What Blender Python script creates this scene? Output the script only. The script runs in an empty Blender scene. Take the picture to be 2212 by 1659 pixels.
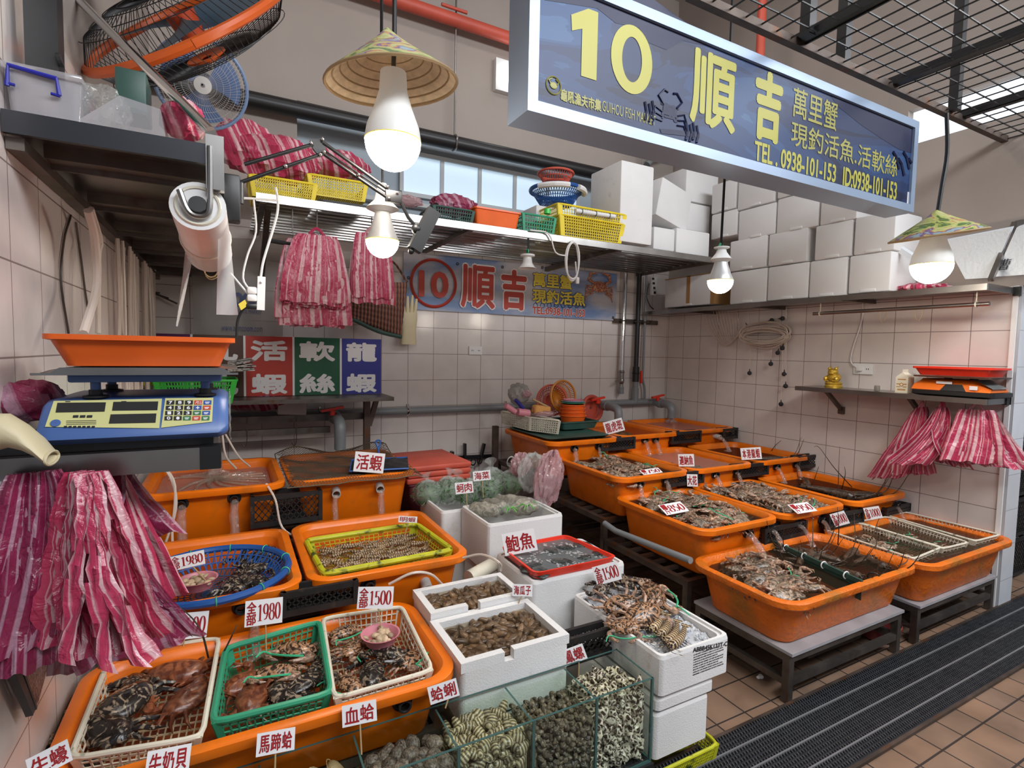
import bpy, bmesh, math, random
from math import sin, cos, pi, radians, sqrt
from mathutils import Vector, Matrix, Euler
random.seed(7)
V = Vector
SC = bpy.context.scene
COL = SC.collection

# ------------------------------------------------------------------ camera
FOC = 1145.04
CAM = V((-3.78629, -3.89254, 1.38362))
RX, RY, RZ = 1.5088429, -0.0192845, -0.4889561
camd = bpy.data.cameras.new('camera')
camd.sensor_fit = 'HORIZONTAL'
camd.sensor_width = 36.0
camd.lens = FOC * 36.0 / 2212.0
camd.clip_start = 0.02
cam = bpy.data.objects.new('camera', camd)
COL.objects.link(cam)
ROT = Matrix.Rotation(RZ, 3, 'Z') @ Matrix.Rotation(RY, 3, 'Y') @ Matrix.Rotation(RX, 3, 'X')
cam.matrix_world = Matrix.Translation(CAM) @ ROT.to_4x4()
SC.camera = cam

# ------------------------------------------------------------------ world, area light, exposure
SC.view_settings.view_transform = 'Standard'
SC.view_settings.look = 'None'
SC.view_settings.gamma = 1.0
SC.view_settings.use_curve_mapping = False
SC.view_settings.exposure = 0.0
world = bpy.data.worlds.new('hall_light')
SC.world = world
world.use_nodes = True
world.node_tree.nodes['Background'].inputs[0].default_value = (0.86, 0.9, 1.0, 1)
world.node_tree.nodes['Background'].inputs[1].default_value = 0.30
SC.cycles.transparent_max_bounces = 24

def area(name, loc, target, sx, sy, power, col):
    l = bpy.data.lights.new(name, 'AREA')
    l.shape = 'RECTANGLE'; l.size = sx; l.size_y = sy; l.energy = power; l.color = col
    o = bpy.data.objects.new(name, l); COL.objects.link(o)
    o.location = loc
    o.rotation_euler = (V(target) - V(loc)).to_track_quat('-Z', 'Y').to_euler()
    return o
area('aisle_tube_light', (-1.3, -4.9, 3.6), (-1.9, -1.6, 0.5), 5.0, 0.7, 215, (0.93, 0.96, 1.0))
area('stall_tube_light', (-2.2, -1.4, 4.3), (-2.2, -1.3, 0.0), 3.2, 0.4, 14, (1.0, 0.97, 0.93))

# ------------------------------------------------------------------ a pixel of the photograph to a point on a plane of the room
def ray(px, py):
    return ROT @ V(((px - 1106.0) / FOC, -(py - 829.5) / FOC, -1.0))
def _on(i, v, px, py):
    d = ray(px, py)
    return CAM + d * ((v - CAM[i]) / d[i])
def PX(v, px, py): return _on(0, v, px, py)
def PY(v, px, py): return _on(1, v, px, py)
def PZ(v, px, py): return _on(2, v, px, py)

# ------------------------------------------------------------------ objects
ORG = {}
def thing(name, label, cat, loc=(0, 0, 0), group=None):
    o = bpy.data.objects.new(name, None)
    o.empty_display_size = 0.05
    COL.objects.link(o)
    o.location = loc
    ORG[o] = V(loc)
    o['label'] = label; o['category'] = cat
    if group: o['group'] = group
    return o
def tag(o, label, cat, group=None, kind=None):
    o['label'] = label; o['category'] = cat
    if group: o['group'] = group
    if kind: o['kind'] = kind
    return o
def struct(o):
    o['kind'] = 'structure'
    return o
def dup(root, loc=None, rot=None, scale=None, label=None, group=None):
    r = root.copy(); COL.objects.link(r)
    if loc is not None: r.location = loc
    if rot is not None: r.rotation_euler = rot
    if scale is not None: r.scale = scale if hasattr(scale, '__len__') else (scale,) * 3
    if label: r['label'] = label
    if group: r['group'] = group
    for ch in list(root.children):
        c = ch.copy(); COL.objects.link(c); c.parent = r
        for g in list(ch.children):
            d = g.copy(); COL.objects.link(d); d.parent = c
    return r

class MB:
    """collects shapes (world coordinates) and links them as one mesh object"""
    def __init__(s):
        s.v = []; s.f = []; s.m = []; s.mi = 0; s.uv = {}
    def add(s, vs, fs, mi=None):
        n = len(s.v)
        s.v.extend(V(p) for p in vs)
        for f in fs:
            s.f.append([i + n for i in f]); s.m.append(s.mi if mi is None else mi)
        return n
    def hexa(s, b, t):
        s.add(list(b) + list(t), [(3, 2, 1, 0), (4, 5, 6, 7), (0, 1, 5, 4), (1, 2, 6, 5), (2, 3, 7, 6), (3, 0, 4, 7)])
    def box(s, x0, x1, y0, y1, z0, z1):
        s.hexa([(x0, y0, z0), (x1, y0, z0), (x1, y1, z0), (x0, y1, z0)], [(x0, y0, z1), (x1, y0, z1), (x1, y1, z1), (x0, y1, z1)])
    def obox(s, c, u, v, w):
        c, u, v, w = V(c), V(u), V(v), V(w)
        s.hexa([c - u - v - w, c + u - v - w, c + u + v - w, c - u + v - w], [c - u - v + w, c + u - v + w, c + u + v + w, c - u + v + w])
    def bar(s, a, b, w, h=None, up=(0, 0, 1)):
        a, b = V(a), V(b); d = (b - a)
        if d.length < 1e-6: return
        d.normalize(); u = d.cross(V(up))
        if u.length < 1e-3: u = d.cross(V((1, 0, 0)))
        u.normalize(); n = u.cross(d)
        h = w if h is None else h
        s.obox((a + b) / 2, (b - a) / 2, u * (w / 2), n * (h / 2))
    def rbox(s, c, size, bev=0.01, seg=2, rot=None):
        bm = bmesh.new()
        bmesh.ops.create_cube(bm, size=1.0)
        bmesh.ops.scale(bm, vec=size, verts=bm.verts)
        bmesh.ops.bevel(bm, geom=bm.edges[:] , offset=bev, segments=seg, profile=0.5, affect='EDGES')
        M = Matrix.Translation(c) @ (rot.to_matrix().to_4x4() if rot is not None else Matrix())
        bm.verts.index_update()
        s.add([M @ v.co for v in bm.verts], [[v.index for v in f.verts] for f in bm.faces])
        bm.free()
    def loft(s, rings, cap0=True, cap1=True, closed=True):
        k = len(rings[0]); vs = [p for r in rings for p in r]; fs = []
        for i in range(len(rings) - 1):
            for j in range(k if closed else k - 1):
                j2 = (j + 1) % k
                fs.append((i * k + j, i * k + j2, (i + 1) * k + j2, (i + 1) * k + j))
        if cap0: fs.append(tuple(range(k - 1, -1, -1)))
        if cap1: fs.append(tuple((len(rings) - 1) * k + j for j in range(k)))
        s.add(vs, fs)
    def tube(s, pts, r, n=8, cap=True):
        pts = [V(p) for p in pts]
        rs = r if hasattr(r, '__len__') else [r] * len(pts)
        up = V((0, 0, 1)); rings = []; prev = None
        for i, p in enumerate(pts):
            d = (pts[min(i + 1, len(pts) - 1)] - pts[max(i - 1, 0)])
            if d.length < 1e-9: d = V((0, 0, 1))
            d.normalize()
            if prev is None:
                u = d.cross(up)
                if u.length < 1e-2: u = d.cross(V((1, 0, 0)))
            else:
                u = prev - d * prev.dot(d)
                if u.length < 1e-4: u = d.cross(V((1, 0, 0)))
            u.normalize(); prev = u; w = d.cross(u)
            rings.append([p + (u * cos(2 * pi * j / n) + w * sin(2 * pi * j / n)) * rs[i] for j in range(n)])
        s.loft(rings, cap, cap)
    def cyl(s, a, b, r0, r1=None, n=16, cap=True):
        s.tube([a, b], [r0, r0 if r1 is None else r1], n, cap)
    def lathe(s, prof, c=(0, 0, 0), axis=(0, 0, 1), n=24, cap=False):
        c = V(c); q = V((0, 0, 1)).rotation_difference(V(axis))
        rings = [[c + q @ V((r * cos(2 * pi * j / n), r * sin(2 * pi * j / n), z)) for j in range(n)] for r, z in prof]
        s.loft(rings, cap, cap)
    def ell(s, c, r, rot=None, n=12, m=8, fn=None):
        c = V(c); R = rot.to_matrix() if rot is not None else Matrix.Identity(3)
        r = r if hasattr(r, '__len__') else (r, r, r)
        rings = []
        for i in range(m + 1):
            t = pi * i / m; st = max(sin(t), 0.02)
            ring = []
            for j in range(n):
                a = 2 * pi * j / n
                p = V((st * cos(a), st * sin(a), -cos(t)))
                if fn: p = p * fn(p)
                ring.append(c + R @ V((p.x * r[0], p.y * r[1], p.z * r[2])))
            rings.append(ring)
        s.loft(rings)
    def torus(s, c, R, r, axis=(0, 0, 1), n=32, k=8, sx=1.0):
        c = V(c); q = V((0, 0, 1)).rotation_difference(V(axis)); rings = []
        for i in range(n + 1):
            a = 2 * pi * i / n
            rings.append([c + q @ V(((R + r * cos(b)) * cos(a) * sx, (R + r * cos(b)) * sin(a), r * sin(b))) for b in [2 * pi * j / k for j in range(k)]])
        s.loft(rings, False, False)
    def grid(s, fn, nu, nv, uv=False):
        vs = [fn(i / nu, j / nv) for j in range(nv + 1) for i in range(nu + 1)]
        fs = [(j * (nu + 1) + i, j * (nu + 1) + i + 1, (j + 1) * (nu + 1) + i + 1, (j + 1) * (nu + 1) + i) for j in range(nv) for i in range(nu)]
        n = s.add(vs, fs)
        if uv:
            for j in range(nv + 1):
                for i in range(nu + 1): s.uv[n + j * (nu + 1) + i] = (i / nu, j / nv)
    def lattice(s, a, b, c, d, nu, nv, w, t):
        """bars across the quad a b c d, leaving real holes"""
        a, b, c, d = V(a), V(b), V(c), V(d)
        nrm = (b - a).cross(d - a).normalized()
        P = lambda u, v: (a * (1 - u) + b * u) * (1 - v) + (d * (1 - u) + c * u) * v
        for i in range(nu + 1): s.bar(P(i / nu, 0), P(i / nu, 1), w, t, nrm)
        for j in range(nv + 1): s.bar(P(0, j / nv), P(1, j / nv), w, t, nrm)
    def build(s, name, mats, parent=None, smooth=True, ang=38, base=True):
        mats = mats if isinstance(mats, (list, tuple)) else [mats]
        if parent is not None: org = ORG.get(parent, V((0, 0, 0)))
        elif base and s.v:
            xs = [p.x for p in s.v]; ys = [p.y for p in s.v]; zs = [p.z for p in s.v]
            org = V(((min(xs) + max(xs)) / 2, (min(ys) + max(ys)) / 2, min(zs)))
        else: org = V((0, 0, 0))
        me = bpy.data.meshes.new(name)
        me.from_pydata([p - org for p in s.v], [], s.f)
        for m in mats: me.materials.append(m)
        if len(mats) > 1: me.polygons.foreach_set('material_index', s.m)
        if s.uv:
            l = me.uv_layers.new(name='UVMap')
            for i, lp in enumerate(me.loops): l.data[i].uv = s.uv.get(lp.vertex_index, (0, 0))
        bm = bmesh.new(); bm.from_mesh(me)
        bmesh.ops.recalc_face_normals(bm, faces=bm.faces); bm.to_mesh(me); bm.free()
        if smooth:
            me.polygons.foreach_set('use_smooth', [True] * len(me.polygons))
            me.set_sharp_from_angle(angle=radians(ang))
        me.update()
        o = bpy.data.objects.new(name, me); COL.objects.link(o)
        if parent is not None:
            o.parent = parent; ORG[o] = org
        else:
            o.location = org; ORG[o] = org
        return o

def rrect(cx, cy, hx, hy, r, z, n=5):
    """a rounded rectangle of points at height z"""
    r = min(r, hx, hy); out = []
    for k, (sx, sy) in enumerate(((1, 1), (-1, 1), (-1, -1), (1, -1))):
        for i in range(n + 1):
            a = pi / 2 * k + pi / 2 * i / n
            out.append(V((cx + sx * (hx - r) + r * cos(a), cy + sy * (hy - r) + r * sin(a), z)))
    return out
def bez(pts, n=24):
    """a smooth line through points"""
    pts = [V(p) for p in pts]; out = []
    P = [pts[0] * 2 - pts[1]] + pts + [pts[-1] * 2 - pts[-2]]
    k = max(2, n // max(1, len(pts) - 1))
    for i in range(1, len(P) - 2):
        for j in range(k):
            t = j / k; a, b, c, d = P[i - 1], P[i], P[i + 1], P[i + 2]
            out.append(0.5 * ((2 * b) + (c - a) * t + (2 * a - 5 * b + 4 * c - d) * t * t + (3 * b - a - 3 * c + d) * t ** 3))
    out.append(pts[-1]); return out
def vn(x, y, z=0.0):
    """cheap smooth noise"""
    return (sin(x * 1.7 + y * 2.3 + z) + sin(x * 3.1 - y * 1.3 + 2 * z + 1.3) * .6 + sin(x * .9 + y * 4.1 - z + 4.1) * .5) / 2.1

# ------------------------------------------------------------------ materials
MATS = {}
def M(name, col, rough=.5, metal=0.0, var=None, bump=None, rnd=0.0, spec=.5, dirt=None, trans=0, alpha=1, emis=None, coat=0, sss=0, coords='Object'):
    """col; var=(scale, amount); bump=(scale, strength); rnd: per object value shift; dirt=(col, scale, low, high)"""
    m = bpy.data.materials.new(name); m.use_nodes = True; MATS[name] = m
    nt = m.node_tree; N = nt.nodes; L = nt.links; b = N['Principled BSDF']
    c4 = (col[0], col[1], col[2], 1)
    b.inputs['Base Color'].default_value = c4
    b.inputs['Roughness'].default_value = rough; b.inputs['Metallic'].default_value = metal
    b.inputs['Specular IOR Level'].default_value = spec
    b.inputs['Transmission Weight'].default_value = trans
    b.inputs['Alpha'].default_value = alpha
    b.inputs['Coat Weight'].default_value = coat
    if emis: b.inputs['Emission Color'].default_value = (*emis[0], 1); b.inputs['Emission Strength'].default_value = emis[1]
    tc = N.new('ShaderNodeTexCoord')
    out = None
    if var:
        nz = N.new('ShaderNodeTexNoise'); nz.inputs['Scale'].default_value = var[0]; nz.inputs['Detail'].default_value = 4
        L.new(tc.outputs[coords], nz.inputs['Vector'])
        r = N.new('ShaderNodeMapRange'); r.inputs[1].default_value = .3; r.inputs[2].default_value = .7
        r.inputs[3].default_value = 1 - var[1]; r.inputs[4].default_value = 1 + var[1]
        L.new(nz.outputs['Fac'], r.inputs[0])
        h = N.new('ShaderNodeHueSaturation'); h.inputs['Color'].default_value = c4
        L.new(r.outputs[0], h.inputs['Value']); out = h.outputs[0]
    if dirt:
        nz = N.new('ShaderNodeTexNoise'); nz.inputs['Scale'].default_value = dirt[1]; nz.inputs['Detail'].default_value = 6
        L.new(tc.outputs[coords], nz.inputs['Vector'])
        r = N.new('ShaderNodeMapRange'); r.inputs[1].default_value = dirt[2]; r.inputs[2].default_value = dirt[3]
        L.new(nz.outputs['Fac'], r.inputs[0])
        x = N.new('ShaderNodeMix'); x.data_type = 'RGBA'
        L.new(r.outputs[0], x.inputs['Factor'])
        x.inputs['A'].default_value = c4
        if out: L.new(out, x.inputs['A'])
        x.inputs['B'].default_value = (*dirt[0], 1); out = x.outputs['Result']
    if rnd:
        oi = N.new('ShaderNodeObjectInfo')
        r = N.new('ShaderNodeMapRange'); r.inputs[3].default_value = 1 - rnd; r.inputs[4].default_value = 1 + rnd
        L.new(oi.outputs['Random'], r.inputs[0])
        h = N.new('ShaderNodeHueSaturation'); h.inputs['Color'].default_value = c4
        if out: L.new(out, h.inputs['Color'])
        L.new(r.outputs[0], h.inputs['Value']); out = h.outputs[0]
    if out: L.new(out, b.inputs['Base Color'])
    if bump:
        nz = N.new('ShaderNodeTexNoise'); nz.inputs['Scale'].default_value = bump[0]; nz.inputs['Detail'].default_value = 3
        L.new(tc.outputs[coords], nz.inputs['Vector'])
        bp = N.new('ShaderNodeBump'); bp.inputs['Strength'].default_value = bump[1]; bp.inputs['Distance'].default_value = .01
        L.new(nz.outputs['Fac'], bp.inputs['Height']); L.new(bp.outputs[0], b.inputs['Normal'])
    return m
def clear(name, tint, gloss=.08, milk=0.0, milkcol=(1, 1, 1), bump=None, rough=.03, fk=1.0):
    """see-through sheet, glass or water: transparent plus reflection plus a little body"""
    m = bpy.data.materials.new(name); m.use_nodes = True; MATS[name] = m
    nt = m.node_tree; N = nt.nodes; L = nt.links
    N.remove(N['Principled BSDF']); out = N['Material Output']
    t = N.new('ShaderNodeBsdfTransparent'); t.inputs[0].default_value = (*tint, 1)
    g = N.new('ShaderNodeBsdfGlossy'); g.inputs['Roughness'].default_value = rough
    lw = N.new('ShaderNodeFresnel'); lw.inputs['IOR'].default_value = 1.33
    ad = N.new('ShaderNodeMath'); ad.operation = 'MULTIPLY_ADD'; ad.use_clamp = True; ad.inputs[1].default_value = fk; ad.inputs[2].default_value = gloss
    L.new(lw.outputs[0], ad.inputs[0])
    ge = N.new('ShaderNodeNewGeometry'); ff = N.new('ShaderNodeMath'); ff.operation = 'SUBTRACT'; ff.inputs[0].default_value = 1.0; L.new(ge.outputs['Backfacing'], ff.inputs[1])
    fm = N.new('ShaderNodeMath'); fm.operation = 'MULTIPLY'; L.new(ad.outputs[0], fm.inputs[0]); L.new(ff.outputs[0], fm.inputs[1])
    a = t.outputs[0]
    if milk:
        d = N.new('ShaderNodeBsdfDiffuse'); d.inputs[0].default_value = (*milkcol, 1)
        x = N.new('ShaderNodeMixShader'); x.inputs[0].default_value = milk
        L.new(a, x.inputs[1]); L.new(d.outputs[0], x.inputs[2]); a = x.outputs[0]
    x = N.new('ShaderNodeMixShader'); L.new(fm.outputs[0], x.inputs[0]); L.new(a, x.inputs[1]); L.new(g.outputs[0], x.inputs[2])
    L.new(x.outputs[0], out.inputs['Surface'])
    if bump:
        tc = N.new('ShaderNodeTexCoord')
        nz = N.new('ShaderNodeTexNoise'); nz.inputs['Scale'].default_value = bump[0]; nz.inputs['Detail'].default_value = 3
        nz.inputs['Distortion'].default_value = 1.0
        L.new(tc.outputs['Object'], nz.inputs['Vector'])
        bp = N.new('ShaderNodeBump'); bp.inputs['Strength'].default_value = bump[1]; bp.inputs['Distance'].default_value = .02
        L.new(nz.outputs['Fac'], bp.inputs['Height']); L.new(bp.outputs[0], g.inputs['Normal']); L.new(bp.outputs[0], lw.inputs['Normal'])
    return m
def tiles(name, axes, off, size, mort, c1, c2, cm, rough=.2, bumpy=.3, var=.06):
    m = bpy.data.materials.new(name); m.use_nodes = True
    nt = m.node_tree; N = nt.nodes; L = nt.links; b = N['Principled BSDF']
    tc = N.new('ShaderNodeTexCoord'); sp = N.new('ShaderNodeSeparateXYZ'); cb = N.new('ShaderNodeCombineXYZ')
    L.new(tc.outputs['Object'], sp.inputs[0])
    for k in (0, 1):
        a = N.new('ShaderNodeMath'); a.operation = 'ADD'; a.inputs[1].default_value = off[k]
        L.new(sp.outputs[axes[k]], a.inputs[0]); L.new(a.outputs[0], cb.inputs[k])
    br = N.new('ShaderNodeTexBrick'); br.offset = 0; br.squash = 1
    br.inputs['Scale'].default_value = 1
    br.inputs['Brick Width'].default_value = size[0]; br.inputs['Row Height'].default_value = size[1]
    br.inputs['Mortar Size'].default_value = mort; br.inputs['Mortar Smooth'].default_value = .3
    br.inputs['Color1'].default_value = (*c1, 1); br.inputs['Color2'].default_value = (*c2, 1); br.inputs['Mortar'].default_value = (*cm, 1)
    L.new(cb.outputs[0], br.inputs['Vector'])
    nz = N.new('ShaderNodeTexNoise'); nz.inputs['Scale'].default_value = 5; nz.inputs['Detail'].default_value = 6
    L.new(tc.outputs['Object'], nz.inputs['Vector'])
    r = N.new('ShaderNodeMapRange'); r.inputs[1].default_value = .3; r.inputs[2].default_value = .7; r.inputs[3].default_value = 1 - var; r.inputs[4].default_value = 1 + var
    L.new(nz.outputs['Fac'], r.inputs[0])
    h = N.new('ShaderNodeHueSaturation'); L.new(br.outputs['Color'], h.inputs['Color']); L.new(r.outputs[0], h.inputs['Value'])
    L.new(h.outputs[0], b.inputs['Base Color'])
    b.inputs['Roughness'].default_value = rough
    n2 = N.new('ShaderNodeTexNoise'); n2.inputs['Scale'].default_value = 9; L.new(tc.outputs['Object'], n2.inputs['Vector'])
    mm = N.new('ShaderNodeMath'); mm.operation = 'MULTIPLY_ADD'; mm.inputs[1].default_value = -1.0
    L.new(br.outputs['Fac'], mm.inputs[0]); L.new(n2.outputs['Fac'], mm.inputs[2])
    bp = N.new('ShaderNodeBump'); bp.inputs['Strength'].default_value = bumpy; bp.inputs['Distance'].default_value = .004
    L.new(mm.outputs[0], bp.inputs['Height']); L.new(bp.outputs[0], b.inputs['Normal'])
    return m
def pattern(name, c1, c2, scale, lo, hi, rough=.35, dist=2.5, rnd=.15, kind='noise', bump=.3, detail=3):
    """two-colour mottling of shells and skins"""
    m = bpy.data.materials.new(name); m.use_nodes = True; MATS[name] = m
    nt = m.node_tree; N = nt.nodes; L = nt.links; b = N['Principled BSDF']
    tc = N.new('ShaderNodeTexCoord'); oi = N.new('ShaderNodeObjectInfo')
    ad = N.new('ShaderNodeVectorMath'); ad.operation = 'ADD'
    L.new(tc.outputs['Object'], ad.inputs[0]); L.new(oi.outputs['Random'], ad.inputs[1])
    if kind == 'noise':
        t = N.new('ShaderNodeTexNoise'); t.inputs['Detail'].default_value = detail; t.inputs['Distortion'].default_value = dist; o = t.outputs['Fac']
    elif kind == 'wave':
        t = N.new('ShaderNodeTexWave'); t.inputs['Distortion'].default_value = dist; t.inputs['Detail'].default_value = detail; t.inputs['Detail Scale'].default_value = 1.5; o = t.outputs['Fac']
    else:
        t = N.new('ShaderNodeTexVoronoi'); t.feature = 'DISTANCE_TO_EDGE'; o = t.outputs['Distance']
    t.inputs['Scale'].default_value = scale
    L.new(ad.outputs[0], t.inputs['Vector'])
    r = N.new('ShaderNodeMapRange'); r.inputs[1].default_value = lo; r.inputs[2].default_value = hi
    L.new(o, r.inputs[0])
    x = N.new('ShaderNodeMix'); x.data_type = 'RGBA'; x.inputs['A'].default_value = (*c1, 1); x.inputs['B'].default_value = (*c2, 1)
    L.new(r.outputs[0], x.inputs['Factor'])
    r2 = N.new('ShaderNodeMapRange'); r2.inputs[3].default_value = 1 - rnd; r2.inputs[4].default_value = 1 + rnd
    L.new(oi.outputs['Random'], r2.inputs[0])
    h = N.new('ShaderNodeHueSaturation'); L.new(x.outputs['Result'], h.inputs['Color']); L.new(r2.outputs[0], h.inputs['Value'])
    L.new(h.outputs[0], b.inputs['Base Color']); b.inputs['Roughness'].default_value = rough
    bp = N.new('ShaderNodeBump'); bp.inputs['Strength'].default_value = bump; bp.inputs['Distance'].default_value = .004
    L.new(o, bp.inputs['Height']); L.new(bp.outputs[0], b.inputs['Normal'])
    return m
def striped(name, c1, c2, freq, alpha=.92):
    """thin carrier bag plastic with stripes along the sheet"""
    m = bpy.data.materials.new(name); m.use_nodes = True; MATS[name] = m
    nt = m.node_tree; N = nt.nodes; L = nt.links; b = N['Principled BSDF']
    tc = N.new('ShaderNodeTexCoord'); sp = N.new('ShaderNodeSeparateXYZ'); L.new(tc.outputs['UV'], sp.inputs[0])
    oi = N.new('ShaderNodeObjectInfo'); ma = N.new('ShaderNodeMath'); ma.operation = 'MULTIPLY_ADD'; ma.inputs[1].default_value = 9.0
    L.new(oi.outputs['Random'], ma.inputs[0]); L.new(sp.outputs[0], ma.inputs[2])
    fr = N.new('ShaderNodeTexNoise'); fr.noise_dimensions = '1D'; fr.inputs['Scale'].default_value = freq; fr.inputs['Detail'].default_value = 2.5; L.new(ma.outputs[0], fr.inputs['W'])
    r = N.new('ShaderNodeMapRange'); r.inputs[1].default_value = .50; r.inputs[2].default_value = .60; L.new(fr.outputs['Fac'], r.inputs[0])
    x = N.new('ShaderNodeMix'); x.data_type = 'RGBA'; x.inputs['A'].default_value = (*c1, 1); x.inputs['B'].default_value = (*c2, 1)
    L.new(r.outputs[0], x.inputs['Factor']); L.new(x.outputs['Result'], b.inputs['Base Color'])
    b.inputs['Roughness'].default_value = .28; b.inputs['Alpha'].default_value = alpha
    n2 = N.new('ShaderNodeTexNoise'); n2.inputs['Scale'].default_value = 28; n2.inputs['Detail'].default_value = 4; n2.inputs['Distortion'].default_value = 1.2
    L.new(tc.outputs['Object'], n2.inputs['Vector'])
    bp = N.new('ShaderNodeBump'); bp.inputs['Strength'].default_value = .55; bp.inputs['Distance'].default_value = .012
    L.new(n2.outputs['Fac'], bp.inputs['Height']); L.new(bp.outputs[0], b.inputs['Normal'])
    return m

WT = ((.70, .635, .605), (.72, .655, .62))
m_tile_b = tiles('wall_tile_back', (0, 2), (100.0, 100.05), (.2, .2), .0022, *WT, (.27, .21, .19), .16, .35)
m_tile_r = tiles('wall_tile_side', (1, 2), (100.02, 100.05), (.2, .2), .0022, *WT, (.24, .19, .18), .16, .35)
m_tile_l = tiles('wall_tile_near', (1, 2), (100.0165, 100.05), (.2, .2), .0022, *WT, (.27, .21, .19), .16, .35)
m_tile_e = tiles('wall_tile_end', (0, 2), (100.0, 100.05), (.2, .2), .0022, (.6, .62, .66), (.62, .64, .68), (.4, .4, .42), .2, .2)
m_floor = tiles('floor_tile', (0, 1), (100 * .155 + .02, 100 * .151 + .0165), (.155, .151), .004, (.25, .15, .095), (.20, .13, .09), (.035, .026, .022), .42, .5, .25)
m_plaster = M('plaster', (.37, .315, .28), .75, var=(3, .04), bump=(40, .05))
m_recess = M('recess_paint', (.34, .40, .45), .6, var=(3, .05))
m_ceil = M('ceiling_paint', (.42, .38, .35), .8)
m_orange = M('orange_plastic', (.80, .170, .004), .33, var=(6, .1), dirt=((.42, .13, .015), 7, .56, .78), rnd=.04)
m_orange2 = M('bright_orange_plastic', (.82, .13, .015), .35, var=(8, .08))
m_red = M('red_plastic', (.78, .035, .012), .3, var=(8, .06))
m_reddark = M('faded_red_plastic', (.55, .085, .05), .5, var=(8, .12))
m_foam = M('white_foam', (.74, .73, .72), .75, bump=(220, .18), var=(4, .05), dirt=((.5, .42, .34), 9, .66, .85))
m_foamw = M('clean_white_foam', (.70, .69, .685), .7, bump=(200, .12), var=(3, .03))
m_black = M('black_plastic', (.012, .012, .013), .4)
m_grey = M('grey_pvc', (.22, .235, .245), .38)
m_lgrey = M('pale_pvc', (.45, .45, .44), .4, var=(9, .12))
m_steel = M('stainless_steel', (.36, .345, .33), .3, 1.0, var=(5, .2), bump=(6, .08))
m_steeld = M('worn_steel', (.15, .13, .115), .42, .8, var=(8, .35), dirt=((.10, .045, .02), 10, .58, .75))
m_rust = M('rusty_frame', (.085, .062, .05), .55, .5, var=(9, .4), dirt=((.13, .05, .02), 12, .55, .7))
m_chrome = M('chrome', (.75, .75, .75), .12, 1.0)
m_white = M('white_plastic', (.8, .8, .79), .35)
m_cream = M('cream_plastic', (.68, .64, .52), .42, var=(6, .12), dirt=((.13, .14, .06), 26, .62, .72))
m_greenp = M('green_plastic', (.03, .30, .16), .38, var=(6, .1))
m_dgreen = M('dark_green_plastic', (.028, .075, .06), .45, var=(6, .15))
m_bgreen = M('bright_green_plastic', (.05, .55, .07), .35)
m_blue = M('blue_plastic', (.012, .08, .30), .35, var=(8, .1))
m_yellow = M('yellow_plastic', (.75, .58, .02), .4, var=(8, .12))
m_ytray = M('yellow_weathered_plastic', (.50, .50, .015), .42, var=(14, .15), dirt=((.05, .07, .01), 22, .56, .66))
m_pinkp = M('pink_plastic', (.62, .22, .27), .4)
m_card = M('white_card', (.84, .83, .84), .4)
m_ink = M('red_ink', (.33, .008, .012), .45)
m_inkb = M('black_ink', (.02, .02, .025), .5)
m_wood = M('wooden_stick', (.42, .29, .14), .6)
m_rubber = M('cream_rubber', (.66, .57, .36), .5, var=(5, .08))
m_twine = M('green_twine', (.05, .45, .22), .5)
m_hose = M('clear_hose', (.72, .62, .54), .25, alpha=.8)
m_wire = M('white_cable', (.78, .76, .74), .4)
m_gold = M('gold_paint', (.62, .40, .05), .32, .55, bump=(90, .3))
m_bag = striped('pink_striped_plastic', (.47, .035, .095), (.70, .42, .45), 11)
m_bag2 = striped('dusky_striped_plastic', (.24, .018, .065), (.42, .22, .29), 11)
m_clearbag = clear('clear_plastic_bag', (.97, .98, .97), .05, .13, (.86, .9, .87), bump=(70, 1.0), rough=.10)
m_pinkbag = clear('pink_tinted_bag', (.86, .72, .74), .05, .38, (.66, .42, .44), bump=(30, .8), rough=.12)
m_greybag = clear('grey_plastic_sheet', (.72, .71, .69), .03, .45, (.42, .40, .38), bump=(18, .6), rough=.2)
m_pp = clear('clear_polypropylene', (.86, .86, .88), .05, .30, (.72, .70, .72), rough=.15)
m_water = clear('sea_water', (.82, .75, .64), .0, .03, (.5, .42, .34), bump=(24, .14), fk=.7)
m_murky = clear('murky_water', (.42, .38, .31), .0, .16, (.10, .075, .05), bump=(24, .16), fk=.6)
m_film = clear('milky_film_sheet', (.9, .89, .88), .05, .55, (.78, .76, .74), bump=(14, .4), rough=.2)
m_tankwater = clear('tank_water', (.93, .95, .9), .0, .0, bump=(20, .10), fk=.3)
m_waterf = clear('churned_water', (.85, .76, .66), .07, .22, (.62, .54, .48), bump=(22, 1.0))
m_stream = clear('falling_water', (.93, .86, .8), .16, .14, (.85, .7, .62), bump=(70, 1.0))
m_glass = clear('tank_glass', (.95, .98, .965), .01, .0)
m_glassedge = M('green_glass_edge', (.05, .12, .11), .15, alpha=.9)
m_stone = M('airstone', (.03, .032, .036), .8)
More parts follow.
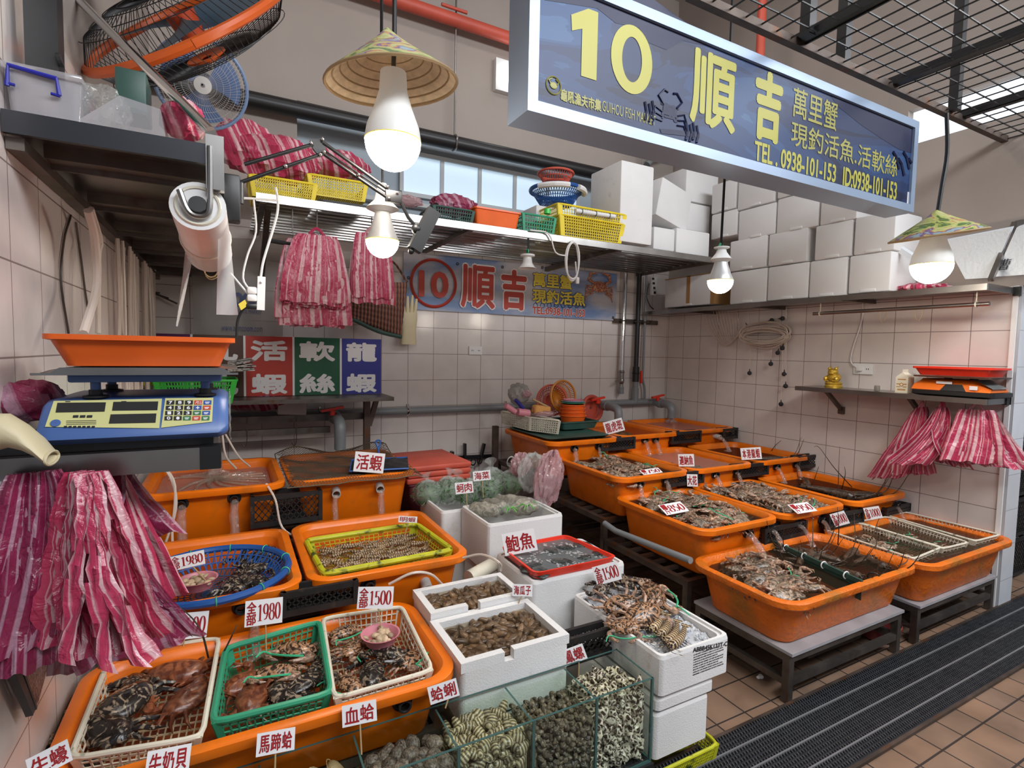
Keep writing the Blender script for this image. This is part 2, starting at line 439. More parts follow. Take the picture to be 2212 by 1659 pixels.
# ================================================================== the room
b = MB(); b.box(-9, 6, -9, .16, -.1, 0); struct(b.build('floor', m_floor, base=False, smooth=False))
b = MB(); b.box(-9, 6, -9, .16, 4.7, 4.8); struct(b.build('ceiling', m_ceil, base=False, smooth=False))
b = MB(); b.box(-4.345, .16, 0, .3, 0, 2.2)
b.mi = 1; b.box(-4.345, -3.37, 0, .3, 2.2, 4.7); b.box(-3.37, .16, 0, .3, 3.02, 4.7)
b.mi = 2; b.box(-3.37, .16, .16, .3, 2.2, 3.02)
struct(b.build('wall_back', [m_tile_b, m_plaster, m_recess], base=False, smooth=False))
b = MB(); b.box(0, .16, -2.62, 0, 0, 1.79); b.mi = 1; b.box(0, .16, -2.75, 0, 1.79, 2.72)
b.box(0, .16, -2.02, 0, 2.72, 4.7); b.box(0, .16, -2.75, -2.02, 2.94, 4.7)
b.mi = 2; b.box(.001, .159, -2.635, -2.62, 0, 1.79)
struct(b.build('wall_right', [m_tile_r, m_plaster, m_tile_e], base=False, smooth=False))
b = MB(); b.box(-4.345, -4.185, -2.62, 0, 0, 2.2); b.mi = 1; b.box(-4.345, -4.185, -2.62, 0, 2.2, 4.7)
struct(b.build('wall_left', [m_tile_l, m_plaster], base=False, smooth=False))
m_day = M('daylit_pane', (.5, .62, .72), .4, emis=((.55, .72, .86), .55))
m_day2 = M('bright_pane', (.8, .88, .92), .4, emis=((.8, .9, 1.0), 1.1))
m_frame = M('window_frame', (.42, .44, .45), .5)
def window(n, x0, x1, z0, z1, y, panes):
    b = MB(); t = .03
    b.box(x0, x1, y - .035, y, z0 - t, z0); b.box(x0, x1, y - .035, y, z1, z1 + t)
    for i in range(panes + 1):
        x = x0 + (x1 - x0) * i / panes; b.box(x - t / 2, x + t / 2, y - .035, y, z0, z1)
    o = struct(b.build('window_%d' % n, m_frame, base=False, smooth=False))
    for i in range(panes):
        b = MB(); xa = x0 + (x1 - x0) * i / panes + t / 2; xb = x0 + (x1 - x0) * (i + 1) / panes - t / 2
        b.box(xa, xb, y - .02, y - .005, z0, z1); b.build('pane', m_day, o, smooth=False)
window(1, -2.62, -1.0, 2.58, 2.86, .16, 5)
b = MB(); b.box(.06, .1, -2.75, -2.02, 2.72, 2.94); struct(b.build('window_2', m_day2, base=False, smooth=False))
b = MB(); b.box(-3.37, 0, .09, .16, 2.47, 2.5); struct(b.build('trim_1', m_frame, base=False, smooth=False))
b = MB(); b.box(-.012, 0, -2.622, -2.60, 0, 1.79); struct(b.build('trim_2', m_white, base=False, smooth=False))

# ---- rubber drain mat in front of the stall
m_mat = M('dark_rubber_mat', (.016, .018, .023), .45, var=(30, .3))
m_matl = M('worn_rubber_ridge', (.075, .078, .085), .4, var=(40, .3))
b = MB(); b.box(-3.4, 2.2, -2.94, -2.632, 0, .006)
base = None
t = thing('drain_mat', 'long black ribbed rubber mat along the front of the stall', 'mat', (-.6, -2.79, 0))
b.build('mat_base', m_mat, t, smooth=False)
b = MB()
nx = 330; dx = 4.7 / nx
for j in range(17):
    y = -2.925 + j * .0172
    for i in range(nx):
        x = -2.75 + i * dx + (dx / 2 if j % 2 else 0)
        b.bar((x, y - .0055, .009), (x + .004, y + .0055, .009), .0032, .006)
b.build('ridges', m_matl, t, smooth=False)
b = MB()
for y in (-2.882, -2.795, -2.708): b.box(-3.4, 2.2, y - .003, y + .003, .006, .0135)
b.build('seam_strip', M('mat_seam', (.17, .17, .175), .4), t, smooth=False)
b = MB()
for y in (-2.945, -2.637): b.box(-3.4, 2.2, y - .006, y + .006, 0, .012)
b.build('edge_strip', m_rust, t, smooth=False)

# ---- pipes of the back wall
def bracket(b, p, r, up=.03):
    b.torus(p, r + .002, .006, (1, 0, 0), 16, 6)
t = thing('water_pipe', 'grey water main running low along the tiled back wall', 'pipe', (-2, -.06, .93))
b = MB(); b.cyl((-4.1, -.06, .925), (-.15, -.06, .925), .027); b.build('pipe_run', m_grey, t)
for x in (-3.24, -2.62, -1.8):
    b = MB(); b.torus((x, -.06, .925), .031, .007, (1, 0, 0), 20, 6); b.cyl((x, -.06, .955), (x, -.06, .975), .012); b.build('clamp', m_chrome, t)
b = MB(); b.tube(bez([(-.43, -.06, .925), (-.43, -.06, 1.06)], 4), .032); b.build('tee', m_grey, t)
def spout(b, x, y, z, zo, r=.036):
    b.tube(bez([(x, -.06, .925), (x, y * .5, .92), (x, y * .85, .915), (x, y, .88), (x, y, zo)], 20), r, 14)
    b.cyl((x, y * .45, .92), (x, y * .6, .92), r + .008); b.torus((x, y, zo), r * .9, .004)
for x, y, zo in ((-3.17, -.42, .74), (-.87, -.36, .71), (-.2, -.3, .80)):
    b = MB(); spout(b, x, y, .9, zo); b.build('outlet_elbow', m_grey, t)
for x, y, z in ((-3.2, -.32, .985), (-.97, -.2, .985), (-.23, -.15, .985)):
    b = MB(); b.bar((x - .07, y, z - .01), (x + .07, y, z + .012), .03, .016); b.cyl((x, y, z - .04), (x, y, z), .018); b.build('valve_handle', m_red, t)
t = thing('steel_pipe', 'shiny metal standpipe with a lever tap on the back wall', 'pipe', (-.6, -.06, 1.1))
b = MB(); b.cyl((-.6, -.06, 1.21), (-.59, -.06, 2.12), .019); b.build('pipe_run', m_chrome, t)
b = MB(); b.cyl((-.6, -.06, 1.15), (-.6, -.06, 1.23), .022, .024); b.torus((-.6, -.06, 1.21), .024, .006); b.ell((-.6, -.06, 1.13), (.028, .028, .035)); b.cyl((-.6, -.06, 1.1), (-.6, -.06, 1.06), .02); b.build('valve', m_steel, t)
b = MB(); b.bar((-.62, -.08, 1.13), (-.69, -.09, 1.125), .012, .014); b.build('lever', m_steel, t)
b = MB(); b.cyl((-.6, -.06, 1.01), (-.6, -.06, 1.075), .026); b.build('end_cap', m_grey, t)
t = thing('drain_pipe', 'black vertical pipe with a red lever valve on the back wall', 'pipe', (-.43, -.06, .95))
b = MB(); b.cyl((-.43, -.06, 1.26), (-.425, -.06, 2.12), .022); b.build('pipe_run', m_black, t)
b = MB(); b.cyl((-.43, -.06, .95), (-.43, -.06, 1.12), .026); b.build('lower_pipe', m_grey, t)
b = MB(); b.cyl((-.43, -.06, 1.12), (-.43, -.06, 1.26), .03); b.torus((-.43, -.06, 1.2), .031, .006); b.build('valve', m_black, t)
b = MB(); b.rbox((-.385, -.085, 1.165), (.022, .02, .12), .008); b.build('lever', m_red, t)
b = MB(); b.tube(bez([(-.33, -.05, 2.12), (-.335, -.05, 1.3), (-.34, -.05, 1.16), (-.31, -.05, 1.06), (-.3, -.05, .94)], 24), .0115, 8)
tag(b.build('conduit', m_grey), 'thin grey conduit curving down beside the black vertical pipe', 'pipe')
b = MB(); b.box(-.68, -.15, -.03, -.005, 1.66, 1.70)
for x in (-.6, -.43, -.33): b.torus((x, -.06, 1.68), .026, .006, (0, 0, 1), 16, 6)
tag(b.build('pipe_bracket', m_steeld), 'dark slotted strip clamping the vertical pipes to the back wall', 'bracket')
def plate(name, label, c, u, w, h, nrm):
    t = thing(name, label, 'socket', c)
    u = V(u); n = V(nrm); b = MB(); b.obox(V(c) + n * .006, u * (w / 2), (0, 0, h / 2), n * .006); pl = b.build('plate', m_white, t)
    b = MB()
    for s in (-.25, .25):
        for k in (-.006, .006): b.obox(V(c) + n * .0125 + u * (s * w + k), u * .0018, (0, 0, .005), n * .0008)
    b.build('slots', m_inkb, pl)
plate('wall_socket', 'white double socket on the tiled back wall under the banner', (-2.05, -.001, 1.383), (1, 0, 0), .113, .066, (0, -1, 0))

# ---- black pipe high on the wall, red fire pipe, small lamp
t = thing('ceiling_pipe', 'thick black pipe crossing the wall above the high window', 'pipe', (-2.3, -.08, 2.93))
b = MB(); b.cyl((-4.18, -.08, 2.925), (-.02, -.08, 2.935), .052); b.build('pipe_run', m_black, t)
for x in (-2.28, -.45):
    b = MB(); b.cyl((x, -.08, 2.98), (x, -.08, 4.7), .007); b.torus((x, -.08, 2.93), .057, .008, (1, 0, 0), 18, 6); b.build('hanger_rod', m_steel, t)
b = MB(); b.cyl((-4.18, -.1, 3.80), (.0, -.1, 3.80), .045); b.cyl((-2.4, -.1, 3.88), (-2.2, -.1, 3.88), .012)
tag(b.build('fire_pipe', m_reddark), 'red fire pipe running along the top of the back wall', 'pipe')
p = PY(-1.2, 1645, 50)
b = MB(); b.cyl((p.x, -1.2, 3.1), (p.x, -1.2, 4.7), .03); tag(b.build('fire_pipe', m_reddark), 'red vertical fire pipe behind the top edge of the large blue sign', 'pipe')
t = thing('wall_lamp', 'small lit twin tube lamp high on the back wall', 'lamp', (-1.76, -.03, 3.5))
b = MB(); b.box(-1.93, -1.58, -.05, -.001, 3.42, 3.66); b.build('lamp_body', m_white, t)
m_tube = M('lit_tube', (1, 1, 1), .3, emis=((.85, .97, 1.0), 7))
for z in (3.5, 3.57):
    b = MB(); b.cyl((-1.88, -.075, z), (-1.6, -.075, z), .018); b.build('tube', m_tube, t)
b = MB(); b.tube(bez([PY(-.1, 1398, 356), PY(-.1, 1408, 346), PY(-.1, 1440, 335), PY(-.1, 1480, 328)], 16), .03, 10)
tag(b.build('drain_elbow', m_grey), 'grey pipe elbow under the large blue sign above the foam boxes', 'pipe')

# ---- wire mesh canopy over the aisle
t = thing('mesh_canopy', 'black wire mesh canopy hanging over the aisle above the large sign', 'canopy', (-.5, -3.2, 2.6))
b = MB()
for i in range(46): b.bar((-2.3 + i * .085, -2.51, 2.6), (-2.3 + i * .085, -3.9, 2.6), .0045, .0045)
for j in range(18): b.bar((-2.3, -2.51 - j * .08, 2.605), (1.5, -2.51 - j * .08, 2.605), .0045, .0045)
b.build('wire_grid', m_black, t, smooth=False)
for k, x in enumerate((-1.80, -1.14, -.5, .2)):
    b = MB(); b.bar((x, -2.5, 2.62), (x, -3.9, 2.62), .045, .035); b.build('cross_beam', m_black, t, smooth=False)
b = MB(); b.bar((-2.4, -2.51, 2.6), (1.5, -2.51, 2.6), .03, .03); b.build('edge_bar', m_rust, t, smooth=False)
for x, y in ((-1.83, -2.56), (-1.5, -2.50), (-.64, -2.54), (-.6, -3.3)):
    b = MB(); b.bar((x, y, 2.6), (x, y, 4.7), .04, .04); b.build('hanger_post', m_black, t, smooth=False)
b = MB(); b.bar(PZ(4.3, 1760, -60), PZ(4.3, 2260, 150), .16, .16)
tag(b.build('roof_beam', M('grey_beam', (.11, .105, .10), .6), smooth=False), 'dark grey roof beam seen through the wire mesh canopy', 'beam')

# ---- lettering: a line of writing fitted into a rectangle of a plane
_GL = {}
def glyphs(s):
    if s not in _GL:
        cu = bpy.data.curves.new('lettering', 'FONT'); cu.body = s; cu.resolution_u = 3
        o = bpy.data.objects.new('lettering', cu); COL.objects.link(o)
        me = bpy.data.meshes.new_from_object(o.evaluated_get(bpy.context.evaluated_depsgraph_get()))
        xs = [v.co.x for v in me.vertices]; ys = [v.co.y for v in me.vertices]
        x0, x1, y0, y1 = min(xs), max(xs), min(ys), max(ys)
        _GL[s] = ([((v.co.x - x0) / (x1 - x0), (v.co.y - y0) / (y1 - y0)) for v in me.vertices], [list(p.vertices) for p in me.polygons], (x1 - x0) / max(y1 - y0, 1e-6))
        bpy.data.objects.remove(o); bpy.data.curves.remove(cu)
        bpy.data.meshes.remove(me)
    return _GL[s]
def write(b, s, o, u, v, bold=0.0, lift=.0006):
    """s in the parallelogram from o (bottom left) along u and v; bold widens the strokes (metres)"""
    vs, fs, _ = glyphs(s); o, u, v = V(o), V(u), V(v); n = u.cross(v).normalized()
    un, vn_ = u.normalized(), v.normalized()
    sh = [(0, 0)] if not bold else [(-bold, 0), (bold, 0), (0, -bold), (0, bold), (-.7 * bold, -.7 * bold), (.7 * bold, .7 * bold), (.7 * bold, -.7 * bold), (-.7 * bold, .7 * bold)]
    for k, (a, c) in enumerate(sh):
        q = o + un * a + vn_ * c + n * (lift + .00004 * k)
        b.add([q + u * x + v * y for x, y in vs], fs)
def write_px(b, s, Y, xl, xr, yt, yb, bold=0.0, lift=.0006):
    xm, ym = (xl + xr) / 2, (yt + yb) / 2
    a, c = PY(Y, xl, ym), PY(Y, xr, ym); z1, z0 = PY(Y, xm, yt).z, PY(Y, xm, yb).z
    write(b, s, (a.x, Y, z0), (c.x - a.x, 0, 0), (0, 0, z1 - z0), bold, lift)
# serif numerals drawn as strokes, thick uprights and thin bars
def _el(cx, cy, rx, ry, a0=0, a1=360, n=26):
    return [(cx + rx * cos(radians(a0 + (a1 - a0) * i / n)), cy + ry * sin(radians(a0 + (a1 - a0) * i / n))) for i in range(n + 1)]
DIG = {
 '0': [_el(.25, .5, .19, .46)],
 '1': [[(.1, .82), (.26, .93)], [(.27, .95), (.27, .03)], [(.08, .03), (.46, .03)]],
 '5': [[(.12, .93), (.42, .93)], [(.13, .93), (.11, .52)], _el(.22, .32, .2, .28, 130, -140)],
 '7': [[(.07, .90), (.45, .90)], [(.44, .92), (.3, .55), (.21, .04)]],
 '8': [_el(.25, .73, .16, .22), _el(.25, .27, .2, .25)],
 '9': [_el(.24, .67, .18, .28), [(.425, .66), (.40, .35), (.28, .12), (.1, .07)]],
}
def digits(b, s, o, u, v, lift=.0006, thick=.062):
    o, u, v = V(o), V(u), V(v); n = u.cross(v).normalized(); W = .52 * len(s)
    for i, ch in enumerate(s):
        for st in DIG[ch]:
            L, R = [], []
            for k, p in enumerate(st):
                a, c = st[max(k - 1, 0)], st[min(k + 1, len(st) - 1)]
                dx, dy = c[0] - a[0], c[1] - a[1]; l = sqrt(dx * dx + dy * dy) or 1
                w = .018 + thick * abs(dy / l) ** 1.5
                L.append((p[0] - dy / l * w, p[1] + dx / l * w * .8)); R.append((p[0] + dy / l * w, p[1] - dx / l * w * .8))
            q = lambda p: o + u * ((i * .52 + p[0]) / W) + v * p[1] + n * lift
            m = len(L)
            b.add([q(p) for p in L] + [q(p) for p in R], [(k, k + 1, m + k + 1, m + k) for k in range(m - 1)])

# ---- the large blue sign
SY = -2.475
def sea(name, stops, sc, axis=2, dist=.5):
    m = bpy.data.materials.new(name); m.use_nodes = True; nt = m.node_tree; N = nt.nodes; L = nt.links; p = N['Principled BSDF']
    tc = N.new('ShaderNodeTexCoord'); mp = N.new('ShaderNodeMapping'); mp.inputs['Scale'].default_value = sc
    mp.inputs['Rotation'].default_value = (0, radians(14), 0)
    L.new(tc.outputs['Object'], mp.inputs[0])
    nz = N.new('ShaderNodeTexNoise'); nz.inputs['Scale'].default_value = 1; nz.inputs['Detail'].default_value = 6; nz.inputs['Distortion'].default_value = dist
    L.new(mp.outputs[0], nz.inputs['Vector'])
    cr = N.new('ShaderNodeValToRGB'); cr.color_ramp.interpolation = 'CONSTANT' if len(stops) > 4 else 'LINEAR'
    while len(cr.color_ramp.elements) < len(stops): cr.color_ramp.elements.new(.5)
    for e, (q, c) in zip(cr.color_ramp.elements, stops): e.position = q; e.color = (*c, 1)
    L.new(nz.outputs['Fac'], cr.inputs[0]); L.new(cr.outputs[0], p.inputs['Base Color']); p.inputs['Roughness'].default_value = .45
    return m
m_sea = sea('painted_sea', [(0, (.005, .010, .045)), (.40, (.008, .024, .09)), (.46, (.012, .040, .135)), (.52, (.02, .065, .18)), (.58, (.036, .10, .23)), (.66, (.075, .15, .27))], (.9, 1, 4.2), dist=.8)
m_alu = M('sign_aluminium', (.33, .42, .56), .35, .3)
m_dnavy = M('dark_navy_paint', (.006, .01, .05), .5)
m_yel = M('pale_yellow_letters', (.46, .43, .07), .45)
m_yelt = M('thin_yellow_letters', (.36, .34, .08), .45)
t = thing('shop_sign', 'large hanging blue sign with a yellow number 10 and white aluminium frame', 'sign', (-1.9, SY, 2.1))
x0, x1, z0, z1 = -2.995, -.815, 2.10, 2.533; fr = .035
b = MB(); b.box(x0 + fr, x1 - fr, SY + .012, SY + .11, z0 + fr, z1 - fr); pnl = b.build('panel', m_sea, t, smooth=False)
b = MB()
b.hexa([(x0, SY, z0), (x1, SY, z0), (x1, SY + .13, z0), (x0, SY + .13, z0)], [(x0 + fr, SY, z0 + fr), (x1 - fr, SY, z0 + fr), (x1 - fr, SY + .13, z0 + fr), (x0 + fr, SY + .13, z0 + fr)])
b.hexa([(x0 + fr, SY, z1 - fr), (x1 - fr, SY, z1 - fr), (x1 - fr, SY + .13, z1 - fr), (x0 + fr, SY + .13, z1 - fr)], [(x0, SY, z1), (x1, SY, z1), (x1, SY + .13, z1), (x0, SY + .13, z1)])
for xa, xb in ((x0, x0 + fr), (x1, x1 - fr)):
    b.hexa([(xa, SY, z0), (xb, SY, z0 + fr), (xb, SY + .13, z0 + fr), (xa, SY + .13, z0)], [(xa, SY, z1), (xb, SY, z1 - fr), (xb, SY + .13, z1 - fr), (xa, SY + .13, z1)])
b.build('frame', m_alu, t, smooth=False)
TY = SY + .0115
b = MB(); pc = lambda px, py: PY(TY, px, py)
def blob(b, Y, pts, lift=.0004):
    q = [PY(Y, *p) + V((0, -lift, 0)) for p in pts]; b.add(q, [tuple(range(len(q)))])
blob(b, TY, [(1176, 0), (1330, -60), (1560, 105), (1520, 98), (1475, 88), (1440, 108), (1400, 92), (1380, 60), (1330, 50), (1290, 18)], .0003)
blob(b, TY, [(1782, 188), (1980, 262), (1978, 335), (1940, 322), (1905, 300), (1860, 270), (1810, 230)], .0003)
b.build('painted_headland', m_dnavy, pnl, smooth=False)
b = MB()
o1, u1, v1 = PY(TY, 1229, 160), PY(TY, 1289, 172) - PY(TY, 1229, 160), V((0, 0, PY(TY, 1258, 14).z - PY(TY, 1258, 165).z)); u1.z = 0
n1 = V((0, -.0012, 0)); b.add([V((o1.x, TY, PY(TY, 1258, 165).z)) + u1 * x + v1 * y + n1 for x, y in ((.42, 0), (.98, 0), (.98, 1), (.62, 1), (.02, .82), (.06, .60), (.42, .68))], [(0, 1, 2, 3, 6), (3, 4, 5, 6)])
b.build('numeral_one', m_yel, pnl, smooth=False); b = MB(); pa, pb = PY(TY, 1319, 128), PY(TY, 1409, 128); zc, zh = (PY(TY, 1364, 54).z + PY(TY, 1364, 203).z) / 2, (PY(TY, 1364, 54).z - PY(TY, 1364, 203).z) / 2
rg = lambda k, kz: [V(((pa.x + pb.x) / 2 + (pb.x - pa.x) / 2 * k * cos(a), TY - .0012, zc + zh * kz * sin(a))) for a in [2 * pi * i / 40 for i in range(40)]]
b.loft([rg(1, 1), rg(.48, .66)], False, False); b.build('numeral_zero', m_yel, pnl, smooth=False); b = MB()
write_px(b, '順', TY, 1494, 1588, 120, 275, .0065, .0012); b.build('shop_lettering', m_yel, pnl, smooth=False); b = MB(); write_px(b, '吉', TY, 1633, 1686, 160, 302, .010, .0012); b.build('shop_lettering', m_yel, pnl, smooth=False); b = MB()
write_px(b, 'TEL . 0938-101-153', TY, 1629, 1806, 331, 370, .0022, .0012); b.build('phone_lettering', m_yel, pnl, smooth=False); b = MB(); write_px(b, 'ID:0938-101-153', TY, 1820, 1937, 378, 416, .0022, .0012)
b.build('lettering', m_yel, pnl, smooth=False)
b = MB()
write_px(b, '萬里蟹', TY, 1712, 1809, 205, 268, .001, .0012); b.build('small_lettering', m_yelt, pnl, smooth=False); b = MB(); write_px(b, '現釣活魚.活軟絲', TY, 1707, 1940, 300, 349, .001, .0012); b.build('small_lettering', m_yelt, pnl, smooth=False); b = MB()
write_px(b, '龜吼漁夫市集', TY, 1211, 1298, 204, 229, .0012, .0012); write_px(b, 'GUIHOU FISH MARKET', TY, 1300, 1416, 234, 256, 0, .0012)
b.build('small_lettering', m_yelt, pnl, smooth=False)
b = MB(); c = pc(1195.5, 185) + V((0, -.0015, 0)); b.torus(c, .026, .002, (0, 1, 0), 28, 4)
b.ell(c, (.013, .001, .010)); b.tube([c + V((-.012, 0, .004)), c + V((-.018, 0, .012)), c + V((-.006, 0, .02))], .0022, 5); b.tube([c + V((.012, 0, .004)), c + V((.018, 0, .012)), c + V((.008, 0, .02))], .0022, 5)
b.build('round_logo', m_yelt, pnl, smooth=False)
b = MB(); write_px(b, '萬', TY, 1428, 1466, 226, 260, .002, .001)
c = pc(1447, 243) + V((0, -.001, 0))
for s in (-1, 1):
    b.tube([c + V((s * .03, 0, .02)), c + V((s * .055, 0, .045)), c + V((s * .03, 0, .07)), c + V((s * .012, 0, .066))], .004, 5)
    for k in range(3): b.tube([c + V((s * .035, 0, -.005 - k * .016)), c + V((s * .068, 0, .006 - k * .02)), c + V((s * .08, 0, -.018 - k * .02))], .003, 5)
for px, py in ((1393, 240), (1402, 244), (1409, 238), (1482, 284), (1490, 288), (1497, 284), (1505, 290)):
    p = pc(px, py) + V((0, -.001, 0)); b.tube([p + V((0, 0, -.03)), p + V((.006, 0, 0)), p + V((-.002, 0, .03))], .0045, 5)
for k in range(4):
    p = pc(1935 + k * 11, 345 + (k % 2) * 14) + V((0, -.001, 0))
    b.tube([p + V((-.03, 0, .03)), p + V((.0, 0, .01)), p + V((.03, 0, -.04))], .007, 5)
blob(b, TY, [(1425, 278), (1510, 285), (1512, 298), (1428, 288)], .001)
b.build('painted_motifs', m_dnavy, pnl, smooth=False)
b = MB(); p = pc(1963, 430); b.box(p.x - .016, p.x + .016, TY - .0015, TY, p.z - .032, p.z + .032); b.build('blank_sticker', m_card, pnl, smooth=False)

# ---- the banner on the back wall
BY = -.02
m_sky = sea('printed_sky', [(0, (.05, .11, .27)), (.42, (.16, .24, .42)), (.55, (.52, .50, .52)), (1, (.66, .62, .60))], (.9, 1, 3.2), dist=.3)
t = thing('wall_banner', 'wide printed banner with red characters on the tiled back wall', 'banner', (-1.65, BY, 1.68))
b = MB(); b.grid(lambda u, v: V((-2.645 + 1.99 * u, BY + .004 * sin(u * 9), 1.68 + .425 * v)), 24, 2); b.box(-2.645, -.655, BY + .006, BY + .009, 1.68, 2.105); sht = b.build('sheet', m_sky, t)
m_bred = M('banner_red', (.47, .05, .03), .5); m_bwht = M('banner_white', (.78, .74, .72), .5); m_byel = M('banner_yellow', (.78, .62, .06), .5); m_bnav = M('banner_navy', (.03, .05, .16), .5)
b = MB(); p = PY(BY, 936.6, 612); b.torus((p.x, BY - .006, p.z), .176, .011, (0, 1, 0), 48, 4)
write_px(b, '10', BY, 906, 966, 588, 641, .009, .008)
write_px(b, '順', BY, 997, 1067, 575, 664, .0085, .008); write_px(b, '吉', BY, 1084, 1134, 586, 667, .011, .008)
write_px(b, 'TEL:0938-101-153', BY, 1149, 1262, 666, 681, .0022, .008); b.build('red_lettering', m_bred, sht, smooth=False)
b = MB()
write_px(b, '順', BY, 997, 1067, 575, 664, .019, .006); write_px(b, '吉', BY, 1084, 1134, 586, 667, .022, .006)
write_px(b, 'TEL:0938-101-153', BY, 1149, 1262, 666, 681, .006, .006); b.build('letter_outline', m_bwht, sht, smooth=False)
b = MB(); write_px(b, '萬里蟹', BY, 1151, 1235, 593, 622, .004, .008); write_px(b, '現釣活魚', BY, 1150, 1263, 629, 657, .004, .008); b.build('yellow_lettering', m_byel, sht, smooth=False)
b = MB(); write_px(b, '萬里蟹', BY, 1151, 1235, 593, 622, .009, .006); write_px(b, '現釣活魚', BY, 1150, 1263, 629, 657, .009, .006)
for k in range(8):
    p = PY(BY, 1156 + k * 15, 661); b.torus((p.x, BY - .006, p.z + .004), .02, .0025, (0, 1, 0), 14, 4)
b.build('navy_outline', m_bnav, sht, smooth=False)
m_crabpic = pattern('printed_crab', (.30, .06, .03), (.70, .42, .25), 40, .45, .6, .5)
b = MB(); c = PY(BY, 1294, 620); c.y = BY - .006
b.ell(c, (.085, .002, .05))
for s in (-1, 1):
    b.tube([c + V((s * .06, 0, .03)), c + V((s * .12, 0, .055)), c + V((s * .1, 0, .11)), c + V((s * .02, 0, .125))], [.012, .016, .016, .004], 6)
    for k in range(4): b.tube([c + V((s * .07, 0, -.01 - k * .015)), c + V((s * .135, 0, .005 - k * .028)), c + V((s * .15, 0, -.04 - k * .03))], [.009, .007, .003], 6)
b.build('printed_crab', m_crabpic, sht, smooth=False)
b = MB()
for px, py in ((988, 570), (1171, 578), (1085, 577), (1324, 686), (882, 600)):
    p = PY(BY, px, py); b.torus((p.x, BY - .005, p.z), .009, .003, (0, 1, 0), 12, 5)
b.build('eyelet', m_inkb, sht)
# ================================================================== tubs, racks and running water
m_hole = M('dark_hole', (.004, .004, .004), .8)
m_sealeg = pattern('crab_limb', (.16, .10, .075), (.50, .30, .19), 30, .42, .58)
def ring_at(y, px, py): return PY(y, px, py)
def tub(name, label, x0, x1, y0, y1, z, h, mat=None, outlets=(), pvc=(), water=.03, churn=False, wlabel=None, group=None, r=.085, wm=None):
    cx, cy, hx, hy = (x0 + x1) / 2, (y0 + y1) / 2, (x1 - x0) / 2, (y1 - y0) / 2
    mat = mat or m_orange
    t = thing(name, label, 'tub', (cx, cy, z - h), group)
    R = lambda ins, zz: rrect(cx, cy, hx - ins, hy - ins, max(r - ins * .6, .02), zz, 6)
    b = MB()
    b.loft([R(.082, z - h), R(.072, z - h + .012), R(.036, z - .026), R(.045, z - .02), R(.097, z - h + .014)], True, True)
    b.build('body', mat, t)
    b = MB(); b.loft([R(.034, z - .028), R(.003, z - .030), R(0, z - .026), R(0, z - .004), R(.005, z), R(.028, z), R(.044, z - .016), R(.047, z - .03)], False, False)
    b.build('rim', mat, t)
    fy = y0 + .038
    for px, py in outlets:
        p = PY(fy + .018, px, py); k = max(0, min(1, (z - .03 - p.z) / (h - .03))); yy = fy + .036 * k
        q = V((p.x, yy, p.z)); b = MB()
        b.torus(q, .021, .009, (0, 1, 0), 20, 8); b.cyl(q + V((0, -.028, 0)), q + V((0, .02, 0)), .0165, .0165, 16, False); b.torus(q + V((0, -.028, 0)), .0155, .004, (0, 1, 0), 16, 6)
        b.build('outlet', m_black, t)
    for px, py in pvc:
        p = PY(fy + .018, px, py); q = V((p.x, fy + .02, p.z)); b = MB()
        d = V((.25, -1, -.12)).normalized() if x0 > -1 else V((-.1, -1, -.2)).normalized()
        b.torus(q, .024, .008, (0, 1, 0), 20, 8)
        rings = []
        for rr, s in ((.021, -.01), (.021, .065), (.017, .065), (.017, .01)):
            
            u = d.cross(V((0, 0, 1))).normalized(); w = d.cross(u)
            rings.append([q + d * s + (u * cos(2 * pi * i / 18) + w * sin(2 * pi * i / 18)) * rr for i in range(18)])
        b.loft(rings, False, True); b.build('outlet_pipe', m_lgrey, t)
    if water is not None:
        wz = z - water; ins = .05 + (water - .02) / h * .05
        b = MB(); n = 26
        rx, ry = hx - ins, hy - ins
        b.grid(lambda u, v: V((cx + (2 * u - 1) * rx, cy + (2 * v - 1) * ry, wz + (.004 if churn else .0016) * vn(u * 9 + x0 * 7, v * 11 + y0 * 5))), n, n)
        # keep the sheet inside the rounded corners
        rc = max(r - ins * .6, .03)
        for i, p in enumerate(b.v):
            ax, ay = abs(p.x - cx) - (rx - rc), abs(p.y - cy) - (ry - rc)
            if ax > 0 and ay > 0:
                l = sqrt(ax * ax + ay * ay); mx = max(ax, ay)
                if l > 0: p.x = cx + math.copysign(rx - rc + ax / l * mx, p.x - cx); p.y = cy + math.copysign(ry - rc + ay / l * mx, p.y - cy)
        tag(b.build('sea_water', m_waterf if churn else (wm or m_water)), wlabel or ('sea water filling the ' + label), 'water', kind='stuff')
    return t
def stream(label, px, py, y, z1, fwd=.07, r=.013, spread=1.3, side=0.0):
    p = PY(y, px, py); n = 9; pts = []; rs = []
    for i in range(n):
        k = i / (n - 1)
        pts.append(p + V((side * k, -.02 - fwd * k ** .7, -.006 + (z1 - p.z + .006) * k ** 1.6)) + V((.002 * sin(9 * k), 0, 0)))
        rs.append(r * (1 + (spread - 1) * k) * (1 + .12 * sin(k * 14)))
    b = MB(); b.tube(pts, rs, 8)
    q = pts[-1]; b.ell(q, (r * 2.4, r * 2.2, .006), fn=lambda d: 1 + .25 * sin(d.x * 9 + d.y * 7))
    return tag(b.build('water_stream', m_stream), label, 'water stream', 'streams of running sea water')

COLS = {'l': (-1.83, -1.25), 'm': (-1.235, -.665), 'r': (-.625, -.04)}
H = .25
